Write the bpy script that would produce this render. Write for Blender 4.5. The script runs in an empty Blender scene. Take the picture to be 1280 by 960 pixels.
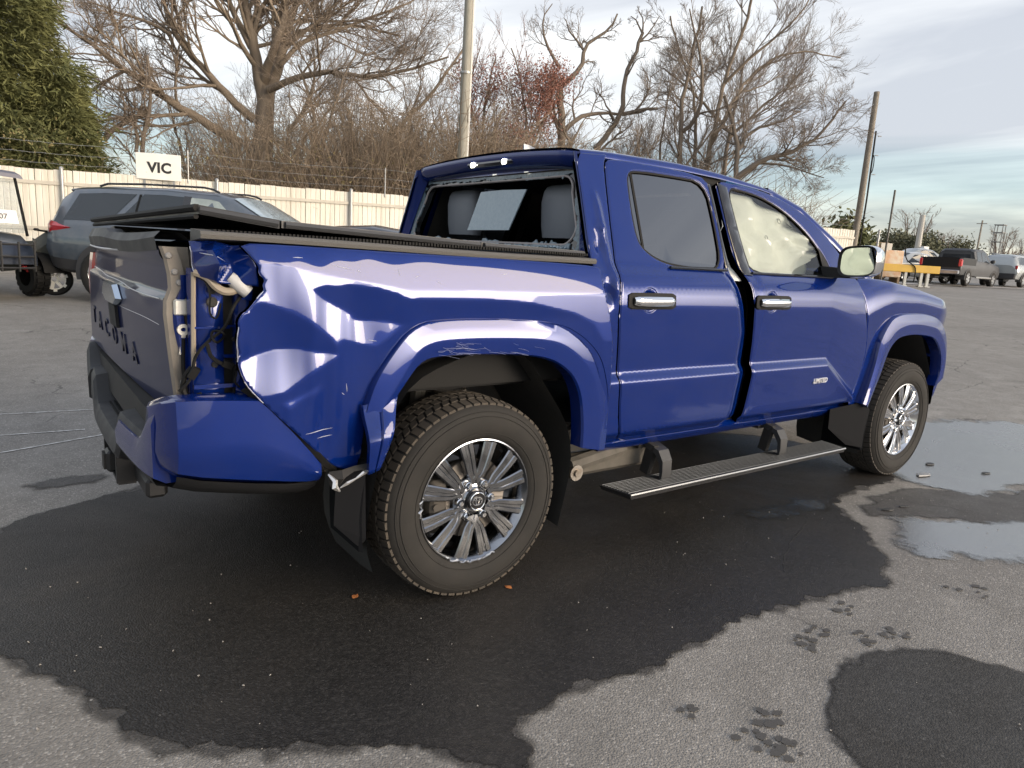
import bpy, bmesh, math, random
import numpy as np
from mathutils import Vector, Matrix
from mathutils.geometry import delaunay_2d_cdt

SC = bpy.context.scene
COL = SC.collection
PI = math.pi
rad = math.radians

# ------------------------------------------------------------------ camera
cam_data = bpy.data.cameras.new("camera")
cam_data.sensor_fit = 'HORIZONTAL'
cam_data.sensor_width = 36.0
cam_data.lens = 870.01 / 1280 * 36.0
cam_data.clip_start = 0.05
cam_data.clip_end = 3000
cam = bpy.data.objects.new("camera", cam_data)
COL.objects.link(cam)
CAM = Vector((-1.4065, -3.0107, 1.3116))
_yaw, _pit, _rol = 0.930282, -0.185097, 0.060423
_F = Vector((math.cos(_pit) * math.cos(_yaw), math.cos(_pit) * math.sin(_yaw), math.sin(_pit)))
_R = _F.cross(Vector((0, 0, 1))).normalized()
_U = _R.cross(_F)
_R2 = math.cos(_rol) * _R + math.sin(_rol) * _U
_U2 = -math.sin(_rol) * _R + math.cos(_rol) * _U
_m = Matrix((_R2, _U2, -_F)).transposed().to_4x4()
_m.translation = CAM
cam.matrix_world = _m
SC.camera = cam

# ------------------------------------------------------------------ light
SUN_AZ = (0.45, -0.893)            # horizontal direction towards the sun
SUN_EL = rad(17)
sun_d = bpy.data.lights.new("sun", 'SUN')
sun_d.energy = 2.6
sun_d.angle = rad(36)
sun_d.color = (1.0, 0.82, 0.60)
sun = bpy.data.objects.new("sun", sun_d)
COL.objects.link(sun)
SUNV = Vector((SUN_AZ[0] * math.cos(SUN_EL), SUN_AZ[1] * math.cos(SUN_EL), math.sin(SUN_EL))).normalized()
sun.rotation_euler = SUNV.to_track_quat('Z', 'Y').to_euler()

SC.view_settings.view_transform = 'Standard'
SC.view_settings.look = 'None'
SC.view_settings.exposure = 0.42
SC.view_settings.gamma = 1.0
SC.cycles.max_bounces = 8
SC.cycles.transparent_max_bounces = 16


def build_world():
    w = bpy.data.worlds.new("World")
    SC.world = w
    w.use_nodes = True
    nt = w.node_tree
    nt.nodes.clear()
    N = nt.nodes.new
    L = nt.links.new
    out = N('ShaderNodeOutputWorld')
    bg = N('ShaderNodeBackground')
    bg.inputs['Strength'].default_value = 0.1
    sky = N('ShaderNodeTexSky')
    sky.sky_type = 'NISHITA'
    sky.sun_disc = False
    sky.sun_elevation = SUN_EL
    sky.sun_rotation = math.atan2(SUN_AZ[0], SUN_AZ[1])
    sky.dust_density = 2.0
    tc = N('ShaderNodeTexCoord')
    sep = N('ShaderNodeSeparateXYZ')
    L(tc.outputs['Generated'], sep.inputs[0])

    def math_(op, a, b=None, c=None, clamp=False):
        n = N('ShaderNodeMath')
        n.operation = op
        n.use_clamp = clamp
        for i, v in enumerate((a, b, c)):
            if v is None:
                continue
            if isinstance(v, (int, float)):
                n.inputs[i].default_value = v
            else:
                L(v, n.inputs[i])
        return n.outputs[0]
    zc = math_('MAXIMUM', sep.outputs[2], 0.0)
    # cloud deck projected on a plane overhead
    den = math_('ADD', zc, 0.10)
    u = math_('DIVIDE', sep.outputs[0], den)
    v = math_('DIVIDE', sep.outputs[1], den)
    comb = N('ShaderNodeCombineXYZ')
    L(u, comb.inputs[0])
    L(v, comb.inputs[1])
    mp = N('ShaderNodeMapping')
    mp.inputs['Rotation'].default_value = (0, 0, rad(38))
    mp.inputs['Scale'].default_value = (1.0, 0.42, 1)
    L(comb.outputs[0], mp.inputs[0])
    n1 = N('ShaderNodeTexNoise')
    n1.inputs['Scale'].default_value = 0.55
    n1.inputs['Detail'].default_value = 7
    n1.inputs['Roughness'].default_value = 0.55
    n1.inputs['Distortion'].default_value = 0.5
    L(mp.outputs[0], n1.inputs['Vector'])
    ramp = N('ShaderNodeValToRGB')
    e = ramp.color_ramp.elements
    e[0].position = 0.40
    e[0].color = (5.3, 5.6, 6.2, 1)
    e[1].position = 0.60
    e[1].color = (10.5, 10.6, 10.6, 1)
    L(n1.outputs[0], ramp.inputs[0])
    # elevation tint: warm cream at the horizon, pale teal bands, then the grey-white deck
    band = N('ShaderNodeTexNoise')
    band.noise_dimensions = '3D'
    band.inputs['Scale'].default_value = 3.0
    band.inputs['Detail'].default_value = 4
    bm = N('ShaderNodeMapping')
    bm.inputs['Scale'].default_value = (0.5, 0.5, 9.0)
    L(tc.outputs['Generated'], bm.inputs[0])
    L(bm.outputs[0], band.inputs['Vector'])
    bz = math_('MULTIPLY_ADD', band.outputs[0], 0.06, -0.03)
    zz = math_('ADD', zc, bz)
    hr = N('ShaderNodeValToRGB')
    el = hr.color_ramp.elements
    el[0].position = 0.0
    el[0].color = (0.90, 0.83, 0.66, 1)
    el[1].position = 0.62
    el[1].color = (0.80, 0.84, 0.93, 1)
    for p, c in ((0.05, (0.84, 0.84, 0.72, 1)), (0.105, (0.64, 0.76, 0.75, 1)), (0.14, (0.70, 0.80, 0.81, 1)), (0.165, (1.04, 1.04, 1.02, 1)), (0.28, (1.04, 1.04, 1.03, 1)), (0.35, (.86, .87, .90, 1))):
        x = el.new(p)
        x.color = c
    L(zz, hr.inputs[0])
    mul = N('ShaderNodeMix')
    mul.data_type = 'RGBA'
    mul.blend_type = 'MULTIPLY'
    mul.inputs['Factor'].default_value = 1.0
    L(ramp.outputs[0], mul.inputs[6])
    L(hr.outputs[0], mul.inputs[7])
    # mix with the clear sky behind
    mx = N('ShaderNodeMix')
    mx.data_type = 'RGBA'
    mx.inputs['Factor'].default_value = 0.88
    L(sky.outputs[0], mx.inputs[6])
    L(mul.outputs[2], mx.inputs[7])
    # the low sun behind thin cloud: a broad warm glow round the sun's direction
    dot = N('ShaderNodeVectorMath')
    dot.operation = 'DOT_PRODUCT'
    L(tc.outputs['Generated'], dot.inputs[0])
    dot.inputs[1].default_value = Vector((SUNV.x, SUNV.y, 0)).normalized()
    hl = math_('SQRT', math_('SUBTRACT', 1.0, math_('MULTIPLY', sep.outputs[2], sep.outputs[2])))
    dp = math_('MAXIMUM', math_('DIVIDE', dot.outputs['Value'], math_('MAXIMUM', hl, 0.05)), 0.0)
    gl = math_('POWER', dp, 9.0)
    gfl = math_('MULTIPLY', gl, GLOW)
    # the glow lies in a low band under the cloud deck
    e1 = math_('DIVIDE', math_('SUBTRACT', sep.outputs[2], 0.10), 0.085)
    lowf = math_('EXPONENT', math_('MULTIPLY', math_('MULTIPLY', e1, e1), -1.0))
    gfl = math_('MULTIPLY', gfl, lowf)
    gc = N('ShaderNodeMix')
    gc.data_type = 'RGBA'
    gc.blend_type = 'MULTIPLY'
    gc.inputs['Factor'].default_value = 1.0
    gc.inputs[6].default_value = (1.0, 0.90, 0.84, 1)
    L(gfl, gc.inputs[7])
    ad = N('ShaderNodeMix')
    ad.data_type = 'RGBA'
    ad.blend_type = 'ADD'
    ad.inputs['Factor'].default_value = 1.0
    L(mx.outputs[2], ad.inputs[6])
    L(gc.outputs[2], ad.inputs[7])
    L(ad.outputs[2], bg.inputs['Color'])
    L(bg.outputs[0], out.inputs[0])


GLOW = 120.0
build_world()

# ------------------------------------------------------------------ helpers


def setm(o, label=None, cat=None, group=None, kind=None):
    if label: o['label'] = label
    if cat: o['category'] = cat
    if group: o['group'] = group
    if kind: o['kind'] = kind
    return o


def thing(name, label, cat, loc=(0, 0, 0), rz=0.0, group=None):
    o = bpy.data.objects.new(name, None)
    COL.objects.link(o)
    o.empty_display_size = 0.2
    o.location = loc
    o.rotation_euler = (0, 0, rz)
    return setm(o, label, cat, group)


def copy_tree(o, parent=None):
    c = o.copy()
    COL.objects.link(c)
    if parent is not None:
        c.parent = parent
        c.matrix_parent_inverse = o.matrix_parent_inverse.copy()
    for ch in list(o.children):
        copy_tree(ch, c)
    return c


def mk_mesh(name, v, f, mi=None, smooth=True, sharp=35.0):
    me = bpy.data.meshes.new(name)
    me.from_pydata([tuple(p) for p in v], [], f)
    if mi is not None and any(mi):
        me.polygons.foreach_set('material_index', mi)
    if smooth:
        me.polygons.foreach_set('use_smooth', [True] * len(me.polygons))
        if sharp is not None:
            me.set_sharp_from_angle(angle=rad(sharp))
    me.update()
    return me


def link(name, me, mats, parent=None, loc=None, rot=None):
    o = bpy.data.objects.new(name, me)
    COL.objects.link(o)
    if mats is not None:
        if not isinstance(mats, (list, tuple)):
            mats = [mats]
        if len(me.materials) == 0:
            for m in mats:
                me.materials.append(m)
    if parent is not None:
        o.parent = parent
    if loc is not None: o.location = loc
    if rot is not None: o.rotation_euler = rot
    return o


def frames(P):
    P = np.asarray(P, float)
    T = np.gradient(P, axis=0)
    T /= np.linalg.norm(T, axis=1)[:, None] + 1e-12
    a = np.array([0, 0, 1.0]) if abs(T[0][2]) < 0.9 else np.array([1.0, 0, 0])
    n = np.cross(T[0], a)
    n /= np.linalg.norm(n)
    A = [n]
    for i in range(1, len(P)):
        n = A[-1] - T[i] * np.dot(A[-1], T[i])
        l = np.linalg.norm(n)
        n = n / l if l > 1e-6 else A[-1]
        A.append(n)
    A = np.array(A)
    B = np.cross(T, A)
    return T, A, B


class MB:
    def __init__(self):
        self.v = []
        self.f = []
        self.m = []

    def add(self, v, f, mi=0):
        b = len(self.v)
        self.v += [tuple(map(float, p)) for p in v]
        self.f += [tuple(i + b for i in q) for q in f]
        self.m += [mi] * len(f)
        return self

    def box(self, c, s, rot=None, mi=0, bev=0.0):
        x, y, z = s[0] / 2, s[1] / 2, s[2] / 2
        if bev > 0:
            b = min(bev, x * .9, y * .9, z * .9)
            vs = []
            fs = []
            # three nested slabs make a bevelled box
            def ring(zz, ix, iy, cut):
                return [(ix - cut, -iy, zz), (ix, -iy + cut, zz), (ix, iy - cut, zz), (ix - cut, iy, zz),
                        (-ix + cut, iy, zz), (-ix, iy - cut, zz), (-ix, -iy + cut, zz), (-ix + cut, -iy, zz)]
            R = [ring(-z, x - b, y - b, b * .4), ring(-z + b, x, y, b), ring(z - b, x, y, b), ring(z, x - b, y - b, b * .4)]
            for r in R: vs += r
            for k in range(3):
                for i in range(8):
                    j = (i + 1) % 8
                    fs.append((k * 8 + i, k * 8 + j, k * 8 + 8 + j, k * 8 + 8 + i))
            fs.append(tuple(reversed(range(8))))
            fs.append(tuple(range(24, 32)))
        else:
            vs = [(-x, -y, -z), (x, -y, -z), (x, y, -z), (-x, y, -z), (-x, -y, z), (x, -y, z), (x, y, z), (-x, y, z)]
            fs = [(0, 3, 2, 1), (4, 5, 6, 7), (0, 1, 5, 4), (1, 2, 6, 5), (2, 3, 7, 6), (3, 0, 4, 7)]
        M = Matrix.Identity(3)
        if rot is not None:
            from mathutils import Euler
            M = Euler(rot).to_matrix()
        return self.add([Vector(c) + M @ Vector(p) for p in vs], fs, mi)

    def hexa(self, p, mi=0):
        """eight corners: bottom ring of four, top ring of four"""
        return self.add(p, [(0, 3, 2, 1), (4, 5, 6, 7), (0, 1, 5, 4), (1, 2, 6, 5), (2, 3, 7, 6), (3, 0, 4, 7)], mi)

    def tube(self, P, r, n=8, cap=True, mi=0):
        P = np.asarray(P, float)
        r = np.broadcast_to(np.asarray(r, float), (len(P),))
        T, A, B = frames(P)
        a = np.arange(n) * 2 * PI / n
        V = P[:, None, :] + r[:, None, None] * (np.cos(a)[None, :, None] * A[:, None, :] + np.sin(a)[None, :, None] * B[:, None, :])
        f = []
        for k in range(len(P) - 1):
            for i in range(n):
                j = (i + 1) % n
                f.append((k * n + i, k * n + j, k * n + n + j, k * n + n + i))
        if cap:
            f.append(tuple(reversed(range(n))))
            f.append(tuple(range((len(P) - 1) * n, len(P) * n)))
        return self.add(V.reshape(-1, 3), f, mi)

    def cyl(self, a, b, r, n=16, mi=0, r2=None):
        return self.tube([a, b], [r, r if r2 is None else r2], n, True, mi)

    def lathe(self, prof, c=(0, 0, 0), n=48, mi=0, closed=False, axis='y'):
        """prof: (radius, along axis) list"""
        vs = []
        for r, t in prof:
            for i in range(n):
                a = 2 * PI * i / n
                if axis == 'y': vs.append((c[0] + r * math.cos(a), c[1] + t, c[2] + r * math.sin(a)))
                else: vs.append((c[0] + r * math.cos(a), c[1] + r * math.sin(a), c[2] + t))
        fs = []
        m = len(prof)
        for k in range(m if closed else m - 1):
            k2 = (k + 1) % m
            for i in range(n):
                j = (i + 1) % n
                fs.append((k * n + i, k2 * n + i, k2 * n + j, k * n + j) if axis == 'y' else (k * n + i, k * n + j, k2 * n + j, k2 * n + i))
        return self.add(vs, fs, mi)

    def loft(self, rows, mi=0, closed=False, flip=False):
        """rows: equal length lists of points"""
        n = len(rows[0])
        vs = [p for r in rows for p in r]
        fs = []
        for k in range(len(rows) - 1):
            for i in range(n if closed else n - 1):
                j = (i + 1) % n
                q = (k * n + i, k * n + j, k * n + n + j, k * n + n + i)
                fs.append(tuple(reversed(q)) if flip else q)
        return self.add(vs, fs, mi)

    def prism(self, out, fn, d0, d1, mi=0):
        """polygon extruded: fn(u,v,d)->3D"""
        n = len(out)
        vs = [fn(u, v, d0) for u, v in out] + [fn(u, v, d1) for u, v in out]
        fs = [tuple(range(n)), tuple(reversed(range(n, 2 * n)))]
        for i in range(n):
            j = (i + 1) % n
            fs.append((i, n + i, n + j, j))
        return self.add(vs, fs, mi)

    def obj(self, name, mats, parent=None, smooth=True, sharp=35.0, loc=None, rot=None, recalc=True):
        me = mk_mesh(name, self.v, self.f, self.m, smooth, None)
        if recalc:
            bm = bmesh.new()
            bm.from_mesh(me)
            bmesh.ops.recalc_face_normals(bm, faces=bm.faces)
            bm.to_mesh(me)
            bm.free()
        if smooth and sharp is not None:
            me.set_sharp_from_angle(angle=rad(sharp))
        return link(name, me, mats, parent, loc, rot)


def text_mesh(txt, size, depth, bold=0.0, shear=0.0, spacing=1.0):
    cu = bpy.data.curves.new('lettering', 'FONT')
    cu.body = txt
    cu.size = size
    cu.extrude = depth
    cu.offset = bold
    cu.shear = shear
    cu.space_character = spacing
    cu.align_x = 'CENTER'
    cu.align_y = 'CENTER'
    cu.resolution_u = 3
    o = bpy.data.objects.new('lettering', cu)
    COL.objects.link(o)
    dg = bpy.context.evaluated_depsgraph_get()
    me = bpy.data.meshes.new_from_object(o.evaluated_get(dg))
    me.materials.clear()
    bpy.data.objects.remove(o)
    bpy.data.curves.remove(cu)
    return me


# ------------------------------------------------------------------ materials
_M = {}


def mat(name, col=(.5, .5, .5), rough=.5, metal=0.0, coat=0.0, coat_rough=.03, spec=.5, noise=None, bump=None, emit=None, rvar=None, ior=None, coat_ior=None):
    """noise: (scale, amount, colour2); bump: (scale, strength, distance); rvar: (scale, amount)"""
    if name in _M: return _M[name]
    m = bpy.data.materials.new(name)
    m.use_nodes = True
    nt = m.node_tree
    b = nt.nodes['Principled BSDF']
    b.inputs['Base Color'].default_value = (*col, 1)
    b.inputs['Roughness'].default_value = rough
    b.inputs['Metallic'].default_value = metal
    b.inputs['Specular IOR Level'].default_value = spec
    b.inputs['Coat Weight'].default_value = coat
    b.inputs['Coat Roughness'].default_value = coat_rough
    if coat_ior: b.inputs['Coat IOR'].default_value = coat_ior
    if ior: b.inputs['IOR'].default_value = ior
    N, L = nt.nodes.new, nt.links.new
    tc = N('ShaderNodeTexCoord')
    if noise:
        n = N('ShaderNodeTexNoise')
        n.inputs['Scale'].default_value = noise[0]
        n.inputs['Detail'].default_value = 6
        n.inputs['Roughness'].default_value = .6
        L(tc.outputs['Object'], n.inputs['Vector'])
        r = N('ShaderNodeValToRGB')
        r.color_ramp.elements[0].position = .5 - noise[1] / 2
        r.color_ramp.elements[1].position = .5 + noise[1] / 2
        r.color_ramp.elements[0].color = (*col, 1)
        r.color_ramp.elements[1].color = (*noise[2], 1)
        L(n.outputs[0], r.inputs[0])
        L(r.outputs[0], b.inputs['Base Color'])
    if rvar:
        n = N('ShaderNodeTexNoise')
        n.inputs['Scale'].default_value = rvar[0]
        n.inputs['Detail'].default_value = 5
        L(tc.outputs['Object'], n.inputs['Vector'])
        mr = N('ShaderNodeMapRange')
        mr.inputs[1].default_value = .3
        mr.inputs[2].default_value = .7
        mr.inputs[3].default_value = max(0, rough - rvar[1])
        mr.inputs[4].default_value = rough + rvar[1]
        L(n.outputs[0], mr.inputs[0])
        L(mr.outputs[0], b.inputs['Roughness'])
    if bump:
        n = N('ShaderNodeTexNoise')
        n.inputs['Scale'].default_value = bump[0]
        n.inputs['Detail'].default_value = 4
        L(tc.outputs['Object'], n.inputs['Vector'])
        bp = N('ShaderNodeBump')
        bp.inputs['Strength'].default_value = bump[1]
        bp.inputs['Distance'].default_value = bump[2]
        L(n.outputs[0], bp.inputs['Height'])
        L(bp.outputs[0], b.inputs['Normal'])
    if emit:
        b.inputs['Emission Color'].default_value = (*emit[0], 1)
        b.inputs['Emission Strength'].default_value = emit[1]
    _M[name] = m
    return m


def glass_mat(name, tint, ior=1.5, rough=0.0, dirt=0.0):
    """thin pane: tinted see-through mixed with mirror reflection by fresnel"""
    if name in _M: return _M[name]
    m = bpy.data.materials.new(name)
    m.use_nodes = True
    nt = m.node_tree
    nt.nodes.clear()
    N, L = nt.nodes.new, nt.links.new
    out = N('ShaderNodeOutputMaterial')
    tr = N('ShaderNodeBsdfTransparent')
    tr.inputs[0].default_value = (*tint, 1)
    gl = N('ShaderNodeBsdfGlossy')
    gl.inputs['Roughness'].default_value = rough
    fr = N('ShaderNodeFresnel')
    fr.inputs[0].default_value = ior
    mx = N('ShaderNodeMixShader')
    L(fr.outputs[0], mx.inputs[0])
    L(tr.outputs[0], mx.inputs[1])
    L(gl.outputs[0], mx.inputs[2])
    last = mx.outputs[0]
    if dirt > 0:
        df = N('ShaderNodeBsdfDiffuse')
        df.inputs[0].default_value = (.42, .48, .5, 1)
        n = N('ShaderNodeTexNoise')
        n.inputs['Scale'].default_value = 6
        n.inputs['Detail'].default_value = 8
        tc = N('ShaderNodeTexCoord')
        L(tc.outputs['Object'], n.inputs['Vector'])
        mr = N('ShaderNodeMapRange')
        mr.inputs[1].default_value = .3
        mr.inputs[2].default_value = .75
        mr.inputs[3].default_value = dirt * .6
        mr.inputs[4].default_value = dirt * 1.4
        L(n.outputs[0], mr.inputs[0])
        m2 = N('ShaderNodeMixShader')
        L(mr.outputs[0], m2.inputs[0])
        L(last, m2.inputs[1])
        L(df.outputs[0], m2.inputs[2])
        last = m2.outputs[0]
    L(last, out.inputs[0])
    _M[name] = m
    return m


def paint_mat(name, col, metal=.55, base_rough=.32, coat_ior=1.6, dust=.0, flake=True):
    """metallic car paint: flaked base under clear coat, with a thin film of dust"""
    if name in _M: return _M[name]
    m = mat(name, col, base_rough, metal, 1.0, .025, spec=.04, coat_ior=coat_ior)
    nt = m.node_tree
    b = nt.nodes['Principled BSDF']
    N, L = nt.nodes.new, nt.links.new
    tc = N('ShaderNodeTexCoord')
    if flake:
        vo = N('ShaderNodeTexNoise')
        vo.inputs['Scale'].default_value = 900
        vo.inputs['Detail'].default_value = 1
        L(tc.outputs['Object'], vo.inputs['Vector'])
        mx = N('ShaderNodeMix')
        mx.data_type = 'RGBA'
        mx.inputs[6].default_value = (*[c * .75 for c in col], 1)
        mx.inputs[7].default_value = (*[min(1, c * 1.3) for c in col], 1)
        L(vo.outputs[0], mx.inputs[0])
        colour = mx.outputs[2]
    else:
        colour = None
    if dust > 0:
        n = N('ShaderNodeTexNoise')
        n.inputs['Scale'].default_value = 5
        n.inputs['Detail'].default_value = 9
        n.inputs['Roughness'].default_value = .65
        L(tc.outputs['Object'], n.inputs['Vector'])
        mr = N('ShaderNodeMapRange')
        mr.inputs[1].default_value = .35
        mr.inputs[2].default_value = .8
        mr.inputs[3].default_value = 0
        mr.inputs[4].default_value = dust
        L(n.outputs[0], mr.inputs[0])
        m2 = N('ShaderNodeMix')
        m2.data_type = 'RGBA'
        L(mr.outputs[0], m2.inputs[0])
        if colour: L(colour, m2.inputs[6])
        else: m2.inputs[6].default_value = (*col, 1)
        m2.inputs[7].default_value = (.25, .23, .21, 1)
        colour = m2.outputs[2]
        cr = N('ShaderNodeMapRange')
        cr.inputs[3].default_value = .008
        cr.inputs[4].default_value = .02 + dust * .5
        L(n.outputs[0], cr.inputs[0])
        L(cr.outputs[0], b.inputs['Coat Roughness'])
    if colour: L(colour, b.inputs['Base Color'])
    return m


BLUE = paint_mat('blue_metallic_paint', (.0002, .0138, .124), .20, .26, 1.54, .02)
BLACKP = mat('black_plastic', (.012, .0125, .014), .62, spec=.3, bump=(260, .25, .001), rvar=(8, .12))
GREYP = mat('grey_plastic', (.030, .031, .033), .55, spec=.4, bump=(200, .2, .001), rvar=(6, .1))
GLOSSB = mat('gloss_black_trim', (.012, .012, .013), .08, coat=.6)
RUBBER = mat('black_rubber', (.007, .007, .007), .65, spec=.2)
UNDER = mat('underbody_black', (.012, .012, .012), .75, noise=(6, .5, (.03, .027, .024)))
CHROME = mat('chrome', (.82, .83, .85), .07, 1.0)
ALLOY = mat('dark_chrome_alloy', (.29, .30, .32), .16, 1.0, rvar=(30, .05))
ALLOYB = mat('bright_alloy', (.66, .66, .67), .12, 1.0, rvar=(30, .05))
GUN = mat('gunmetal_alloy', (.16, .165, .17), .3, .9)
STEEL = mat('bare_steel', (.42, .40, .37), .38, 1.0, noise=(40, .4, (.25, .21, .17)))
RUSTY = mat('rusty_steel', (.10, .055, .03), .8, noise=(30, .5, (.16, .12, .09)))
SEAM = mat('grey_primer', (.17, .15, .13), .6, noise=(20, .5, (.24, .21, .17)))
SEAT = mat('grey_seat_leather', (.16, .175, .20), .5, bump=(90, .15, .002))
FABRIC = mat('white_airbag_fabric', (.66, .66, .62), .9, bump=(14, .5, .02))
GLASS_DARK = glass_mat('privacy_glass', (.10, .11, .12), 3.5)
GLASS = glass_mat('clear_glass', (.86, .90, .875), 1.7)
FROSTD = mat('dark_shattered_glass', (.035, .055, .07), .3, spec=.7, noise=(70, .4, (.13, .19, .23)), bump=(160, .4, .003))
FLAPM = mat('mud_flap_rubber', (.007, .0075, .009), .8, spec=.12)
FROST2 = mat('crazed_glass_strip', (.040, .066, .09), .3, spec=.8, noise=(38, .35, (.15, .21, .26)), bump=(160, .4, .003))
FROST = mat('shattered_glass', (.17, .24, .29), .25, spec=.9, noise=(60, .5, (.24, .31, .36)), bump=(160, .4, .003))
# ------------------------------------------------------------------ terrain


def tz(x, y):
    """height of the yard: level under the blue truck, rising gently away behind it"""
    d = (np.asarray(x, float) + 1.4) * .598 + (np.asarray(y, float) + 3.0) * .80
    t = np.maximum(0, d - 5.5)
    t2 = 62 * (1 - np.exp(-t / 62))
    return .036 * 1.22 * t2 * t / (t + 1.5)


# ------------------------------------------------------------------ body side surfaces


def _tab(k, sig=6.):
    k = np.array(k)
    z = np.arange(0.30, 1.95, .001)
    y = np.interp(z, k[:, 0], k[:, 1])
    g = np.exp(-.5 * (np.arange(-24, 25) / sig) ** 2)
    g /= g.sum()
    return z, np.convolve(np.pad(y, 24, 'edge'), g, 'valid')


_DOOR = _tab([(.30, .80), (.46, .85), (.53, .895), (.545, .905), (.562, .928), (.60, .935), (.70, .946), (.785, .957), (.803, .955),
              (.828, .936), (.845, .934), (.95, .943), (1.05, .951), (1.118, .9565), (1.135, .956), (1.175, .9525), (1.215, .9455), (1.25, .929), (1.285, .897), (1.30, .886), (1.74, .705), (1.95, .60)])


def sstep(a, b, x):
    t = np.clip((np.asarray(x, float) - a) / (b - a), 0, 1)
    return t * t * (3 - 2 * t)


def door_hw(x, z):
    x = np.asarray(x, float)
    z = np.asarray(z, float)
    zr = np.where(x > 2.33, .80 - (x - 2.33) * .66, .805)
    zc = np.interp(x, [0, 2.28, 2.46, 2.76, 3.2], [1.126, 1.118, 1.077, .99, .93])
    zs = np.minimum(.562, zr - .05)
    c = np.where(z < zs, .30 + (z - .30) * (.562 - .30) / np.maximum(zs - .30, .02),
        np.where(z < zr, .562 + (z - zs) / (zr - zs) * (.80 - .562),
        np.where(z < zc, .80 + (z - zr) / (zc - zr) * (1.126 - .80),
        np.where(z < 1.285, 1.126 + (z - zc) / (1.285 - zc) * (1.285 - 1.126), z))))
    return np.interp(c, _DOOR[0], _DOOR[1])


def pip(px, pz, poly):
    """points in polygon, vectorised"""
    ins = np.zeros(np.shape(px), bool)
    n = len(poly)
    for i in range(n):
        x1, z1 = poly[i]
        x2, z2 = poly[(i + 1) % n]
        if z1 == z2: continue
        c = ((z1 > pz) != (z2 > pz)) & (px < (x2 - x1) * (pz - z1) / (z2 - z1) + x1)
        ins ^= c
    return ins


def blur2(a, sx, sz):
    for ax, s in ((0, sx), (1, sz)):
        r = int(3 * s) + 1
        g = np.exp(-.5 * (np.arange(-r, r + 1) / s) ** 2)
        g /= g.sum()
        a = np.apply_along_axis(lambda q: np.convolve(np.pad(q, r, 'edge'), g, 'valid'), ax, a)
    return a


class SlopeField:
    """a pressed or dented sheet: outward slope per height is given by zones, then summed from the top edge down"""

    def __init__(self, x0, x1, z0, z1, ytop, base, zones, h=.0026, sig=(2.6, .9), drift=None):
        self.x0, self.z0, self.h = x0, z0, h
        xs = np.arange(x0, x1 + h, h)
        zs = np.arange(z0, z1 + h, h)
        X, Z = np.meshgrid(xs, zs, indexing='ij')
        S = base(X, Z)
        for poly, s in zones:
            S = np.where(pip(X, Z, poly), s, S)
        S = blur2(S, *sig)
        D = np.cumsum(S[:, ::-1], axis=1)[:, ::-1] * h
        self.Y = ytop + D
        if drift: self.Y += drift(X, Z)
        self.Y = blur2(self.Y, 2.0, .5)

    def __call__(self, x, z):
        i = np.clip((np.asarray(x, float) - self.x0) / self.h, 0, self.Y.shape[0] - 1.001)
        j = np.clip((np.asarray(z, float) - self.z0) / self.h, 0, self.Y.shape[1] - 1.001)
        a, b = i.astype(int), j.astype(int)
        u, v = i - a, j - b
        Y = self.Y
        return Y[a, b] * (1 - u) * (1 - v) + Y[a + 1, b] * u * (1 - v) + Y[a, b + 1] * (1 - u) * v + Y[a + 1, b + 1] * u * v


W1 = [(-0.818, 1.245), (-0.703, 1.238), (-0.598, 1.218), (-0.519, 1.203), (-0.382, 1.185), (-0.287, 1.160), (-0.313, 1.142), (-0.351, 1.160), (-0.432, 1.176), (-0.532, 1.185), (-0.611, 1.183), (-0.642, 1.168), (-0.601, 1.137), (-0.510, 1.094), (-0.504, 1.078), (-0.401, 1.074), (-0.335, 1.060), (-0.380, 1.022), (-0.428, 0.986), (-0.483, 0.996), (-0.548, 1.015), (-0.565, 0.990), (-0.588, 1.021), (-0.667, 1.076), (-0.751, 1.113), (-0.791, 1.126), (-0.821, 1.123), (-0.86, 1.115), (-0.86, 1.20), (-.83, 1.235)]
L2 = [(-0.642, 1.168), (-0.611, 1.182), (-0.521, 1.184), (-0.432, 1.175), (-0.370, 1.162), (-0.339, 1.145), (-0.287, 1.139), (-0.285, 1.068), (-0.335, 1.060), (-0.401, 1.075), (-0.504, 1.080), (-0.515, 1.096), (-0.601, 1.137)]
L1 = [(-0.86, 1.112), (-0.821, 1.122), (-0.781, 1.124), (-0.730, 1.105), (-0.656, 1.068), (-0.600, 1.027), (-0.562, 0.984), (-0.610, 0.978), (-0.687, 0.994), (-0.755, 0.991), (-0.811, 0.974), (-0.87, 0.955), (-0.88, 1.027)]
W3 = [(-0.87, 0.950), (-0.811, 0.973), (-0.755, 0.990), (-0.687, 0.993), (-0.610, 0.977), (-0.556, 0.969), (-0.597, 0.938), (-0.658, 0.902), (-0.727, 0.857), (-0.80, 0.845), (-0.87, 0.896)]
W4 = [(-0.735, 0.825), (-0.677, 0.848), (-0.606, 0.883), (-0.622, 0.85), (-0.680, 0.826), (-0.715, 0.80)]
WF = [(-0.18, 1.152), (-0.032, 1.148), (0.183, 1.132), (0.381, 1.096), (0.491, 1.054), (0.545, 0.986), (0.66, .98), (.66, 1.14), (.5, 1.17), (.2, 1.17), (-.1, 1.175)]
LU = [(0.10, 1.258), (0.26, 1.268), (0.379, 1.252), (0.30, 1.243), (.18, 1.246)]


def _bedbase(X, Z):
    s = np.interp(Z, [.4, .62, .80, 1.06, 1.10, 1.138, 1.148, 1.165, 1.185, 1.24, 1.29, 1.33], [-.10, -.15, -.06, -.07, -.17, -.17, .05, .085, .23, .33, .42, .60])
    # left of the arch the lower quarter hangs nearly plumb, dented
    s = np.where((X < -.3) & (Z < 1.06), np.interp(Z, [.4, .62, .95, 1.06], [-.10, -.12, -.06, -.09]), s)
    return s


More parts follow.
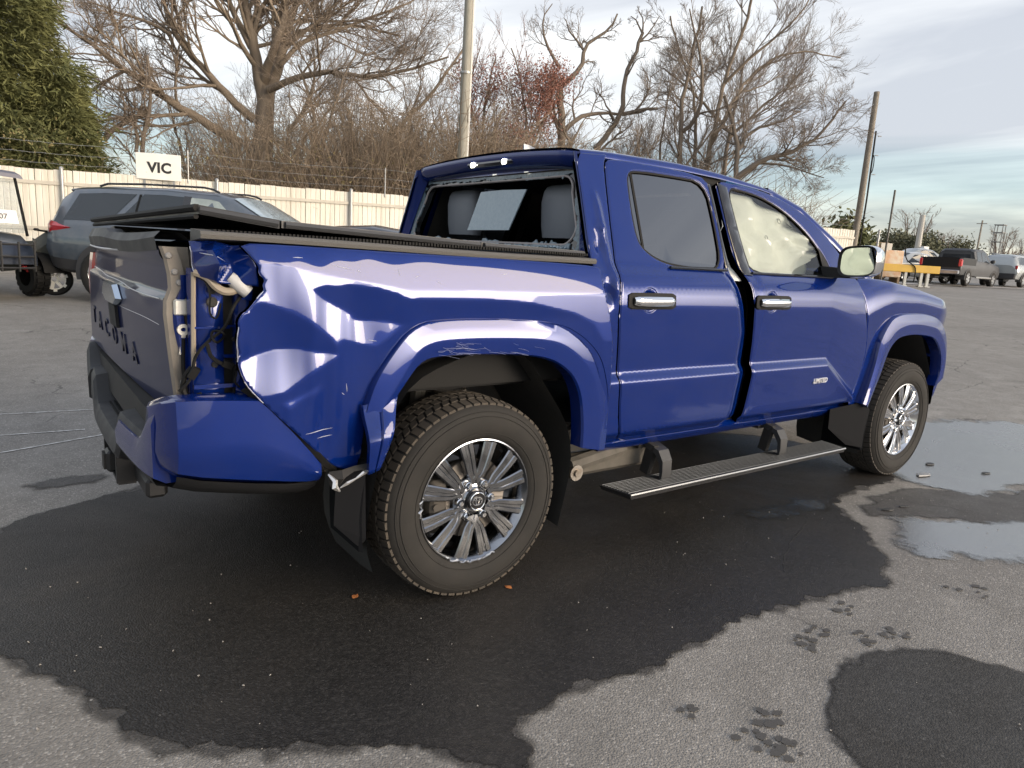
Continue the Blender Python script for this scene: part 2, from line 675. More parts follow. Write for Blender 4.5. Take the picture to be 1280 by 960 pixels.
BEDF = SlopeField(-1.02, .76, .44, 1.34, .902, _bedbase, [(W1, .080), (L2, -.15), (L1, -.15), (W3, .135), (W4, .10), (WF, .06)],
                  drift=lambda X, Z: .014 * sstep(-.9, .6, X) + .004 * np.sin(X * 23 + Z * 9) * np.exp(-((X + .62) / .25) ** 2) - .035 * sstep(-.80, -.90, X) * sstep(1.0, 1.25, Z))
# the bed side is curled in along its torn rear edge


def bed_hw(x, z):
    return BEDF(x, z)


def _fbase(X, Z):
    zl = np.interp(X, [2.6, 2.74, 2.85, 2.958, 3.31, 3.65, 3.9], [1.02, 1.09, 1.125, 1.151, 1.148, 1.11, 1.06])
    zd = np.interp(X, [2.6, 2.74, 2.76, 2.83, 2.95], [.99, 1.085, .985, .98, 1.06])
    zt = np.interp(X, [2.6, 2.80, 3.0, 3.41, 3.78, 3.96, 4.1], [1.30, 1.295, 1.278, 1.228, 1.168, 1.09, 1.04])
    up = np.interp((Z - zl) / np.maximum(zt - zl, .02), [0, .45, .8, 1.0], [.06, .20, .55, 1.1])
    s = np.where(Z > zl, up, -.10)
    s = np.where(Z < .97, -.05, s)
    return s


FENDF = SlopeField(2.55, 4.1, .44, 1.34, .800, _fbase, [], sig=(10, 1.8))
_k = np.array([float(door_hw(2.66, q)) for q in (1.0, .9, .8)]).mean() - np.array([float(FENDF(2.66, q)) for q in (1.0, .9, .8)]).mean()


def fend_hw(x, z):
    x = np.asarray(x, float)
    zt = np.interp(x, [2.6, 2.80, 3.0, 3.41, 3.78, 3.96, 4.1], [1.30, 1.295, 1.278, 1.228, 1.168, 1.09, 1.04])
    xi = np.clip(x, 2.56, 4.08)
    ref = np.where(x < 9, FENDF(xi, np.full_like(xi, 1.0)), 0)
    # same width at mid height all along, so that the top edge runs straight, then round in to the nose
    y = FENDF(xi, z) - ref + .952
    return y - .55 * np.maximum(0, x - 3.62) ** 1.6


# ------------------------------------------------------------------ panels


def dens(poly, step):
    out = []
    n = len(poly)
    for i in range(n):
        a = np.array(poly[i], float)
        b = np.array(poly[(i + 1) % n], float)
        k = max(1, int(np.ceil(np.linalg.norm(b - a) / step)))
        for j in range(k):
            out.append(a + (b - a) * j / k)
    return np.array(out)


def chaikin(poly, it=2, closed=True):
    P = np.array(poly, float)
    for _ in range(it):
        Q = np.roll(P, -1, axis=0) if closed else P[1:]
        A = P if closed else P[:-1]
        N_ = np.empty((len(A) * 2, P.shape[1]))
        N_[0::2] = .75 * A + .25 * Q
        N_[1::2] = .25 * A + .75 * Q
        if not closed: N_ = np.vstack([P[:1], N_, P[-1:]])
        P = N_
    return P


def area(P):
    P = np.asarray(P)
    x, z = P[:, 0], P[:, 1]
    return .5 * np.sum(x * np.roll(z, -1) - z * np.roll(x, -1))


def offset(P, d):
    """grow (d>0) or shrink a closed outline"""
    P = np.asarray(P, float)
    if area(P) < 0: P = P[::-1]
    a = P - np.roll(P, 1, axis=0)
    b = np.roll(P, -1, axis=0) - P
    na = np.stack([a[:, 1], -a[:, 0]], 1)
    nb = np.stack([b[:, 1], -b[:, 0]], 1)
    na /= np.linalg.norm(na, axis=1)[:, None] + 1e-12
    nb /= np.linalg.norm(nb, axis=1)[:, None] + 1e-12
    n = na + nb
    n /= (np.linalg.norm(n, axis=1)[:, None] + 1e-12)
    c = np.maximum(.5, (n * na).sum(1))
    return P + n * (d / c)[:, None]


def pdist(px, pz, loops):
    best = np.full(len(px), 1e9)
    for P in loops:
        Q = np.roll(P, -1, axis=0)
        d = Q - P
        L2_ = (d ** 2).sum(1) + 1e-18
        for s in range(0, len(px), 4000):
            rx = px[s:s + 4000, None] - P[None, :, 0]
            rz = pz[s:s + 4000, None] - P[None, :, 1]
            t = np.clip((rx * d[None, :, 0] + rz * d[None, :, 1]) / L2_, 0, 1)
            dd = (rx - t * d[None, :, 0]) ** 2 + (rz - t * d[None, :, 1]) ** 2
            best[s:s + 4000] = np.minimum(best[s:s + 4000], dd.min(1))
    return np.sqrt(best)


def side_panel(name, outline, hw, parent, mats, holes=(), gx=.05, gz=.012, edge=.006, lip=.02, sgn=-1, rnd=1, step=.018):
    """sheet-metal panel on the surface y = sgn*hw(x,z), rolled over at its edges, with a folded lip"""
    loops = []
    O = chaikin(outline, rnd) if rnd else np.array(outline, float)
    if area(O) < 0: O = O[::-1]
    loops.append(dens(O, step))
    for h in holes:
        H = np.array(h, float)
        if area(H) < 0: H = H[::-1]
        loops.append(dens(H, step))
    pts = []
    edges = []
    for P in loops:
        b = len(pts)
        pts += [tuple(p) for p in P]
        edges += [(b + i, b + (i + 1) % len(P)) for i in range(len(P))]

    def inside(x, z):
        r = pip(x, z, loops[0])
        for H in loops[1:]: r &= ~pip(x, z, H)
        return r
    extra = []
    if edge > 0:
        for k, P in enumerate(loops):
            for d in (edge * .35, edge * 1.05):
                extra.append(offset(P, -d if k == 0 else d))
    lo = loops[0].min(0)
    hi = loops[0].max(0)
    gxs = np.arange(lo[0] + gx * .5, hi[0], gx)
    gzs = np.arange(lo[1] + gz * .5, hi[1], gz)
    GX, GZ = np.meshgrid(gxs, gzs, indexing='ij')
    GX = GX + ((np.arange(GX.shape[1]) % 2) * gx * .5)[None, :]
    g = np.stack([GX.ravel(), GZ.ravel()], 1)
    g = g[inside(g[:, 0], g[:, 1])]
    g = g[pdist(g[:, 0], g[:, 1], loops) > max(edge * 1.6, .004)]
    if extra:
        ex = np.vstack(extra)
        ex = ex[inside(ex[:, 0], ex[:, 1])]
        ex = ex[pdist(ex[:, 0], ex[:, 1], loops) > edge * .3]
        g = np.vstack([g, ex])
    allp = [Vector(p) for p in pts] + [Vector(p) for p in g]
    vs, es, fs, *_ = delaunay_2d_cdt(allp, edges, [], 0, 1e-6)
    V = np.array([tuple(v) for v in vs])
    T = np.array([f for f in fs if len(f) == 3])
    c = V[T].mean(1)
    T = T[inside(c[:, 0], c[:, 1])]
    # orientation: outward is sgn*y
    e1 = V[T[:, 1]] - V[T[:, 0]]
    e2 = V[T[:, 2]] - V[T[:, 0]]
    cr = e1[:, 0] * e2[:, 1] - e1[:, 1] * e2[:, 0]
    flip = (cr < 0) if sgn < 0 else (cr > 0)
    T[flip] = T[flip][:, ::-1]

    def ysurf(x, z):
        y = hw(x, z)
        if edge > 0:
            d = np.clip(pdist(x, z, loops), 0, edge)
            y = y - (edge - np.sqrt(np.maximum(0, edge ** 2 - (edge - d) ** 2)))
        return y
    x, z = V[:, 0], V[:, 1]
    Y = ysurf(x, z)
    hstep = .0018
    fx = (ysurf(x + hstep, z) - ysurf(x - hstep, z)) / (2 * hstep)
    fz = (ysurf(x, z + hstep) - ysurf(x, z - hstep)) / (2 * hstep)
    fx = np.clip(fx, -2.5, 2.5)
    fz = np.clip(fz, -2.5, 2.5)
    Nn = np.stack([-fx, np.full_like(fx, 1.0), -fz], 1)
    Nn /= np.linalg.norm(Nn, axis=1)[:, None]
    Nn[:, 1] *= sgn
    P3 = np.stack([x, sgn * Y, z], 1)
    verts = [tuple(p) for p in P3]
    norms = [tuple(n) for n in Nn]
    faces = [tuple(t) for t in T]
    if lip > 0:
        for k, P in enumerate(loops):
            yy = ysurf(P[:, 0], P[:, 1])
            n = len(P)
            b = len(verts)
            tn = np.roll(P, -1, axis=0) - np.roll(P, 1, axis=0)
            on = np.stack([tn[:, 1], np.zeros(n), -tn[:, 0]], 1)
            on /= np.linalg.norm(on, axis=1)[:, None] + 1e-12
            if k > 0: on = -on
            verts += [(P[i, 0], sgn * yy[i], P[i, 1]) for i in range(n)]
            verts += [(P[i, 0], sgn * (yy[i] - lip), P[i, 1]) for i in range(n)]
            norms += [tuple(q) for q in on] * 2
            for i in range(n):
                j = (i + 1) % n
                q = (b + i, b + n + i, b + n + j, b + j)
                if (sgn < 0) != (k > 0): q = tuple(reversed(q))
                faces.append(q)
    me = bpy.data.meshes.new(name)
    me.from_pydata(verts, [], faces)
    me.polygons.foreach_set('use_smooth', [True] * len(me.polygons))
    me.update()
    me.normals_split_custom_set_from_vertices([Vector(n) for n in norms])
    return link(name, me, mats, parent)


# ------------------------------------------------------------------ the blue pickup
truck = thing('pickup_truck', 'damaged blue crew cab pickup truck with crumpled bed and shattered rear window', 'pickup truck', (0, 0, 0))

REAR_DOOR = [(0.728, 1.690), (0.702, 1.491), (0.682, 1.311), (0.655, 1.134), (0.688, 0.931), (0.706, 0.760), (0.74, 0.60), (0.777, 0.512), (1.00, .508), (1.269, 0.507), (1.530, 0.507), (1.58, .54), (1.593, 0.591), (1.592, 0.781), (1.582, 0.981), (1.530, 1.120), (1.488, 1.214), (1.440, 1.294), (1.434, 1.436), (1.436, 1.60), (1.430, 1.722), (1.226, 1.745), (0.954, 1.745), (0.80, 1.742), (.745, 1.73)]
RGLASS = [(0.862, 1.690), (0.942, 1.703), (1.17, 1.706), (1.396, 1.704), (1.403, 1.51), (1.385, 1.302), (1.25, 1.298), (1.132, 1.298), (0.978, 1.313), (0.878, 1.356), (0.842, 1.401), (0.840, 1.503), (.848, 1.60)]
FRONT_DOOR = [(1.484, 1.724), (1.487, 1.62), (1.490, 1.497), (1.505, 1.327), (1.555, 1.253), (1.604, 1.061), (1.628, 0.90), (1.634, .75), (1.632, 0.60), (1.62, .53), (1.706, 0.504), (1.948, 0.500), (2.236, 0.509), (2.53, 0.530), (2.65, .56), (2.682, 0.600), (2.715, .70), (2.738, 0.812), (2.728, .92), (2.695, 1.006), (2.640, 1.190), (2.606, 1.285), (2.55, 1.355), (2.495, 1.418), (2.380, 1.530), (2.185, 1.638), (1.948, 1.702), (1.711, 1.722)]
FGLASS = [(1.574, 1.698), (1.70, 1.692), (1.830, 1.678), (1.95, 1.647), (2.055, 1.606), (2.209, 1.515), (2.306, 1.409), (2.345, 1.35), (2.345, 1.296), (2.0, 1.290), (1.62, 1.284), (1.594, 1.38), (1.58, 1.55)]
CAB_SIDE = [(0.575, 1.742), (0.689, 1.752), (.76, 1.758), (.735, 1.733), (0.719, 1.690), (0.693, 1.491), (0.673, 1.311), (0.646, 1.134), (0.679, 0.931), (0.697, 0.760), (.73, .60), (0.768, 0.512), (0.74, .495), (0.70, 0.507), (0.631, 0.60), (0.633, 0.831), (0.60, 1.068), (0.556, 1.181), (0.545, 1.280), (0.548, 1.384), (0.564, 1.578)]


def rear_door_hw(x, z):
    y = door_hw(x, z)
    xe = np.interp(z, [.5, .6, .8, 1.0, 1.12, 1.21, 1.29, 1.4, 1.74], [1.56, 1.593, 1.592, 1.58, 1.53, 1.488, 1.44, 1.434, 1.43])
    return y - .030 * sstep(.10, 0, xe - x) ** 1.3 * sstep(1.36, 1.22, z) + .002 * np.sin(x * 9 + 1) * np.exp(-((z - .95) / .09) ** 2)


def front_door_hw(x, z):
    y = door_hw(x, z)
    return y - .004 * sstep(.06, 0, np.asarray(x) - 1.6)


def cab_side_hw(x, z):
    y = door_hw(x, z)
    # the corner post is buckled: a vertical fold with two kinks
    k = .016 * np.exp(-((x - .63) / .018) ** 2) * (sstep(1.12, 1.2, z) * sstep(1.62, 1.5, z))
    k2 = -.024 * np.exp(-((x - .585) / .03) ** 2) * np.exp(-((z - 1.17) / .05) ** 2)
    k3 = .012 * np.exp(-((x - .62) / .02) ** 2) * np.exp(-((z - 1.44) / .02) ** 2)
    k4 = -.012 * np.exp(-((x - .60) / .02) ** 2) * np.exp(-((z - 1.36) / .03) ** 2)
    return y + k + k2 + k3 + k4


def inset(hw, d):
    return lambda x, z: hw(x, z) - d


rg_hole = offset(chaikin(RGLASS, 2), .006)
fg_hole = offset(chaikin(FGLASS, 2), .006)


def ring_pts(cx, cz, r, n=24, a0=0, a1=2 * PI):
    return [(cx + r * math.cos(a0 + (a1 - a0) * i / n), cz + r * math.sin(a0 + (a1 - a0) * i / n)) for i in range(n)]


HXR, HXF = .835, 1.72
for sgn in (-1, 1):
    if sgn < 0:
        cs = side_panel('cab_corner_panel', CAB_SIDE, cab_side_hw, truck, BLUE, gx=.012, gz=.012, lip=.03)
        cs['label'] = 'buckled corner post between bed and rear door'
        rd = side_panel('rear_door', REAR_DOOR, rear_door_hw, truck, BLUE, [rg_hole, ring_pts(HXR, 1.150, .050, 28)], gx=.03, gz=.010, lip=.04)
        fd = side_panel('front_door', FRONT_DOOR, front_door_hw, truck, BLUE, [fg_hole, ring_pts(HXF, 1.150, .050, 28)], gx=.03, gz=.010, lip=.04)
    else:
        cs = side_panel('cab_corner_panel', CAB_SIDE, door_hw, truck, BLUE, gx=.03, gz=.03, lip=.03, sgn=1)
        rd = side_panel('rear_door', REAR_DOOR, door_hw, truck, BLUE, [rg_hole], gx=.08, gz=.03, lip=.04, sgn=1)
        fd = side_panel('front_door', FRONT_DOOR, door_hw, truck, BLUE, [fg_hole], gx=.08, gz=.03, lip=.04, sgn=1)
    for dr, G, gm in ((rd, RGLASS, GLASS_DARK), (fd, FGLASS, GLASS)):
        g2 = chaikin(G, 2)
        side_panel('window', offset(g2, .016), inset(door_hw, .014), dr, gm, gx=.1, gz=.08, edge=0, lip=0, sgn=sgn, rnd=0)
        side_panel('window_seal', offset(g2, .007), inset(door_hw, .0050), dr, RUBBER, [offset(g2, -.003)], gx=.2, gz=.2, edge=.003, lip=.01, sgn=sgn, rnd=0)
        # inner trim card, black
        D = REAR_DOOR if dr is rd else FRONT_DOOR
        side_panel('inner_panel', offset(chaikin(D, 1), -.02), inset(door_hw, .07), dr, UNDER, [offset(g2, .0)], gx=.2, gz=.1, edge=0, lip=0, sgn=sgn, rnd=0)
    # gloss-black pillar covers either side of the gap between the doors
    side_panel('pillar_cover', [(1.409, 1.30), (1.437, 1.31), (1.431, 1.44), (1.432, 1.60), (1.427, 1.70), (1.41, 1.70), (1.418, 1.51)], lambda x, z: door_hw(x, z) + .0025, rd, GLOSSB, gx=.05, gz=.05, edge=.002, lip=.004, sgn=sgn, rnd=0)
    side_panel('pillar_cover', [(1.490, 1.715), (1.494, 1.50), (1.510, 1.33), (1.532, 1.277), (1.602, 1.274), (1.581, 1.38), (1.566, 1.55), (1.560, 1.70)], lambda x, z: door_hw(x, z) + .0025, fd, GLOSSB, gx=.05, gz=.05, edge=.002, lip=.004, sgn=sgn, rnd=0)
    # window quarter divider on the rear door and the little black sail at the mirror
    side_panel('window_divider', [(.868, 1.31 + .05), (.880, 1.352), (.897, 1.69), (.884, 1.69)], inset(door_hw, .011), rd, RUBBER, gx=.1, gz=.1, edge=0, lip=.004, sgn=sgn, rnd=0)
    side_panel('mirror_sail', [(2.285, 1.292), (2.36, 1.288), (2.36, 1.35), (2.32, 1.42), (2.285, 1.45)], inset(door_hw, .003), fd, BLACKP, gx=.1, gz=.1, edge=.002, lip=.01, sgn=sgn, rnd=0)
    # belt seals
    for x0, x1, dr in ((1.0, 1.40, rd), (1.60, 2.34, fd)):
        mb = MB()
        xs = np.linspace(x0, x1, 12)
        P = [(q, sgn * (float(door_hw(q, 1.285)) + .003), 1.287 if dr is fd else 1.293) for q in xs]
        mb.tube(P, .007, 6)
        mb.obj('belt_seal', GLOSSB, dr)

R_DOOR = [o for o in truck.children if o.name.startswith('rear_door')][0]
F_DOOR = [o for o in truck.children if o.name.startswith('front_door')][0]
DOORS = [o for o in truck.children if 'door' in o.name]


def handle(dr, x, sgn):
    hy = float(door_hw(x, 1.14))
    # painted cup behind the grip
    cup = ring_pts(x, 1.150, .052, 28)
    side_panel('handle_cup', cup, lambda X, Z: door_hw(X, Z) - .003 - .016 * sstep(.052, .015, np.hypot(X - x, Z - 1.15)), dr, BLUE, gx=.006, gz=.006, edge=.002, lip=.002, sgn=sgn, rnd=0)
    rim = MB()
    rim.tube([(q[0], sgn * (float(door_hw(q[0], q[1])) + .001), q[1]) for q in ring_pts(x, 1.15, .053, 28)] + [(x + .053, sgn * (float(door_hw(x + .053, 1.15)) + .001), 1.15)], .0016, 5, False)
    mb = MB()
    n = 14
    rows = []
    for i in range(n + 1):
        t = -1 + 2 * i / n
        w = .0205 * (1 - .12 * abs(t) ** 3) if abs(t) < .999 else .015
        yo = hy + .030 + .006 * (1 - t * t) - (.010 if abs(t) > .99 else 0)
        yi = hy + .012
        xx = x + .012 + t * .122
        zc = 1.147
        rows.append([(xx, sgn * yi, zc - w), (xx, sgn * (yo - .006), zc - w), (xx, sgn * yo, zc - w * .5), (xx, sgn * yo, zc + w * .45), (xx, sgn * (yo - .008), zc + w), (xx, sgn * yi, zc + w)])
    mb.loft(rows, closed=True)
    mb.add(rows[0], [tuple(range(6))])
    mb.add(rows[-1], [tuple(range(6))])
    mb.obj('door_handle', CHROME, dr, sharp=50)
    bz = MB()
    b = [(x - .134, 1.113), (x - .05, 1.112), (x + .08, 1.112), (x + .156, 1.113), (x + .158, 1.147), (x + .156, 1.181), (x + .08, 1.182), (x - .05, 1.182), (x - .134, 1.181), (x - .136, 1.147)]
    side_panel('handle_bezel', b, lambda X, Z: door_hw(X, Z) + .007, dr, RUBBER, gx=.05, gz=.02, edge=.003, lip=.012, sgn=sgn, rnd=1)


for dr in DOORS:
    s = -1 if min(v.co.y for v in dr.data.vertices) < -.5 else 1
    handle(dr, HXR if dr.name.startswith('rear') else HXF, s)

# chrome trim badge on the front door, script letters
me = text_mesh('LIMITED', .038, .003, .0012, .25, 1.02)
bd = link('badge', me, mat('badge_silver', (.80, .81, .83), .28, .7), F_DOOR)
bx, bz_ = 2.275, .715
bd.matrix_world = Matrix(((1, 0, 0, bx), (0, 0, -1, -float(door_hw(bx, bz_)) - .002), (0, 1, 0, bz_), (0, 0, 0, 1)))

# sill rocker under the doors
for sgn in (-1, 1):
    mb = MB()
    rows = []
    for x in np.linspace(.70, 2.72, 24):
        k = float(door_hw(min(x, 2.3), .50))
        rows.append([(x, sgn * (k + .010), .512), (x, sgn * (k + .004), .500), (x, sgn * (k - .03), .468), (x, sgn * (k - .12), .462), (x, sgn * (k - .12), .55), (x, sgn * (k - .03), .55)])
    mb.loft(rows, closed=True)
    mb.add(rows[0], [tuple(range(6))])
    mb.add(rows[-1], [tuple(range(6))])
    mb.obj('rocker_panel', BLUE, truck)
    # the post between the doors
    mb = MB()
    mb.hexa([(1.42, sgn * .80, .52), (1.70, sgn * .80, .52), (1.70, sgn * .862, .52), (1.42, sgn * .862, .52), (1.36, sgn * .80, 1.25), (1.66, sgn * .80, 1.25), (1.66, sgn * .845, 1.25), (1.36, sgn * .845, 1.25)])
    mb.hexa([(1.38, sgn * .78, 1.25), (1.58, sgn * .78, 1.25), (1.58, sgn * .845, 1.25), (1.38, sgn * .845, 1.25), (1.38, sgn * .62, 1.74), (1.56, sgn * .62, 1.74), (1.56, sgn * .675, 1.74), (1.38, sgn * .675, 1.74)])
    mb.obj('door_pillar', RUBBER, truck, smooth=False)

# ---- front fender
FENDER = [(2.614, 1.287), (2.648, 1.190), (2.703, 1.006), (2.736, .92), (2.746, 0.812), (2.72, .70), (2.69, 0.600), (2.66, .55), (2.75, .50), (2.80, .56), (2.835, .72), (2.85, 0.907), (2.93, 1.02), (3.06, 1.07), (3.35, 1.08), (3.594, 1.06), (3.70, .99), (3.78, .88), (3.90, .86), (3.975, .95), (3.965, 1.085), (3.785, 1.165), (3.41, 1.226), (3.00, 1.276), (2.80, 1.293)]
for sgn in (-1, 1):
    side_panel('front_fender', FENDER, fend_hw, truck, BLUE, gx=.02 if sgn < 0 else .05, gz=.010 if sgn < 0 else .03, lip=.03, sgn=sgn)

# ---- bed side
BED_SIDE = [(-0.845, 1.294), (-0.732, 1.296), (-0.482, 1.294), (-0.28, 1.292), (-0.030, 1.291), (0.260, 1.288), (0.518, 1.282), (.532, 1.27), (0.541, 1.181), (0.585, 1.068), (0.618, 0.831), (0.622, 0.725), (0.628, 0.58), (.60, .54), (.57, .66), (0.56, 0.80), (0.50, 0.93), (0.40, 1.01), (0.28, 1.045), (-0.03, 1.06), (-0.235, 1.055), (-0.33, 1.00), (-0.43, 0.88), (-0.455, 0.76), (-0.463, 0.585), (-0.50, .570), (-0.551, 0.588), (-0.632, 0.667), (-0.770, 0.809), (-0.828, 0.874), (-.846, .905), (-0.860, 0.952), (-.853, .975), (-0.864, 1.02), (-.857, 1.05), (-.861, 1.075), (-0.846, 1.099), (-.836, 1.102), (-.806, 1.140), (-0.784, 1.163), (-.789, 1.180), (-.781, 1.193), (-0.800, 1.212), (-.796, 1.23), (-.820, 1.262)]
bs = side_panel('bed_side', BED_SIDE, bed_hw, truck, BLUE, gx=.0085, gz=.0070, edge=.005, lip=.025)
bs['label'] = 'dented bed side torn open at its rear edge'
BED_L = [(-1.0, 1.294), (.532, 1.282), (.58, 1.07), (.62, .83), (.62, .54), (.57, .66), (.56, .80), (.40, 1.01), (.28, 1.045), (-.235, 1.055), (-.43, .88), (-.463, .57), (-.98, .60), (-1.0, .8)]
_BEDT = _tab([(.30, .86), (.50, .90), (.58, .925), (.8, .938), (.95, .944), (1.08, .950), (1.12, .949), (1.20, .942), (1.26, .933), (1.29, .920), (1.31, .900), (1.95, .60)])
side_panel('bed_side', BED_L, lambda x, z: np.interp(z, _BEDT[0], _BEDT[1]), truck, BLUE, gx=.06, gz=.03, lip=.025, sgn=1)


# ---- wheel-arch flares
def flare(outer, mid, inner, hw, sgn, dent=False):
    n = 56

    def rs(P):
        P = chaikin(P, 2, False)
        s = np.concatenate([[0], np.cumsum(np.linalg.norm(np.diff(P, axis=0), axis=1))])
        t = np.linspace(0, s[-1], n)
        return np.stack([np.interp(t, s, P[:, 0]), np.interp(t, s, P[:, 1])], 1)
    O, M_, I = rs(outer), rs(mid), rs(inner)
    mb = MB()
    rows = []
    for i in range(n):
        o, m_, q = O[i], M_[i], I[i]
        yo = float(hw(o[0], o[1]))
        ym = .988
        if dent: pass
        r = [(o[0], sgn * (yo - .012), o[1]), (o[0] + (m_[0] - o[0]) * .03, sgn * (yo + .003), o[1] + (m_[1] - o[1]) * .03)]
        for t in (.07, .12, .5, .93):
            y = yo + .004 + (ym - .012 - yo - .004) * min(1, t / .10) + (.012 * max(0, t - .10) / .9)
            r.append((o[0] + (m_[0] - o[0]) * t, sgn * y, o[1] + (m_[1] - o[1]) * t))
        r.append((m_[0], sgn * (ym - .0005), m_[1]))
        for t in (.10, .5, .92):
            r.append((m_[0] + (q[0] - m_[0]) * t, sgn * (ym - .006 * t), m_[1] + (q[1] - m_[1]) * t))
        r.append((q[0], sgn * (ym - .014), q[1]))
        r.append((q[0], sgn * (ym - .075), q[1]))
        rows.append(r)
    mb.loft(rows)
    mb.add(rows[0], [tuple(range(len(rows[0])))])
    mb.add(rows[-1], [tuple(range(len(rows[0])))])
    return mb


RO = [(-0.476, 0.775), (-0.470, 0.80), (-0.441, 0.893), (-0.344, 1.022), (-.30, 1.058), (-0.235, 1.079), (-0.030, 1.083), (0.302, 1.069), (0.429, 1.021), (0.537, 0.938), (0.600, 0.801), (0.630, 0.661), (0.622, 0.523)]
RM = [(-0.425, .778), (-0.41, .80), (-0.363, 0.867), (-0.298, 0.971), (-.25, 1.0), (-0.177, 1.011), (0.023, 1.012), (0.284, 1.000), (0.389, 0.957), (0.490, 0.879), (.54, .79), (.57, .66), (.57, .53)]
RI = [(-0.398, 0.775), (-0.39, .79), (-0.353, 0.839), (-0.296, 0.917), (-.265, .940), (-0.221, 0.950), (-0.042, 0.954), (0.250, 0.937), (0.385, 0.874), (0.449, 0.783), (0.475, 0.649), (0.478, 0.548)]
FO = [(2.742, 0.55), (2.768, 0.616), (2.824, 0.809), (2.834, 0.931), (2.923, 1.051), (2.98, 1.078), (3.080, 1.094), (3.30, 1.094), (3.464, 1.083), (3.60, 1.055), (3.70, .985), (3.76, .90), (3.79, .80), (3.79, .66)]
FM = [(2.775, .54), (2.81, .62), (2.87, .80), (2.909, 0.904), (2.975, .965), (3.019, 0.994), (3.144, 1.023), (3.30, 1.022), (3.481, 1.003), (3.575, .985), (3.68, .91), (3.74, .83), (3.765, .76), (3.76, .65)]
FI = [(2.795, 0.522), (2.83, .60), (2.891, 0.713), (2.943, 0.859), (3.00, .915), (3.067, 0.944), (3.20, .956), (3.330, 0.954), (3.50, .938), (3.572, 0.917), (3.676, 0.833), (3.715, 0.723), (3.71, .66), (3.68, 0.60)]
fl = flare(RO, RM, RI, bed_hw, -1).obj('fender_flare', BLUE, truck, sharp=28)
fl['label'] = 'scraped rear arch flare'
flare(RO, RM, RI, lambda x, z: .945, 1).obj('fender_flare', BLUE, truck, sharp=28)
flare(FO, FM, FI, fend_hw, -1).obj('fender_flare', BLUE, truck, sharp=28)
flare(FO, FM, FI, fend_hw, 1).obj('fender_flare', BLUE, truck, sharp=28)

# bent lower end of the rear flare: a broken flap kicked outwards, catching the sky
mb = MB()
rows = []
for i in range(15):
    t = i / 14
    z = .800 - .225 * t
    k = .050 * sstep(0, .55, t) - .035 * max(0, t - .6)
    xl, xr = -.482 + .010 * t, -.358 - .072 * t
    r = []
    for u, dy in ((0, -.018), (.04, .0), (.30, .008), (.46, .010), (.50, .004), (.56, .014), (.85, .016), (1.0, .010)):
        r.append((xl + (xr - xl) * u, -.968 - k - dy * (1 - .3 * t), z + .03 * u * (1 - t) + .02 * u * t))
    r.append((xr + .004, -.93, z + .03))
    rows.append(r)
mb.loft(rows)
fp = mb.obj('broken_flare_end', BLUE, fl, sharp=28)
fpm = fp.modifiers.new('thickness', 'SOLIDIFY')
fpm.thickness = .003

# scrape marks along the flare edge: bare primer lines standing a hair proud
random.seed(5)
mb = MB()
for k in range(30):
    x0 = random.uniform(-.24, .20) if k % 2 else random.uniform(-.22, -.10)
    ln = random.uniform(.01, .09)
    z0 = random.uniform(.958, 1.0)
    P = [(x0 + ln * t, -.9895, z0 + .004 * math.sin(3 * t + k) * t - .012 * t * (k % 2)) for t in np.linspace(0, 1, 5)]
    mb.tube(P, random.uniform(.0002, .0006), 4, False)
mb.obj('scrape_marks', mat('scraped_primer', (.20, .22, .34), .5), fl)

# thin scratches left on the bed side and doors
mb = MB()
random.seed(9)
for x0, z0, dx, dz in ((-.70, 1.262, .03, .0), (-.58, 1.245, .06, -.012), (-.50, 1.232, .01, -.006), (-.30, 1.215, .012, .004), (-.22, 1.205, .015, -.006), (-.53, .875, .004, -.03), (-.545, .845, .010, -.008), (-.62, .70, .05, .006), (-.66, .72, .09, .010), (-.46, 1.012, .03, -.004), (-.36, 1.24, .004, -.02), (.05, 1.235, .02, .004)):
    P = [(x0 + dx * t, -float(bed_hw(x0 + dx * t, z0 + dz * t)) - .0004, z0 + dz * t) for t in np.linspace(0, 1, 7)]
    mb.tube(P, [.0002 + .0009 * math.sin(PI * t) for t in np.linspace(0, 1, 7)], 4, False)
mb.obj('scratch_marks', mat('pale_scratch', (.45, .46, .52), .5), bs)['kind'] = 'stuff'
# ---- roof, pillars, windscreen, bonnet
RE = np.array([(0.60, 1.752), (0.763, 1.761), (0.962, 1.764), (1.236, 1.768), (1.531, 1.758), (1.852, 1.732), (1.96, 1.715)])


def edge_z(x): return np.interp(x, RE[:, 0], RE[:, 1])


mb = MB()
rows = []
for x in np.linspace(.60, 1.96, 30):
    ze = float(edge_z(x))
    h = float(door_hw(x, ze))
    cr = .085 * (1 - .55 * ((x - 1.15) / .9) ** 2)
    prof = [(1.0, -.022), (1.0, -.006), (.990, .005), (.965, .012), (.92, .019), (.80, .030), (.55, .042), (.28, .049), (0, .052)]
    L_ = [(x, -h * u, ze + q * cr / .085) for u, q in prof]
    R_ = [(x, h * u, ze + q * cr / .085) for u, q in reversed(prof[:-1])]
    rows.append(L_ + R_)
mb.loft(rows)
roof = mb.obj('roof', BLUE, truck, sharp=60)
# shallow pressed ribs are lost from this height; antenna stands on the roof
mb = MB()
rows = []
for t, w, hh in ((0, .028, .012), (.25, .032, .030), (.55, .030, .048), (.8, .022, .060), (1.0, .010, .062)):
    x = .985 - .165 * t
    zr = 1.806
    rows.append([(x, -w, zr), (x, -w * .55, zr + hh * .6), (x, -w * .22, zr + hh), (x, w * .22, zr + hh), (x, w * .55, zr + hh * .6), (x, w, zr)])
mb.loft(rows)
mb.add(rows[-1], [tuple(range(6))])
mb.obj('roof_antenna', mat('grey_paint', (.22, .24, .27), .3, .3, .6), truck, sharp=50)

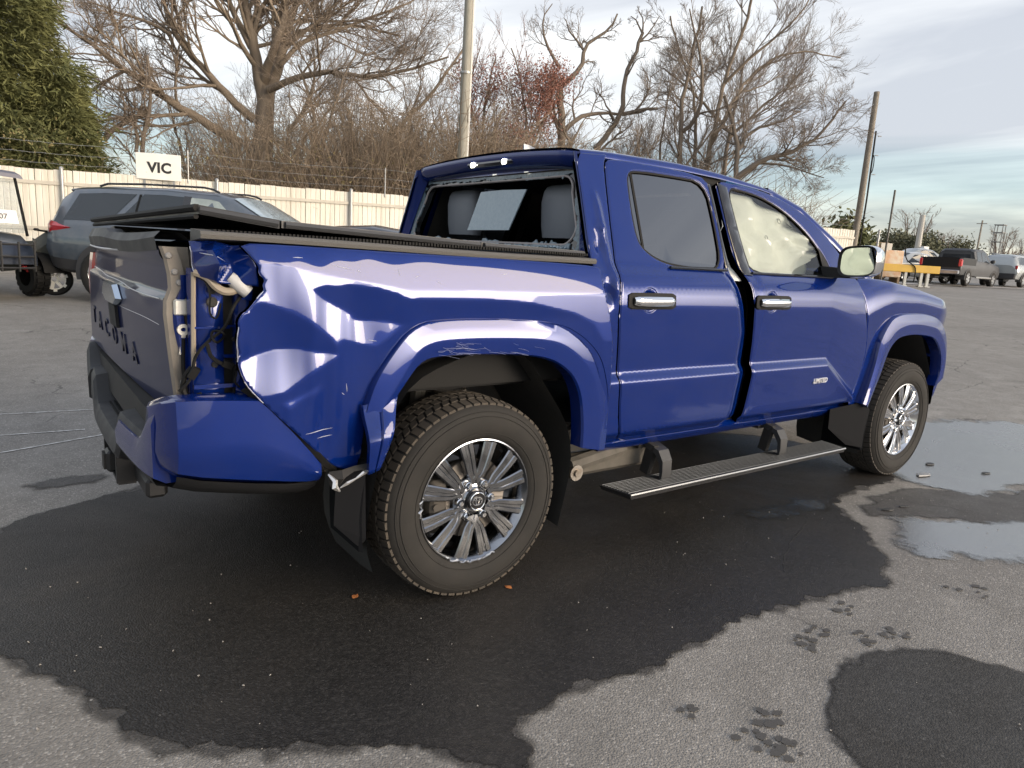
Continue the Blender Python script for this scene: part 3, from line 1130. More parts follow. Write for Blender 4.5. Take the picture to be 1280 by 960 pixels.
# rear lip over the back window
mb = MB()
rows = []
for y in np.linspace(-.692, .692, 40):
    u = abs(y) / .692
    dz = .036 * (1 - u ** 2.2)
    zt = 1.754 + dz * .72
    e = 1 - sstep(.90, 1.0, u) * .9
    xr = .605 - .035 * e
    rows.append([(.70, y, zt + .006 * e), (xr + .03, y, zt + .004 * e), (xr + .004, y, zt - .004), (xr, y, zt - .014), (xr + .003, y, zt - .03), (xr + .018, y, zt - .058), (xr + .05, y, zt - .074), (.70, y, zt - .076)])
mb.loft(rows)
mb.add(rows[0], [tuple(range(8))])
mb.add(rows[-1], [tuple(range(8))])
lip_ = mb.obj('roof_spoiler', BLUE, truck, sharp=40)
# third brake light with two lit cargo lamps
mb = MB()
mb.box((.588, -.052, 1.742), (.03, .40, .034), rot=(0, rad(16), 0), bev=.010)
bl = mb.obj('brake_light', mat('dark_lens', (.02, .02, .025), .1, coat=1), truck)
for y in (.085, -.188):
    mb = MB()
    zc = 1.738
    mb.box((0, 0, 0), (.034, .012, .024), bev=.008)
    o = mb.obj('cargo_lamp', mat('lit_lamp', (.9, .9, .85), .3, emit=((1.0, .97, .80), 7)), bl)
    o.rotation_euler = (0, rad(0), rad(-90))
    o.location = (.570, y, zc)

# cab back: painted frame with the window opening
def back_x(z): return .560 + .085 * (z - 1.28) / .48


def back_panel(name, outer, inner, off, m, parent):
    mb = MB()
    n = len(outer)
    O = [(back_x(z) + off, y, z) for y, z in outer]
    I = [(back_x(z) + off, y, z) for y, z in inner]
    I2 = [(p[0] + .03, p[1], p[2]) for p in I]
    mb.loft([O, I, I2], closed=True)
    return mb.obj(name, m, parent, sharp=40)


def rrect(y0, y1, y2, y3, z0, z1, r, n=6):
    """rounded trapezoid: bottom from y0 to y1, top from y2 to y3"""
    P = []
    cs = [(y1, z0, 1, -1, -PI / 2), (y3, z1, 1, 1, 0), (y2, z1, -1, 1, PI / 2), (y0, z0, -1, -1, PI)]
    for y, z, sy, sz, a in cs:
        for i in range(n + 1):
            t = a + PI / 2 * i / n
            P.append((y - sy * r + r * math.cos(t), z - sz * r + r * math.sin(t)))
    return P


oo = rrect(-.885, .885, -.70, .70, 1.26, 1.758, .03)
ow = rrect(-.775, .775, -.705 + .02, .705 - .02, 1.285, 1.690, .05)
iw = rrect(-.715, .715, -.640, .640, 1.365, 1.655, .07)
back_panel('cab_back', oo, ow, 0, BLUE, truck)
for s in (-1, 1):
    mb = MB()
    rows = []
    for z in np.linspace(1.27, 1.748, 20):
        xe = float(np.interp(z, [1.28, 1.384, 1.578, 1.742], [.545, .548, .564, .575]))
        h = float(door_hw(.6, z))
        yo = float(np.interp(z, [1.26, 1.758], [.885, .70]))
        rows.append([(xe + .004, s * (h - .003), z), (xe - .002, s * (h - .012), z), (xe + .004, s * (h - .028), z), (back_x(z) - .002, s * (yo - .075), z)])
    mb.loft(rows)
    mb.obj('cab_corner_return', BLUE, truck, sharp=60)
wf = back_panel('rear_window_frame', ow, iw, .010, GLOSSB, truck)
wf['label'] = 'rear window frame edged with shattered glass'
# pale bonding bead left round the opening
mb = MB()
P = [(back_x(z) + .006, y, z) for y, z in offset(np.array(iw), .004)]
mb.tube(P + P[:1], .0055, 5, False)
mb.obj('sealant_bead', mat('pinkish_sealant', (.33, .30, .29), .7), wf)

# remains of the toughened glass: crazed strips with ragged edges, each a plate of its own
random.seed(11)


def shard(pts, off=.002, th=.006, name='glass_shard', m=None):
    mb = MB()
    mb.prism(pts, lambda u, v, d: (back_x(v) + off + d, u, v), 0, th)
    return mb.obj(name, m or FROST, wf, smooth=False)


def ragged(a, b, w0, w1, n, rr):
    """strip along a-b in (y,z); one side straight, the other torn"""
    a = np.array(a)
    b = np.array(b)
    d = b - a
    nn = np.array([-d[1], d[0]]) / np.linalg.norm(d)
    base = [tuple(a + d * i / 4) for i in range(5)]
    torn = []
    lv = (w0 + w1) / 2
    for i in range(n + 1):
        t = 1 - i / n
        lv = lv * .72 + .28 * rr.uniform(w0 - .5 * (w1 - w0), w1 + .3 * (w1 - w0)) if rr.random() > .10 else rr.uniform(w0 * .5, w1)
        torn.append(tuple(a + d * (t + rr.uniform(-.3, .3) / n) + nn * (lv + rr.uniform(-.07, .07) * (w1 - w0))))
    return base + torn


rr = random.Random(3)
shard(ragged((-.70, 1.302), (-.30, 1.300), .045, .085, 34, rr), m=FROST2)
shard(ragged((-.30, 1.300), (.10, 1.300), .055, .080, 34, rr), m=FROST2)
shard(ragged((.10, 1.300), (.46, 1.304), .05, .085, 30, rr), m=FROST2)
shard(ragged((.46, 1.304), (.71, 1.31), .04, .08, 22, rr), m=FROST2)
shard(ragged((.64, 1.684), (.05, 1.684), .010, .026, 50, rr), m=FROSTD)
shard(ragged((.05, 1.684), (-.645, 1.680), .012, .036, 60, rr), m=FROSTD)
shard(ragged((-.703, 1.665), (-.768, 1.33), .012, .05, 40, rr), m=FROSTD)
shard(ragged((.760, 1.34), (.685, 1.66), .03, .07, 30, rr), m=FROSTD)
# the fixed centre pane, crazed but standing, tipped in its frame
cp = shard([(.150, 1.418), (-.218, 1.421), (-.297, 1.612), (-.10, 1.616), (.090, 1.612)], .012, .006, 'centre_pane')
cp['label'] = 'crazed centre pane still standing'
mb = MB()
mb.box((.60, -.02, 1.300), (.03, 1.42, .03), bev=.01)
mb.obj('window_track', BLACKP, wf)
# crumbs of glass lying on the ledge and cover
mb = MB()
for k in range(260):
    y = random.uniform(-.72, .72)
    s = random.uniform(.004, .012)
    mb.box((random.uniform(.50, .60), y, 1.345 + s * .3), (s, s, s * .7), rot=(random.random(), random.random(), random.random() * 3))
gcr = mb.obj('glass_crumbs', FROST, wf, smooth=False)
gcr['kind'] = 'stuff'

# windscreen and its pillars
AP = [(1.93, .70, 1.728), (2.193, .742, 1.650), (2.454, .808, 1.500), (2.62, .850, 1.392), (2.80, .885, 1.285)]
for s in (-1, 1):
    mb = MB()
    rows = []
    for x, y, z in AP:
        rows.append([(x, s * (y + .004), z - .03), (x + .004, s * (y + .004), z - .004), (x + .012, s * (y - .006), z + .008), (x + .02, s * (y - .06), z + .012), (x, s * (y - .06), z - .02)])
    mb.loft(rows, closed=True)
    mb.obj('windscreen_pillar', BLUE, truck, sharp=50)
mb = MB()
rows = []
for k in range(13):
    t = k / 12
    x = 1.945 + t * .865
    y = float(np.interp(x, [a[0] for a in AP], [a[1] for a in AP])) - .055
    z = float(np.interp(x, [a[0] for a in AP], [a[2] for a in AP])) - .012
    rows.append([(x + .02 * (1 - u * u), u * y, z) for u in np.linspace(-1, 1, 13)])
mb.loft(rows)
mb.obj('windscreen', GLASS, truck, sharp=80)

HT = np.array([(2.72, 1.290), (2.80, 1.297), (3.00, 1.280), (3.41, 1.230), (3.785, 1.170), (3.90, 1.12), (3.985, 1.04)])
mb = MB()
rows = []
for x in np.linspace(2.72, 3.985, 30):
    ze = float(np.interp(x, HT[:, 0], HT[:, 1]))
    hw_ = float(fend_hw(x, ze)) if x > 2.8 else .80 - .0 * x
    hw_ = min(hw_, .82)
    drop = sstep(3.75, 3.985, x)
    r = []
    for u in np.linspace(-1, 1, 41):
        y = u * hw_
        a = abs(y)
        zz = ze + .045 * (1 - u * u) * (1 - .4 * drop) + .052 * sstep(.66, .50, a) * sstep(2.72, 2.95, x) * (1 - .7 * drop)
        r.append((x, y, zz))
    rows.append(r)
mb.loft(rows)
mb.obj('bonnet', BLUE, truck, sharp=60)
# nose: grille, bumper, lamps
mb = MB()
rows = []
for y in np.linspace(-.80, .80, 17):
    u = abs(y) / .80
    xf = 4.19 - .16 * u ** 2.5
    rows.append([(3.93, y, 1.10), (xf - .10, y, 1.075), (xf - .02, y, 1.03), (xf, y, .86), (xf - .03, y, .74), (3.9, y, .74)])
mb.loft(rows)
mb.obj('grille', BLACKP, truck)
mb = MB()
rows = []
for y in np.linspace(-.93, .93, 21):
    u = abs(y) / .93
    xf = 4.26 - .42 * u ** 3.2
    rows.append([(3.80, y, .78), (xf - .04, y, .78), (xf, y, .74), (xf + .01, y, .62), (xf - .04, y, .52), (xf - .16, y, .44), (3.78, y, .46)])
mb.loft(rows)
mb.add(rows[0], [tuple(range(7))])
mb.add(rows[-1], [tuple(range(7))])
mb.obj('front_bumper', BLUE, truck)
for s in (-1, 1):
    mb = MB()
    rows = []
    for t in np.linspace(0, 1, 8):
        x = 3.86 + .22 * t
        y = .868 - .20 * t ** 1.6
        rows.append([(x - .02, s * (y - .05), 1.12 - .03 * t), (x, s * y, 1.105 - .03 * t), (x + .015, s * (y + .012), 1.04 - .02 * t), (x + .01, s * y, .985), (x - .03, s * (y - .06), .975)])
    mb.loft(rows)
    mb.add(rows[0], [tuple(range(5))])
    mb.obj('headlight', mat('clear_lens', (.75, .78, .80), .06, coat=1, spec=.8), truck)

# ---- door mirror
for s in (-1, 1):
    mb = MB()
    rows = []
    c = np.array([2.245, 1.075, 1.378])
    for dx, sc in ((.0, .97), (.02, 1.0), (.055, .99), (.10, .90), (.135, .70), (.15, .40)):
        P = []
        for i in range(24):
            a = 2 * PI * i / 24
            ex = math.copysign(abs(math.cos(a)) ** .55, math.cos(a))
            ez = math.copysign(abs(math.sin(a)) ** .55, math.sin(a))
            P.append((c[0] + dx, s * (c[1] + .105 * sc * ex - .02 * (1 - sc)), c[2] + .084 * sc * ez + .006 * ex))
        rows.append(P)
    mb.loft(rows, closed=True)
    mb.add(rows[-1], [tuple(range(24))])
    mr = mb.obj('door_mirror', CHROME, truck, sharp=60)
    mb = MB()
    R0 = rows[0]
    inner = [(p[0] + .012, c[1] * s + (p[1] - c[1] * s) * .90, c[2] + (p[2] - c[2]) * .88) for p in R0]
    outr = [(p[0] - .004, p[1], p[2]) for p in R0]
    o2 = [(p[0] + .03, c[1] * s + (p[1] - c[1] * s) * 1.012, c[2] + (p[2] - c[2]) * 1.012) for p in R0]
    mb.loft([inner, outr, o2], closed=True)
    mb.obj('mirror_bezel', BLACKP, mr, sharp=50)
    mb = MB()
    mb.add([(p[0] - .002 + .012 * 0, p[1], p[2]) for p in inner], [tuple(range(24))])
    mg = mb.obj('mirror_glass', mat('mirror_glass', (.72, .78, .72), .02, 1.0), mr, smooth=False)
    mb = MB()
    mb.hexa([(2.27, s * .885, 1.285), (2.40, s * .885, 1.285), (2.37, s * 1.03, 1.288), (2.28, s * 1.03, 1.288), (2.27, s * .860, 1.345), (2.39, s * .860, 1.345), (2.36, s * 1.03, 1.335), (2.28, s * 1.03, 1.335)])
    mb.obj('mirror_arm', BLACKP, mr, sharp=40)

# ---- cab interior
mb = MB()
mb.box((1.55, 0, .56), (2.0, 1.50, .06))
mb.box((2.72, 0, .90), (.10, 1.5, .70))
mb.obj('cab_floor', UNDER, truck, smooth=False)
mb = MB()
rows = []
for y in np.linspace(-.74, .74, 9):
    rows.append([(2.68, y, 1.24), (2.50, y, 1.265), (2.36, y, 1.22), (2.33, y, 1.10), (2.40, y, .85)])
mb.loft(rows)
mb.obj('dashboard', BLACKP, truck)
mb = MB()
a = np.linspace(0, 2 * PI, 29)
P = [(2.20 - .10 * math.sin(q), .38 + .18 * math.cos(q), 1.13 + .155 * math.sin(q)) for q in a]
mb.tube(P, .014, 8, False)
mb.tube([(2.36, .38, 1.06), (2.21, .38, 1.12)], .03, 8)
mb.obj('steering_wheel', BLACKP, truck)


def seat(name, x, y, w, zt, head_w, lean=.10, bench=False):
    mb = MB()
    mb.box((x + .26, y, .80), (.52, w, .16), bev=.05)
    rows = []
    for z, d, ww in ((.84, .13, w), (1.05, .13, w), (1.25, .115, w * .96), (1.36, .09, w * .84)):
        cx = x - lean * (z - .84)
        q = ww / 2
        b = .04
        rows.append([(cx - d / 2, y - q + b, z), (cx - d / 2, y + q - b, z), (cx, y + q, z), (cx + d / 2, y + q - b, z), (cx + d / 2, y - q + b, z), (cx, y - q, z)])
    mb.loft(rows, closed=True)
    mb.add(rows[-1], [tuple(range(6))])
    o = mb.obj(name, SEAT, truck, sharp=50)
    mh = MB()
    rows = []
    zz = zt
    hx = x - lean * (zt - .84)
    for z, d, f in ((zz - .245, .085, .92), (zz - .19, .105, .97), (zz - .08, .115, 1.0), (zz - .03, .10, .94), (zz - .008, .075, .86), (zz, .04, .72)):
        q = head_w / 2 * f
        P = []
        for i in range(16):
            t = 2 * PI * i / 16
            P.append((hx + d / 2 * math.copysign(abs(math.cos(t)) ** .6, math.cos(t)), y + q * math.copysign(abs(math.sin(t)) ** .5, math.sin(t)), z))
        rows.append(P)
    mh.loft(rows, closed=True)
    mh.add(rows[-1], [tuple(range(16))])
    mh.add(rows[0], [tuple(range(16))])
    mh.obj('headrest', SEAT, o, sharp=60)
    return o


seat('rear_seat', .845, .44, .66, 1.645, .29)
seat('rear_seat', .845, -.43, .66, 1.640, .29)
seat('front_seat', 1.80, .38, .54, 1.60, .27, .22)
seat('front_seat', 1.80, -.38, .54, 1.60, .27, .22)
# ceiling lining
mb = MB()
mb.loft([[(x, u * .66, 1.690 + .04 * (1 - u * u)) for u in np.linspace(-1, 1, 9)] for x in np.linspace(.66, 1.96, 6)])
mb.obj('ceiling_lining', mat('dark_lining', (.03, .03, .032), .9), truck)
# side curtain airbag hanging behind the front window, with its printed warning rings
mb = MB()
rows = []
rs_ = random.Random(8)
for i in range(27):
    x = 1.50 + .90 * i / 26
    top = float(np.interp(x, [1.5, 1.85, 2.1, 2.4], [1.70, 1.67, 1.59, 1.44]))
    r = []
    for j in range(15):
        t = j / 14
        z = top + (float(np.interp(x, [1.95, 2.2, 2.4], [1.245, 1.36, 1.43])) - top) * t
        w = .034 * math.sin(i * .9 + 2.2 * math.sin(j * .5)) + .026 * math.sin(j * 1.3 + i * .45) + .02 * math.sin(t * PI)
        y = -(float(door_hw(1.7, z)) - .055 + w * .6)
        r.append((x + .015 * math.sin(j * .8), y, z))
    rows.append(r)
mb.loft(rows)
ab = mb.obj('curtain_airbag', FABRIC, truck, sharp=80)
mb = MB()
for cx, cz, r in ((1.98, 1.565, .013), (1.83, 1.47, .011)):
    P = [(q[0], -(float(door_hw(1.7, q[1])) - .018), q[1]) for q in ring_pts(cx, cz, r, 20)]
    mb.tube(P + P[:1], .0022, 4, False)
mb.obj('printed_ring', mat('grey_print', (.36, .37, .35), .8), ab)
# spent airbag bulging over the wheel
mb = MB()
rows = []
for i in range(10):
    t = PI * i / 9
    rows.append([(2.17 + .16 * math.sin(t) * math.cos(q) * 1.2 - .03, -.72 + .08 * math.sin(t) * math.sin(q), 1.275 + .10 * math.cos(t) + .35 * .16 * math.sin(t) * math.cos(q)) for q in np.linspace(0, 2 * PI, 15)[:-1]])
mb.loft(rows, closed=True)
mb.obj('dashboard_airbag', mat('cream_airbag', (.42, .43, .36), .85, bump=(30, .3, .01)), truck, sharp=80)

# ---- load bed: floor, walls, headboard
mb = MB()
mb.box((-.21, 0, .80), (1.46, 1.50, .03))
mb.box((.50, 0, 1.05), (.04, 1.66, .50))
for s in (-1, 1):
    mb.box((-.21, s * .80, 1.04), (1.46, .05, .46))
mb.box((-.20, .40 - .98, .90), (.80, .30, .18))
mb.box((-.20, -.40 + .98, .90), (.80, .30, .18))
mb.obj('bed_liner', RUBBER, truck, smooth=False)
# rail caps
for s in (-1, 1):
    mb = MB()
    rows = []
    for x in np.linspace(-.948, .535, 24):
        z = 1.300 + .012 * sstep(.2, -.95, x)
        rows.append([(x, s * .922, z - .010), (x, s * .925, z + .001), (x, s * .918, z + .010), (x, s * .80, z + .016), (x, s * .79, z - .02)])
    mb.loft(rows, closed=True)
    mb.add(rows[0], [tuple(range(5))])
    mb.add(rows[-1], [tuple(range(5))])
    mb.obj('bed_rail_cap', mat('weathered_rail_plastic', (.085, .080, .073), .6, bump=(200, .2, .001)), truck, sharp=30)
# rubber bristle strip between rail and cover
mb = MB()
for x in np.linspace(-.90, .52, 120):
    mb.box((x, -.865, 1.324), (.007, .03, .010))
bst = mb.obj('bristle_strip', RUBBER, truck, smooth=False)
bst['kind'] = 'stuff'

# ---- folding bed cover: front leaves lie flat, the last one is kicked up at its near corner
COVER = mat('black_cover_vinyl', (.022, .022, .023), .42, bump=(300, .2, .001), rvar=(5, .1))
COVERE = mat('cover_edge_trim', (.040, .041, .044), .5)


def leaf(name, c4, th, m=COVER):
    """c4: rear-near, front-near, front-far, rear-far top corners"""
    mb = MB()
    lo = [(p[0], p[1], p[2] - th) for p in c4]
    mb.hexa([lo[0], lo[1], lo[2], lo[3], *c4])
    o = mb.obj(name, m, truck, smooth=False)
    # extruded frame along the near and rear edges
    return o


L1_ = leaf('bed_cover_panel', [(.03, -.845, 1.345), (.535, -.845, 1.338), (.535, .845, 1.345), (.03, .845, 1.350)], .022)
L2_ = leaf('bed_cover_panel', [(-.70, -.845, 1.368), (.024, -.845, 1.346), (.024, .845, 1.351), (-.50, .845, 1.360)], .022)
L3_ = leaf('bed_cover_panel', [(-.925, -.80, 1.396), (-.706, -.845, 1.369), (-.506, .845, 1.361), (-1.03, .80, 1.356)], .026)
L3_['label'] = 'kicked-up rear leaf of the bed cover'
for lf, pts in ((L1_, [(.04, -.848, 1.334), (.53, -.848, 1.327)]), (L2_, [(-.69, -.848, 1.356), (.02, -.848, 1.335)]), (L3_, [(-.922, -.803, 1.382), (-.71, -.848, 1.357)])):
    mb = MB()
    mb.tube([pts[0], pts[1]], .011, 6)
    mb.obj('cover_frame', COVERE, lf)
mb = MB()
mb.tube([(-.93, -.80, 1.388), (-1.034, .80, 1.348)], .011, 6)
mb.tube([(-.93, -.79, 1.363), (-1.03, .79, 1.327)], .008, 6)
mb.obj('cover_frame', RUBBER, L3_)

# ---- tailgate
TG = dict(TL=(-1.052, .755, 1.255), TR=(-1.030, -.755, 1.272), BL=(-1.082, .775, .80), BR=(-1.010, -.755, .757))


def tg(u, v, off=0.0):
    """u 0..1 left to right, v 0..1 bottom to top, on the outer skin"""
    a = np.array(TG['BL']) * (1 - u) + np.array(TG['BR']) * u
    b = np.array(TG['TL']) * (1 - u) + np.array(TG['TR']) * u
    p = a * (1 - v) + b * v
    bulge = .022 * (1 - (2 * u - 1) ** 2) * (.4 + .6 * v)
    # pressed steps: a ledge under the top, a slight tuck at the foot, crumpling near the torn corner
    st = -.020 * sstep(.70, .74, v) + .016 * sstep(.90, .96, v)
    k = sstep(.35, .95, u) * sstep(.52, .80, v)
    k *= sstep(.76, .68, v)
    cr = .010 * k * (abs(((u * 3.1 + v * 4.3) % 1) - .5) * 2 - .5) + .006 * k * (abs(((u * 5.3 - v * 6.1) % 1) - .5) * 2 - .5)
    tuck = .02 * (1 - v) ** 2
    p[0] += -bulge - st + cr + tuck - off
    return p


mb = MB()
nu, nv = 72, 48
rows = [[tuple(tg(i / nu, j / nv)) for i in range(nu + 1)] for j in range(nv + 1)]
mb.loft(rows)
TGB = paint_mat('blue_paint_shaded', (.0006, .007, .055), .15, .28, 1.40, .05)  # the truck's blue darkened: the gate's shade is put into its colour
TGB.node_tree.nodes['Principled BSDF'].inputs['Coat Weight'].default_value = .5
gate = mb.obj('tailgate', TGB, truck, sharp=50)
gate['label'] = 'crumpled tailgate pushed out of its opening'
# inner skin and the exposed right edge
mb = MB()
edge_o = [tg(1, t) for t in np.linspace(0, 1, 14)]
rows = []
for i, p in enumerate(edge_o):
    t = i / 13
    bow = .012 * math.sin(t * 9) * (1 - t)
    xin = p[0] + .078 - .004 * math.sin(t * 4)
    rows.append([(p[0], p[1], p[2]), (p[0] + .008, p[1] - .010, p[2]), (p[0] + .045, p[1] - .012 + bow, p[2]), (p[0] + .048, p[1] + .004, p[2]), (xin, p[1] + .006, p[2]), (xin, p[1] + .02, p[2])])
mb.loft(rows)
mb.obj('tailgate_edge', SEAM, gate, sharp=30)
mb = MB()
rows = []
for i, p in enumerate(edge_o[2:12]):
    t = i / 9
    y = p[1] - .014 - .004 * math.sin(t * 6)
    rows.append([(p[0] + .028 + .006 * math.sin(t * 8), y, p[2]), (p[0] + .032, y - .010, p[2]), (p[0] + .052, y - .010, p[2]), (p[0] + .056, y, p[2])])
mb.loft(rows)
mb.obj('tailgate_edge_flange', BLUE, gate, sharp=30)
mb = MB()
q = [tg(0, 0), tg(1, 0), tg(1, 1), tg(0, 1)]
mb.add([(p[0] + .08, p[1], p[2]) for p in q], [(0, 1, 2, 3)])
mb.obj('tailgate_inner_skin', UNDER, gate, smooth=False)
# top cap moulding
mb = MB()
rows = []
for u in np.linspace(0, 1, 26):
    p = tg(u, 1)
    dz = .012 * math.sin(u * 7) * u
    step_ = .014 if u < .42 else 0
    rows.append([(p[0] - .004, p[1], p[2] - .018 + dz), (p[0] - .010, p[1], p[2] + .018 + dz), (p[0] + .006, p[1], p[2] + .040 + step_ + dz * .4), (p[0] + .06, p[1], p[2] + .038 + step_ + dz * .4), (p[0] + .085, p[1], p[2] + .02)])
mb.loft(rows)
mb.obj('tailgate_cap', GREYP, gate, sharp=30)
# torn pale seam under the cap and along the buckled ledge
mb = MB()
mb.tube([tuple(tg(u, .955 - .01 * math.sin(u * 5), .002)) for u in np.linspace(.0, .62, 22)], .0045, 5)
mb.tube([tuple(tg(u, .745 - .05 * u + .004 * math.sin(u * 14), .0005)) for u in np.linspace(.0, .97, 30)], .0018, 5)
mb.tube([tuple(tg(u, .565 - .03 * u + .01 * math.sin(u * 9), .0)) for u in np.linspace(.30, .96, 24)], .0010, 5)
mb.obj('torn_seam', mat('pale_torn_edge', (.50, .50, .52), .4, .5), gate)
# handle: chrome plate in a recess, camera pod below
mb = MB()
P = [(.40, .60), (.44, .70), (.58, .70), (.62, .60), (.57, .54), (.45, .54)]
vs = [tuple(tg(u, v, .003)) for u, v in P] + [tuple(tg(u * .92 + .04, v * .9 + .062, .020)) for u, v in P]
fs = [(i, (i + 1) % 6, 6 + (i + 1) % 6, 6 + i) for i in range(6)] + [tuple(range(6, 12))]
mb.add(vs, fs)
mb.obj('tailgate_handle', mat('smoky_chrome', (.45, .52, .60), .12, 1.0), gate, sharp=20)
mb = MB()
P = [(.455, .36), (.455, .53), (.545, .53), (.545, .36)]
mb.add([tuple(tg(u, v, .001)) for u, v in P] + [tuple(tg(u, v, .012)) for u, v in P], [(0, 1, 5, 4), (1, 2, 6, 5), (2, 3, 7, 6), (3, 0, 4, 7), (4, 5, 6, 7)])
mb.obj('camera_pod', BLACKP, gate, smooth=False)
# pressed model lettering
for k, ch in enumerate('TACOMA'):
    me = text_mesh(ch, .105, .003, .001)
    u = .10 + k * .118
    p = tg(u, .29 - .01 * k, .001)
    e1 = tg(u + .02, .29) - tg(u - .02, .29)
    e2 = tg(u, .31) - tg(u, .27)
    e1 /= np.linalg.norm(e1)
    e2 /= np.linalg.norm(e2)
    e3 = np.cross(e1, e2)
    o = link('letter', me, mat('letter_black', (.012, .014, .035), .3), gate)
    M = Matrix.Identity(4)
    for r_ in range(3):
        M[r_][0], M[r_][1], M[r_][2], M[r_][3] = e1[r_] * 1.15, e2[r_], e3[r_], p[r_]
    o.matrix_world = M
# latch plate, striker eye, stay cable on the exposed edge
mb = MB()
pe = tg(1, .66)
mb.box((pe[0] + .05, pe[1] - .018, pe[2]), (.05, .012, .05), bev=.008)
mb.lathe([(.007, 0), (.007, -.012), (.017, -.012), (.017, 0)], c=(pe[0] + .048, pe[1] - .02, pe[2] - .065), n=18)
mb.box((pe[0] + .046, pe[1] - .022, pe[2] - .105), (.012, .006, .07), rot=(0, rad(8), 0))
mb.obj('tailgate_latch', mat('pale_zinc', (.62, .60, .55), .4, .6), gate)
mb = MB()
for v, dx in ((.95, .022), (.86, .02), (.80, .03), (.22, .03), (.12, .02)):
    p = tg(1, v)
    mb.lathe([(0, -.006), (.007, -.005), (.010, 0)], c=(p[0] + dx, p[1] - .012, p[2]), n=10)
mb.obj('grommet', mat('grey_rubber', (.25, .24, .23), .6), gate)
mb = MB()
pe = tg(1, .05)
mb.box((pe[0] + .05, pe[1] - .02, pe[2] + .02), (.06, .03, .05), rot=(0, rad(20), 0), bev=.01)
mb.obj('tailgate_hinge_cup', mat('cream_plastic', (.60, .56, .46), .6), gate)
mb = MB()
A = tg(1, .52)
P = chaikin([(A[0] + .045, A[1] - .024, A[2] - .02), (A[0] + .040, A[1] - .030, A[2] - .12), (A[0] + .050, A[1] - .05, A[2] - .22), (A[0] + .09, A[1] - .07, A[2] - .275), (A[0] + .14, A[1] - .08, A[2] - .25), (A[0] + .17, A[1] - .085, A[2] - .20), (A[0] + .175, A[1] - .085, A[2] - .10)], 2, False)
mb.tube(P, .006, 7)
mb.obj('stay_cable', RUBBER, truck)
# far tail light, red lens just showing past the tailgate
mb = MB()
rows = []
for z in np.linspace(.93, 1.20, 8):
    b = .012 * math.sin((z - .93) / .27 * PI)
    rows.append([(-1.020, .778, z), (-1.040 - b, .80, z), (-1.045 - b, .86, z), (-1.01 - b, .915, z), (-.93, .935, z)])
mb.loft(rows)
mb.obj('tail_light', mat('red_lens', (.35, .008, .012), .12, coat=1), truck)

# ---- open lamp pocket at the near rear corner
mb = MB()
rows = []
for z in np.linspace(.838, 1.215, 12):
    rows.append([(-.962, -.795, z), (-.955, -.825, z), (-.938, -.838, z), (-.90, -.845 + .006 * math.sin(z * 40), z), (-.872, -.838, z), (-.868, -.80, z), (-.846, -.80, z), (-.840, -.842, z), (-.806, -.868, z)])
mb.loft(rows)
pk = mb.obj('lamp_pocket', BLUE, truck, sharp=30)
pk['label'] = 'bare inner panel where the tail light is missing'
for c_, d_, r_ in (((-.905, -.848, 1.045), (.10, .004, .006), None), ((-.845, -.852, 1.05), (.06, .004, .006), None), ((-.845, -.852, .96), (.06, .006, .010), None), ((-.90, -.848, .87), (.12, .012, .012), None), ((-.825, -.875, .875), (.035, .006, .045), (0, rad(20), 0)), ((-.815, -.862, 1.145), (.035, .03, .03), (0, rad(10), 0))):
    mb = MB()
    mb.box(c_, d_, r_)
    mb.obj('pocket_bracket', BLUE, pk, smooth=False)
mb = MB()
for cx, cz, r in ((-.905, 1.12, .016), (-.905, 1.155, .012), (-.90, .935, .010), (-.93, 1.19, .008), (-.845, 1.01, .007)):
    mb.lathe([(0, -.001), (r * .8, -.002), (r, 0)], c=(cx, -.851, cz), n=14)
mb.obj('pocket_hole', UNDER, pk)
mb = MB()
mb.tube([(-.952, -.842, 1.205), (-.955, -.845, 1.10), (-.958, -.842, .90)], .007, 6)
mb.tube(chaikin([(-.95, -.85, 1.205), (-.92, -.87, 1.195), (-.90, -.875, 1.165), (-.87, -.88, 1.15), (-.83, -.88, 1.165), (-.81, -.875, 1.19)], 2, False), .012, 8)
mb.obj('pocket_seal', mat('tan_sealant', (.26, .22, .17), .7), pk)
mb = MB()
mb.tube([(-.862, -.878, 1.196), (-.845, -.882, 1.182), (-.828, -.885, 1.166), (-.812, -.888, 1.152)], [.018, .022, .022, .020], 12)
mb.obj('lamp_socket', mat('grey_plastic_light', (.40, .40, .40), .5), pk)
mb = MB()
mb.tube(chaikin([(-.83, -.875, 1.14), (-.86, -.90, 1.11), (-.875, -.895, 1.06), (-.895, -.875, 1.03), (-.92, -.87, 1.01), (-.945, -.87, .985), (-.96, -.86, .955), (-.965, -.86, .90), (-1.0, -.85, .86)], 2, False), .005, 6)
mb.tube(chaikin([(-.925, -.87, 1.0), (-.92, -.88, .965), (-.895, -.885, .945), (-.87, -.88, .935), (-.86, -.88, .93)], 2, False), .006, 6)
P = [(-.897 + .017 * math.cos(a_), -.875 - .012 * math.sin(a_ * 2), 1.022 + .017 * math.sin(a_)) for a_ in np.linspace(0, 4 * PI, 40)]
mb.tube(P, .0035, 5)
mb.box((-.872, -.885, .940), (.03, .015, .02), rot=(.3, .4, 0))
mb.tube(chaikin([(-.93, -.86, 1.19), (-.915, -.885, 1.15), (-.925, -.89, 1.09), (-.90, -.885, 1.07), (-.888, -.88, 1.12)], 2, False), .003, 5)
mb.tube(chaikin([(-.965, -.85, .93), (-.985, -.845, .90), (-.99, -.84, .86), (-.975, -.85, .835), (-.94, -.86, .85)], 2, False), .008, 6)
mb.tube(chaikin([(-.86, -.88, .94), (-.845, -.89, .915), (-.86, -.895, .89), (-.84, -.89, .87)], 2, False), .003, 5)
mb.box((-.962, -.86, .915), (.022, .02, .035), rot=(.2, .5, 0))
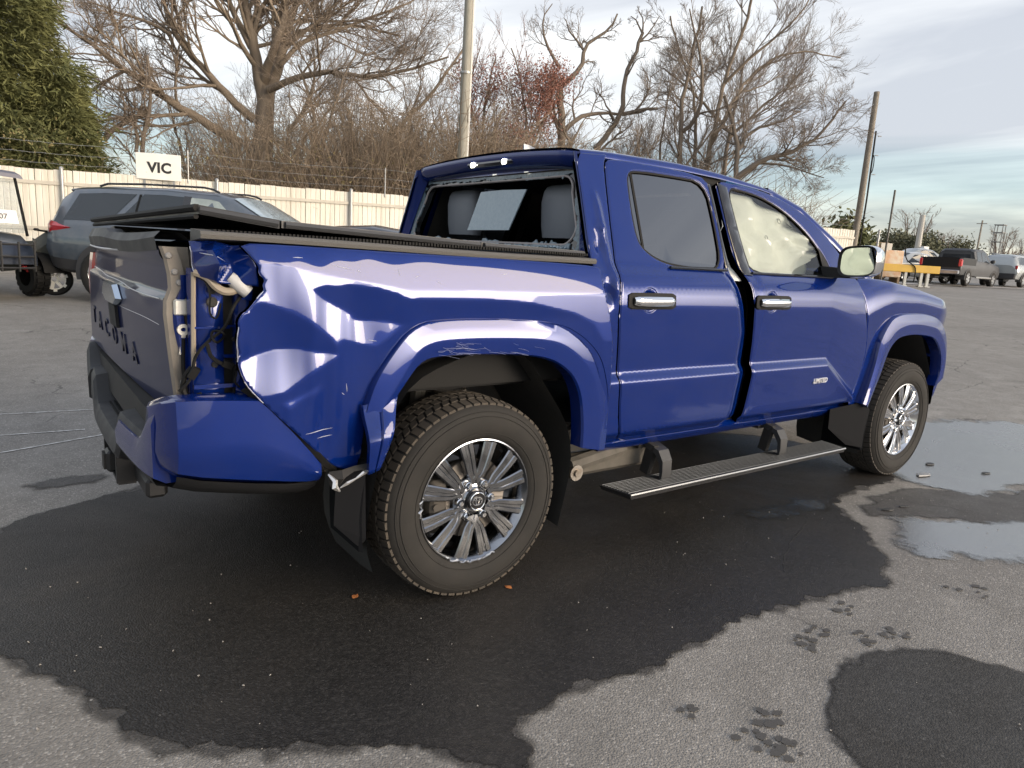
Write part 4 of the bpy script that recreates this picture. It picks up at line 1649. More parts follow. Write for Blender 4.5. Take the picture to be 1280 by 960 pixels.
mb.box((-.845, -.892, .93), (.02, .012, .016), rot=(.5, .2, .3))
mb.obj('wiring_loom', RUBBER, pk)

# crushed corner sheet above the pocket: a folded plate of facets
cr_pts = [(-.962, -.840, 1.292), (-.90, -.872, 1.298), (-.855, -.87, 1.286), (-.80, -.915, 1.292),
          (-.958, -.85, 1.262), (-.915, -.902, 1.272), (-.868, -.862, 1.262), (-.815, -.925, 1.262),
          (-.955, -.842, 1.225), (-.905, -.93, 1.236), (-.858, -.872, 1.232), (-.800, -.93, 1.228),
          (-.950, -.855, 1.192), (-.90, -.892, 1.178), (-.848, -.895, 1.176), (-.790, -.915, 1.172)]
G = np.array(cr_pts).reshape(4, 4, 3)
G[1:3, 1:3, 1] = (G[1:3, 1:3, 1] + .88) * 1.5 - .88
n_ = 25
rows = []
for i in range(n_):
    a = i / (n_ - 1) * 3
    i0 = min(int(a), 2)
    u = a - i0
    r = []
    for j in range(n_):
        b = j / (n_ - 1) * 3
        j0 = min(int(b), 2)
        v = b - j0
        us, vs_ = u ** 1.0, v
        if u + v < 1: p = G[i0, j0] + u * (G[i0 + 1, j0] - G[i0, j0]) + v * (G[i0, j0 + 1] - G[i0, j0])
        else: p = G[i0 + 1, j0 + 1] + (1 - v) * (G[i0 + 1, j0] - G[i0 + 1, j0 + 1]) + (1 - u) * (G[i0, j0 + 1] - G[i0 + 1, j0 + 1])
        r.append(p)
    rows.append(r)
A_ = np.array(rows)
for _ in range(1):
    B_ = A_.copy()
    B_[1:-1, 1:-1] = (A_[1:-1, 1:-1] * 2 + A_[:-2, 1:-1] + A_[2:, 1:-1] + A_[1:-1, :-2] + A_[1:-1, 2:]) / 6
    A_ = B_
mb = MB()
mb.loft([[tuple(p) for p in r] for r in A_])
cs_ = mb.obj('crushed_corner', BLUE, truck, sharp=24)
sm = cs_.modifiers.new('thickness', 'SOLIDIFY')
sm.thickness = .0015

# bare torn metal round the opening, plus painted highlight lines on the crushed corner
EDGE = mat('torn_edge_highlight', (.62, .63, .70), .3, .7)
mb = MB()
rj = random.Random(14)
for pts in ([(-.858, .955), (-.862, 1.02), (-.858, 1.05), (-.848, 1.098)], [(-.806, 1.140), (-.784, 1.163), (-.789, 1.180)], [(-.79, .83), (-.826, .872), (-.846, .905)]):
    P = dens(pts, .012)[:-int(len(pts) > 9) or None]
    n_ = int(len(P) * .55)
    mb.tube([(x + rj.uniform(-.001, .001), -float(bed_hw(x, z)) + .004, z) for x, z in P[:max(4, n_)]], .0018, 4, False)
mb.tube([tuple(A_[9 + j // 2, 3 + j] + np.array([0, -.001, 0])) for j in range(0, 12, 2)], [.0004, .0014, .0018, .0014, .0010, .0004], 4, False)
mb.tube([tuple(A_[i, 0]) for i in range(4, 21, 2)], .0014, 4, False)
mb.obj('torn_edge', EDGE, cs_)['kind'] = 'stuff'
# ---- rear bumper: painted end caps, black plastic step between them
bump = MB()
rows = []
ys = np.concatenate([np.linspace(-.80, .80, 41)])
for y in ys:
    a = abs(y)
    ctr = sstep(.36, .30, a)             # dropped centre section
    pocket = sstep(.36, .42, a) * sstep(.74, .70, a)
    xr = -1.118 + .045 * (a / .8) ** 2.2
    ztop = .705 - .105 * ctr
    zin = ztop + .010
    zb = .555 - .055 * ctr
    rows.append([(-.92, y, zb + .03), (xr + .055, y, zb), (xr + .012, y, zb + .012), (xr, y, zb + .035), (xr + .004, y, ztop - .03), (xr + .016, y, ztop - .004), (xr + .034, y, ztop), (-1.0, y, zin), (-.92, y, zin)])
bump.loft(rows)
STEPP = mat('step_plastic', (.028, .029, .032), .55, spec=.4, bump=(220, .25, .001), rvar=(8, .1))
bumper = bump.obj('rear_bumper', STEPP, truck, sharp=32)
# raised ends: painted wrap on the near side, plain grey block on the far side; treads on the step
for s in (-1, 1):
    mb = MB()
    rows = []
    ya, yb = (.40, .815) if s < 0 else (.56, .935)
    for t in np.linspace(0, 1, 12):
        y = s * (ya + (yb - ya) * t)
        a = abs(y)
        xr = -1.122 + .045 * (a / .8) ** 2.2 + .020 * sstep(.7, .95, a)
        if s < 0:
            zt = .690 + .112 * sstep(.62, 1.0, t)
            zb = .585 - .01 * t
        else:
            zt = .700 + .10 * sstep(.0, .4, t)
            zb = .545 + .02 * t
        rows.append([(-.93, y, zb), (xr + .03, y, zb), (xr - .004, y, zb + .02), (xr - .006, y, zt - .045), (xr + .006, y, zt - .010), (xr + .030, y, zt), (-.93, y, zt + .012)])
    mb.loft(rows)
    mb.add(rows[0], [tuple(range(7))])
    mb.add(rows[-1], [tuple(range(7))])
    mb.obj('bumper_corner', GREYP if s > 0 else BLUE, bumper, sharp=32)
    for k in range(7):
        mb = MB()
        mb.box((-1.035 + k * .014, s * .50, .719), (.006, .20, .006))
        mb.obj('step_tread', RUBBER, bumper, smooth=False)
for k in range(6):
    mb = MB()
    mb.box((-1.06 + k * .016, 0, .611), (.007, .46, .006))
    mb.obj('step_tread', RUBBER, bumper, smooth=False)

# painted end cap, near side
def capmb(s):
    mb = MB()
    secs = [
        # (x, y-out, ztop, zbreak, zlow, zbot)
        (-1.072, .790, .800, .690, .650, .625),
        (-1.050, .880, .832, .700, .640, .612),
        (-1.020, .925, .845, .705, .628, .600),
        (-.960, .945, .848, .708, .615, .585),
        (-.880, .952, .846, .708, .600, .570),
        (-.800, .954, .840, .700, .585, .555),
        (-.770, .954, .812, .690, .580, .550),
        (-.700, .950, .735, .652, .565, .538),
        (-.645, .944, .668, .615, .555, .532),
        (-.600, .932, .612, .585, .550, .530)]
    rows = []
    for x, y, zt, zm, zl, zb in secs:
        tq = .007 + .015 * float(sstep(-.84, -.98, x))
        rows.append([(x + .015, s * (y - .085), zt + .004), (x, s * (y - tq - .016), zt), (x, s * (y - tq), zt - .004), (x, s * (y - .002), zm + .01), (x, s * y, zm - .012), (x, s * (y - .006), (zm + zl) / 2), (x, s * (y - .022), zl), (x, s * (y - .06), zb + .010), (x, s * (y - .13), zb)])
    mb.loft(rows)
    mb.add(rows[0], [tuple(range(9))])
    mb.add(rows[-1], [tuple(range(9))])
    return mb, secs


for s in (-1, 1):
    mb, secs = capmb(s)
    mb.obj('bumper_end_cap', BLUE, bumper, sharp=26)
    mb = MB()
    rows = []
    for x, y, zt, zm, zl, zb in secs[2:]:
        rows.append([(x, s * (y - .040), zb + .014), (x, s * (y - .055), zb - .008), (x, s * (y - .12), zb - .045), (x, s * (y - .30), zb - .055)])
    mb.loft(rows)
    mb.obj('bumper_lower_valance', BLACKP, bumper, sharp=40)
# black strip standing for the shaded gap along the cap's front edge
mb = MB()
rows = []
for x, z, y in ((-.84, .88, .915), (-.775, .828, .942), (-.70, .752, .95), (-.645, .688, .945), (-.590, .62, .935), (-.555, .585, .925)):
    rows.append([(x - .002, -y + .012, z - .018), (x + .010, -y + .006, z - .008), (x + .020, -y + .022, z + .002)])
mb.loft(rows)
mb.obj('bumper_gap_shade', RUBBER, bumper, sharp=60)
# torn bright flap at the foot of the bed side
mb = MB()
P = [[(-.580, -.945, .585), (-.545, -.965, .592), (-.50, -.958, .598), (-.455, -.965, .603), (-.42, -.955, .615)],
     [(-.585, -.950, .560), (-.548, -.985, .568), (-.505, -.972, .584), (-.458, -.985, .590), (-.425, -.958, .600)],
     [(-.572, -.938, .530), (-.552, -.962, .538), (-.515, -.950, .572), (-.462, -.955, .585), (-.43, -.945, .596)]]
mb.loft(P)
tf = mb.obj('torn_flap', UNDER, bs, sharp=20)
mb = MB()
mb.tube([(-.585, -.952, .578), (-.574, -.980, .562), (-.578, -.986, .545), (-.560, -.985, .528)], [.004, .009, .011, .003], 5)
mb.tube([(-.550, -.965, .532), (-.53, -.975, .548), (-.50, -.972, .558), (-.475, -.98, .578), (-.45, -.972, .586), (-.42, -.96, .600)], [.002, .006, .003, .007, .003, .002], 5)
mb.obj('torn_edge', mat('bright_torn_metal', (.75, .73, .70), .3, .8), bs)

# ---- tow hitch
mb = MB()
for y in (-.17, .17):
    mb.box((-1.045, y, .47), (.10, .018, .17))
mb.box((-1.00, 0, .43), (.07, .86, .07), bev=.012)
mb.box((-1.05, 0, .43), (.12, .085, .085), bev=.010)
mb.box((-1.06, .0, .385), (.06, .36, .012))
mb.obj('tow_hitch', mat('black_steel', (.02, .02, .021), .5, .3), truck, sharp=30)
mb = MB()
mb.box((-1.113, 0, .43), (.012, .060, .060))
mb.obj('hitch_socket', UNDER, [o for o in truck.children if o.name.startswith('tow_hitch')][0], smooth=False)

# ---- mud flaps
def flap(pts, y0, y1, name='mud_flap'):
    mb = MB()
    (x0, z0), (x1, z1), (x2, z2), (x3, z3) = pts
    rows = []
    for t in np.linspace(0, 1, 7):
        a = (x0 + (x1 - x0) * t, z0 + (z1 - z0) * t)
        b = 0.012 * math.sin(t * PI)
        rows.append([(a[0] - b, y0, a[1]), (a[0] - .010 - b, y0 + .01, a[1]), (a[0] - .012 - b, y1, a[1]), (a[0] - .004 - b, y1, a[1]), (a[0] + .004 - b, y0 + .01, a[1])])
    mb.loft(rows, closed=True)
    mb.add(rows[0], [tuple(range(5))])
    mb.add(rows[-1], [tuple(range(5))])
    return mb.obj(name, FLAPM, truck, sharp=40)


flap([(-.450, .60), (-.462, .285), (0, 0), (0, 0)], -.955, -.70)
flap([(2.875, .565), (2.845, .245), (0, 0), (0, 0)], -.965, -.70)
flap([(-.450, .60), (-.462, .285), (0, 0), (0, 0)], .955, .70)
flap([(2.875, .565), (2.845, .245), (0, 0), (0, 0)], .965, .70)
mb = MB()
mb.add([(-.55, -.930, .56), (-.46, -.955, .60), (-.452, -.955, .33), (-.47, -.945, .30), (-.555, -.925, .39)], [(0, 1, 2, 3, 4)])
mb.obj('mud_flap_return', FLAPM, truck, smooth=False)
mb = MB()
mb.add([(2.52, -.90, .52), (2.80, -.955, .555), (2.86, -.965, .50), (2.845, -.962, .26), (2.70, -.93, .29), (2.53, -.90, .40)], [(0, 1, 2, 3, 4, 5)])
mb.obj('mud_flap_return', FLAPM, truck, smooth=False)

# ---- running board with ribs and two arms, let down
mb = MB()
x0, x1 = .70, 2.52
mb.hexa([(x0 + .02, -.875, .298), (x1, -.875, .298), (x1, -1.02, .290), (x0 + .06, -1.02, .290), (x0, -.875, .322), (x1, -.875, .322), (x1, -1.022, .314), (x0 + .05, -1.022, .314)])
rb = mb.obj('running_board', mat('anodised_black', (.03, .03, .032), .38, .4), truck, smooth=False)
RIB = mat('ribbed_aluminium', (.075, .08, .085), .32, .8)
for k in range(10):
    mb = MB()
    y = -.885 - k * .0132
    z = .3225 - .0007 * k
    mb.hexa([(x0 + .01 + k * .005, y - .004, z - .004), (x1 - .01, y - .004, z - .004), (x1 - .01, y + .004, z - .004), (x0 + .01 + k * .005, y + .004, z - .004),
             (x0 + .01 + k * .005, y - .0025, z + .003), (x1 - .01, y - .0025, z + .003), (x1 - .01, y + .0025, z + .003), (x0 + .01 + k * .005, y + .0025, z + .003)])
    mb.obj('tread_rib', RIB, rb, smooth=False)
mb = MB()
mb.tube([(x0 + .05, -1.024, .312), (x1, -1.024, .312)], .006, 6)
mb.obj('bright_edge', mat('bright_edge', (.35, .36, .37), .3, .9), rb)
for xb in (1.05, 1.99):
    mb = MB()
    rows = []
    for y, z, w in ((-.80, .47, .036), (-.86, .475, .036), (-.925, .455, .034), (-.955, .41, .032), (-.958, .36, .030), (-.955, .325, .030)):
        rows.append([(xb - w, y, z), (xb + w, y, z), (xb + w, y + .018, z - .022), (xb - w, y + .018, z - .022)])
    mb.loft(rows, closed=True)
    mb.obj('board_arm', mat('cast_black', (.045, .046, .048), .45, .3), rb, sharp=30)
    mb = MB()
    mb.box((xb - .02, -.86, .40), (.03, .05, .15), rot=(.2, 0, 0))
    mb.box((xb + .0, -.80, .47), (.13, .06, .05))
    mb.obj('board_link', UNDER, rb, smooth=False)

# ---- underbody
mb = MB()
for s in (-1, 1):
    mb.tube([(-1.05, s * .50, .56), (-.55, s * .50, .60), (-.1, s * .50, .70), (.4, s * .50, .60), (.8, s * .52, .46), (2.7, s * .52, .46), (3.2, s * .50, .58), (4.0, s * .48, .58)], .06, 6)
mb.box((1.6, 0, .52), (2.1, 1.60, .10))
mb.box((3.4, 0, .72), (1.0, .9, .5))
mb.box((-.75, 0, .70), (.6, 1.5, .12))
mb.tube([(0.01, -.72, .385), (0.01, .72, .385)], .045, 10)
mb.lathe([(0.0, -.16), (.10, -.12), (.15, 0), (.10, .12), (0, .16)], c=(0.02, .05, .385), n=14)
mb.tube([(3.37, -.72, .385), (3.37, .72, .385)], .035, 8)
mb.obj('chassis', UNDER, truck)
# cab mount and outrigger just behind the rear wheel, fuel tank skid and exhaust
mb = MB()
mb.tube([(.52, -.86, .43), (.90, -.80, .45)], .035, 8)
mb.box((.80, -.78, .40), (.62, .05, .11), bev=.02)
mb.obj('body_outrigger', mat('dusty_steel', (.055, .05, .042), .8, noise=(20, .5, (.10, .09, .075))), truck)
mb = MB()
mb.cyl((.545, -.895, .405), (.545, -.84, .405), .035, 14)
mb.cyl((.545, -.905, .405), (.545, -.895, .405), .016, 10)
mb.obj('cab_mount_bolt', STEEL, truck)
mb = MB()
mb.tube(chaikin([(2.6, -.35, .40), (1.6, -.40, .40), (.8, -.42, .42), (.3, -.42, .52), (-.3, -.44, .60), (-.8, -.5, .50)], 2, False), .032, 8)
mb.tube([(1.9, -.40, .40), (1.4, -.40, .40)], .075, 12)
mb.obj('exhaust_pipe', RUSTY, truck)
# coil and damper in the rear arch, load-bearing bracket
mb = MB()
a = np.linspace(0, 6 * 2 * PI, 110)
mb.tube([(.08 + .065 * math.cos(q), -.58 + .065 * math.sin(q), .45 + .30 * i / 109) for i, q in enumerate(a)], .009, 5)
mb.tube([(-.13, -.60, .36), (-.06, -.60, .86)], .030, 8)
mb.tube([(-.45, -.60, .50), (.05, -.60, .40), (.60, -.60, .45)], .03, 6)
mb.box((-.17, -.70, .90), (.30, .14, .10), bev=.02)
mb.box((-.30, -.72, .84), (.16, .12, .05), rot=(0, .5, 0), bev=.02)
mb.obj('rear_suspension', mat('grimy_steel', (.05, .047, .042), .7, noise=(12, .5, (.11, .10, .085))), truck)
# wheel-arch liners
LINER = mat('arch_liner', (.017, .018, .019), .7, bump=(60, .3, .004), noise=(4, .5, (.035, .034, .031)))
for cx, cz, r in ((.02, .40, .565), (3.30, .42, .560)):
    for s in (-1, 1):
        mb = MB()
        rows = []
        for a in np.linspace(-.12 * PI, 1.12 * PI, 30):
            rr_ = r * (1 + .03 * math.sin(a * 6))
            c_, s_ = math.cos(a), math.sin(a)
            rows.append([(cx + (rr_ * .80) * c_, s * .925, cz + rr_ * s_), (cx + (rr_ * .82) * c_, s * .85, cz + rr_ * s_), (cx + rr_ * .82 * c_, s * .62, cz + rr_ * s_ * 1.0), (cx + rr_ * .78 * c_, s * .50, cz + rr_ * .96 * s_)])
        mb.loft(rows)
        mb.obj('wheel_arch_liner', LINER, truck, sharp=60)
        mb = MB()
        mb.box((cx, s * .46, .72), (.94, .02, .50))
        mb.obj('arch_inner_wall', UNDER, truck, smooth=False)

# ---- wheels
TYRE = mat('tyre_rubber', (.014, .0135, .013), .78, spec=.3, noise=(9, .55, (.025, .023, .0205)), bump=(120, .15, .002))
TREAD = mat('dusty_tread', (.075, .060, .044), .85, noise=(14, .6, (.030, .027, .024)))
TREADD = mat('clean_tread', (.022, .020, .018), .85, noise=(14, .6, (.055, .047, .04)))


def wheel(x, z, s, alloy, tread, label=None, steer=0.0):
    """the wheel faces y = s; built at the origin facing -y then placed"""
    def T(p): return p
    # drum / brake disc and barrel form the hub mesh
    mb = MB()
    mb.lathe([(.0, .05), (.155, .05), (.158, .055), (.158, .075), (.0, .075)], n=40)
    mb.lathe([(.0, .035), (.075, .035), (.08, .05)], n=24)
    hub = mb.obj('wheel', mat('brake_disc', (.20, .18, .16), .45, .8), truck, sharp=30)
    hub.location = (x, s * .945, z)
    if s > 0: hub.rotation_euler = (0, 0, PI)
    hub.rotation_euler.z += steer
    if label: hub['label'] = label
    # tyre: carcass
    Rr = .388
    prof = [(.2365, .045), (.238, .018), (.246, .004), (.262, -.004), (.285, -.011), (.312, -.013), (.338, -.009), (.356, -.001), (.368, .010), (.376, .022), (.380, .034), (.3815, .06), (.382, .125), (.3815, .20), (.379, .235), (.366, .252), (.33, .262), (.28, .258), (.238, .235)]
    mb = MB()
    mb.lathe(prof, n=96)
    # raised ribs and a lettering band on the sidewall
    for r_, y_ in ((.268, -.0065), (.330, -.0115), (.347, -.006)):
        mb.lathe([(r_ - .002, y_ + .002), (r_ - .001, y_ - .0018), (r_ + .001, y_ - .0018), (r_ + .002, y_ + .002)], n=96)
    ty = mb.obj('tyre', TYRE, hub, sharp=50)
    # tread: shoulder lugs and three centre rows
    mb = MB()
    nb = 66
    for k in range(nb):
        a0 = 2 * PI * k / nb
        for j, (ya, yb, sk, fr) in enumerate(((.012, .058, .05, .80), (.066, .104, -.35, .78), (.110, .150, .0, .84), (.156, .194, .35, .78), (.202, .244, -.05, .80))):
            off = (j % 2) * .5
            aw = 2 * PI / nb * fr * .5
            ac = a0 + off * 2 * PI / nb
            sh = sk * 2 * PI / nb
            vs = []
            for yy, q in ((ya, -1), (yb, 1)):
                for e in (-1, 1):
                    for top in (0, 1):
                        edge_ = (j == 0 and q < 0) or (j == 4 and q > 0)
                        rr_ = (Rr - (.010 if edge_ else .0015 * (j in (0, 4)))) if top else (.366 if edge_ else .378)
                        an = ac + e * aw * (.93 if top else 1) + q * sh * .5
                        yv = yy + (.004 if top and q < 0 else (-.004 if top else 0)) * (0 if edge_ else .3) - (.0 if not edge_ else 0)
                        vs.append((rr_ * math.cos(an), yv, rr_ * math.sin(an)))
            # order: (y0,e-,b),(y0,e-,t),(y0,e+,b),(y0,e+,t),(y1,...)
            mb.add(vs, [(1, 5, 7, 3), (0, 1, 3, 2), (4, 6, 7, 5), (0, 4, 5, 1), (2, 3, 7, 6)])
    tr = mb.obj('tread_blocks', tread, hub, smooth=False)
    tr['kind'] = 'stuff'
    # rim: barrel, lip
    mb = MB()
    mb.lathe([(.205, .21), (.200, .10), (.208, .05), (.216, .034), (.226, .018), (.232, .008), (.237, .003), (.2415, .004), (.2425, .012), (.240, .03)], n=96)
    rim = mb.obj('rim', alloy, hub, sharp=30)
    # twelve spokes in six pairs
    for k in range(6):
        for e in (-1, 1):
            ac = 2 * PI * k / 6 + PI / 2
            mb = MB()
            r0, r1 = .062, .232
            rows = []
            for t in np.linspace(0, 1, 8):
                r_ = r0 + (r1 - r0) * t
                an = ac + e * (.19 * sstep(0, .35, t) + .055 * t)
                w = .019 + .013 * t
                y0 = .020 - .006 * math.sin(PI * t) - .010 * t
                c_, s_ = math.cos(an), math.sin(an)
                px, pz = -s_, c_
                def P(o, y): return (r_ * c_ + px * o, y, r_ * s_ + pz * o)
                rows.append([P(-w, y0 + .030), P(-w, y0 + .004), P(-w * .82, y0), P(-w * .30, y0 + .0005), P(-w * .18, y0 + .0045), P(w * .18, y0 + .0045), P(w * .30, y0 + .0005), P(w * .82, y0), P(w, y0 + .004), P(w, y0 + .030)])
            mb.loft(rows)
            mb.obj('spoke', alloy, rim, sharp=22)
    # hub boss
    mb = MB()
    mb.lathe([(.092, .050), (.088, .036), (.078, .030), (.052, .024), (.046, .018), (.0, .022)], n=48)
    mb.obj('hub_boss', alloy, rim, sharp=30)
    for k in range(6):
        an = 2 * PI * (k + .5) / 6 + PI / 2
        c_, s_ = math.cos(an) * .070, math.sin(an) * .070
        mb = MB()
        mb.lathe([(.0155, .022), (.0155, .012), (.013, .009), (.012, .016)], c=(c_, 0, s_), n=18)
        mb.lathe([(.0115, .018), (.0115, .004), (.009, -.001), (.0, -.002)], c=(c_, 0, s_), n=6)
        mb.obj('lug_nut', CHROME, hub, sharp=30)
    mb = MB()
    mb.lathe([(.041, .020), (.041, .004), (.038, .000), (.034, .0015), (.0, .0015)], n=36)
    cc = mb.obj('centre_cap', GLOSSB, hub, sharp=30)
    mb = MB()
    a = np.linspace(0, 2 * PI, 33)
    y_ = .0005
    mb.tube([(.0335 * math.cos(q), y_ - .0005, .0335 * math.sin(q)) for q in a], .0022, 6, False)
    mb.tube([(.022 * math.cos(q), y_, .0155 * math.sin(q)) for q in a], .0018, 5, False)
    mb.tube([(.0075 * math.cos(q), y_, .0145 * math.sin(q) + .0005) for q in a], .0016, 5, False)
    mb.tube([(.0165 * math.cos(q), y_, .0058 * math.sin(q) + .0085) for q in a], .0016, 5, False)
    mb.obj('emblem', CHROME, hub)
    # caliper
    mb = MB()
    mb.box((-.15, .062, .02), (.07, .07, .15), bev=.012)
    mb.cyl((-.165, .02, .055), (-.165, .0475, .055), .014, 10)
    mb.cyl((-.165, .02, -.005), (-.165, .0475, -.005), .014, 10)
    mb.obj('brake_caliper', mat('dusty_cast_iron', (.055, .048, .04), .8), hub)
    return hub


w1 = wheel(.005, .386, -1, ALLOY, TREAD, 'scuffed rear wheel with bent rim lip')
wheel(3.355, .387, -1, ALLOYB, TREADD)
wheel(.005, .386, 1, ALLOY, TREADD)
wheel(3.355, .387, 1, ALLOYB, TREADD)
# gouged rim lip on the struck wheel
mb = MB()
rg = random.Random(4)
P = []
for q in np.linspace(rad(236), rad(292), 24):
    r_ = .239 + rg.uniform(-.006, .006)
    P.append((r_ * math.cos(q), .003 + rg.uniform(-.003, .003), r_ * math.sin(q)))
mb.tube(P, [.004 + rg.uniform(-.002, .003) for _ in P], 5)
P = []
for q in np.linspace(rad(168), rad(186), 8):
    r_ = .241 + rg.uniform(-.004, .008)
    P.append((r_ * math.cos(q), .002 + rg.uniform(-.003, .002), r_ * math.sin(q)))
mb.tube(P, [.004 + rg.uniform(-.002, .003) for _ in P], 5)
mb.obj('gouged_lip', mat('gouged_alloy', (.55, .55, .56), .35, 1.0), w1)
# ------------------------------------------------------------------ ground
def asphalt_mat(name, c1, c2, rough, wet=False):
    m = bpy.data.materials.new(name)
    m.use_nodes = True
    nt = m.node_tree
    b = nt.nodes['Principled BSDF']
    N, L = nt.nodes.new, nt.links.new
    tc = N('ShaderNodeTexCoord')

    def noise(sc, det=6, ro=.6, dist=0):
        n = N('ShaderNodeTexNoise')
        n.inputs['Scale'].default_value = sc
        n.inputs['Detail'].default_value = det
        n.inputs['Roughness'].default_value = ro
        n.inputs['Distortion'].default_value = dist
        L(tc.outputs['Object'], n.inputs['Vector'])
        return n.outputs[0]

    def mixc(f, a, b_, mode='MIX'):
        x = N('ShaderNodeMix')
        x.data_type = 'RGBA'
        x.blend_type = mode
        for i, v in ((0, f), (6, a), (7, b_)):
            if isinstance(v, (float, int)): x.inputs[i].default_value = v
            elif isinstance(v, tuple): x.inputs[i].default_value = (*v, 1)
            else: L(v, x.inputs[i])
        return x.outputs[2]

    def rng(v, a, b_, c=0., d=1.):
        r = N('ShaderNodeMapRange')
        r.inputs[1].default_value, r.inputs[2].default_value, r.inputs[3].default_value, r.inputs[4].default_value = a, b_, c, d
        L(v, r.inputs[0])
        return r.outputs[0]
    big = noise(.45, 6, .65, .6)
    mid = noise(4.5, 7, .65)
    col = mixc(rng(big, .35, .65), c1, c2)
    col = mixc(rng(mid, .35, .7, 0, .55), col, tuple(q * .72 for q in c1))
    # aggregate: pale and dark chips
    vo = N('ShaderNodeTexVoronoi')
    vo.inputs['Scale'].default_value = 150
    L(tc.outputs['Object'], vo.inputs['Vector'])
    sx = N('ShaderNodeSeparateXYZ')
    L(vo.outputs['Color'], sx.inputs[0])
    chip = rng(sx.outputs[0], .80 if not wet else .78, .97 if not wet else .99, 0, .38 if not wet else .42)
    col = mixc(chip, col, tuple(min(1, q * 2.1 + .02) for q in c2))
    chip2 = rng(sx.outputs[1], .72, .95, 0, .42)
    col = mixc(chip2, col, tuple(q * .45 for q in c1))
    vo2 = N('ShaderNodeTexVoronoi')
    vo2.inputs['Scale'].default_value = 34
    L(tc.outputs['Object'], vo2.inputs['Vector'])
    sx2 = N('ShaderNodeSeparateXYZ')
    L(vo2.outputs['Color'], sx2.inputs[0])
    near = rng(vo2.outputs['Distance'], .10, .16, 1, 0)
    rare = rng(sx2.outputs[0], .965, .97, 0, .8 if not wet else .25)
    ml = N('ShaderNodeMath')
    ml.operation = 'MULTIPLY'
    L(near, ml.inputs[0])
    L(rare, ml.inputs[1])
    col = mixc(ml.outputs[0], col, (.42, .40, .37))
    if not wet:
        # oil-dark blotches, pale scuffed areas and hairline cracks
        bl = noise(1.35, 8, .7, .8)
        col = mixc(rng(bl, .60, .74, 0, .45), col, tuple(q * .42 for q in c1))
        col = mixc(rng(noise(.9, 5, .6, 1.5), .58, .72, 0, .35), col, tuple(min(1, q * 1.35) for q in c2))
        wv = N('ShaderNodeTexNoise')
        wv.inputs['Scale'].default_value = 2.2
        wv.inputs['Detail'].default_value = 5
        L(tc.outputs['Object'], wv.inputs['Vector'])
        va = N('ShaderNodeMix')
        va.data_type = 'RGBA'
        va.blend_type = 'LINEAR_LIGHT'
        va.inputs[0].default_value = .25
        L(tc.outputs['Object'], va.inputs[6])
        L(wv.outputs['Color'], va.inputs[7])
        ck = N('ShaderNodeTexVoronoi')
        ck.feature = 'DISTANCE_TO_EDGE'
        ck.inputs['Scale'].default_value = .55
        L(va.outputs[2], ck.inputs['Vector'])
        cm = N('ShaderNodeMath')
        cm.operation = 'MULTIPLY'
        L(rng(ck.outputs['Distance'], .002, .006, 1, 0), cm.inputs[0])
        L(rng(noise(.7, 3), .48, .56, 0, .8), cm.inputs[1])
        col = mixc(cm.outputs[0], col, tuple(q * .25 for q in c1))
    L(col, b.inputs['Base Color'])
    ro = rng(mid, .3, .75, rough - .10, rough + .12) if not wet else rng(noise(1.1, 7, .65, .7), .32, .68, rough - .13, rough + .16)
    L(ro, b.inputs['Roughness'])
    b.inputs['Specular IOR Level'].default_value = .5 if not wet else .38
    fine = noise(230, 3, .6)
    hgt = N('ShaderNodeMath')
    hgt.operation = 'ADD'
    L(rng(vo.outputs['Distance'], 0, .7, 1, 0), hgt.inputs[0])
    L(fine, hgt.inputs[1])
    if wet:
        # open-textured chippings standing in the film
        h2 = N('ShaderNodeMath')
        h2.operation = 'MULTIPLY_ADD'
        L(sx.outputs[2], h2.inputs[0])
        h2.inputs[1].default_value = .9
        L(hgt.outputs[0], h2.inputs[2])
        hgt = h2
        col2 = mixc(rng(noise(55, 5, .7), .45, .72, 0, .5), col, tuple(q * 1.9 + .004 for q in c2))
        L(mixc(rng(noise(.8, 6, .6, .8), .52, .70, 0, .35), col2, (.050, .040, .031)), b.inputs['Base Color'])
    bp = N('ShaderNodeBump')
    bp.inputs['Strength'].default_value = .7 if not wet else .55
    bp.inputs['Distance'].default_value = .0035 if not wet else .0028
    L(hgt.outputs[0], bp.inputs['Height'])
    bp2 = N('ShaderNodeBump')
    bp2.inputs['Strength'].default_value = .25
    bp2.inputs['Distance'].default_value = .02
    L(mid, bp2.inputs['Height'])
    L(bp.outputs[0], bp2.inputs['Normal'])
    L(bp2.outputs[0], b.inputs['Normal'])
    return m, nt, b, mixc, rng, noise


ASPH, *_ = asphalt_mat('dry_asphalt', (.200, .187, .168), (.268, .251, .226), .85)
WET, *_ = asphalt_mat('wet_asphalt', (.016, .0150, .0140), (.029, .0265, .024), .47, True)
DAMP, *_ = asphalt_mat('damp_asphalt', (.060, .056, .051), (.085, .078, .070), .66)
FARG = mat('dry_grass_soil', (.11, .095, .065), .95, noise=(.3, .5, (.075, .075, .045)))
PUD, _nt, _b, *_ = asphalt_mat('puddle_water', (.045, .043, .040), (.075, .070, .064), .18, True)
_b.inputs['Specular IOR Level'].default_value = 1.0
_b.inputs['IOR'].default_value = 2.5
for _n in _nt.nodes:
    if _n.type == 'BUMP':
        _n.inputs['Strength'].default_value *= .35
PUDR = mat('wet_sheen', (.045, .044, .042), .22, spec=.8, bump=(70, .35, .004), rvar=(9, .10))


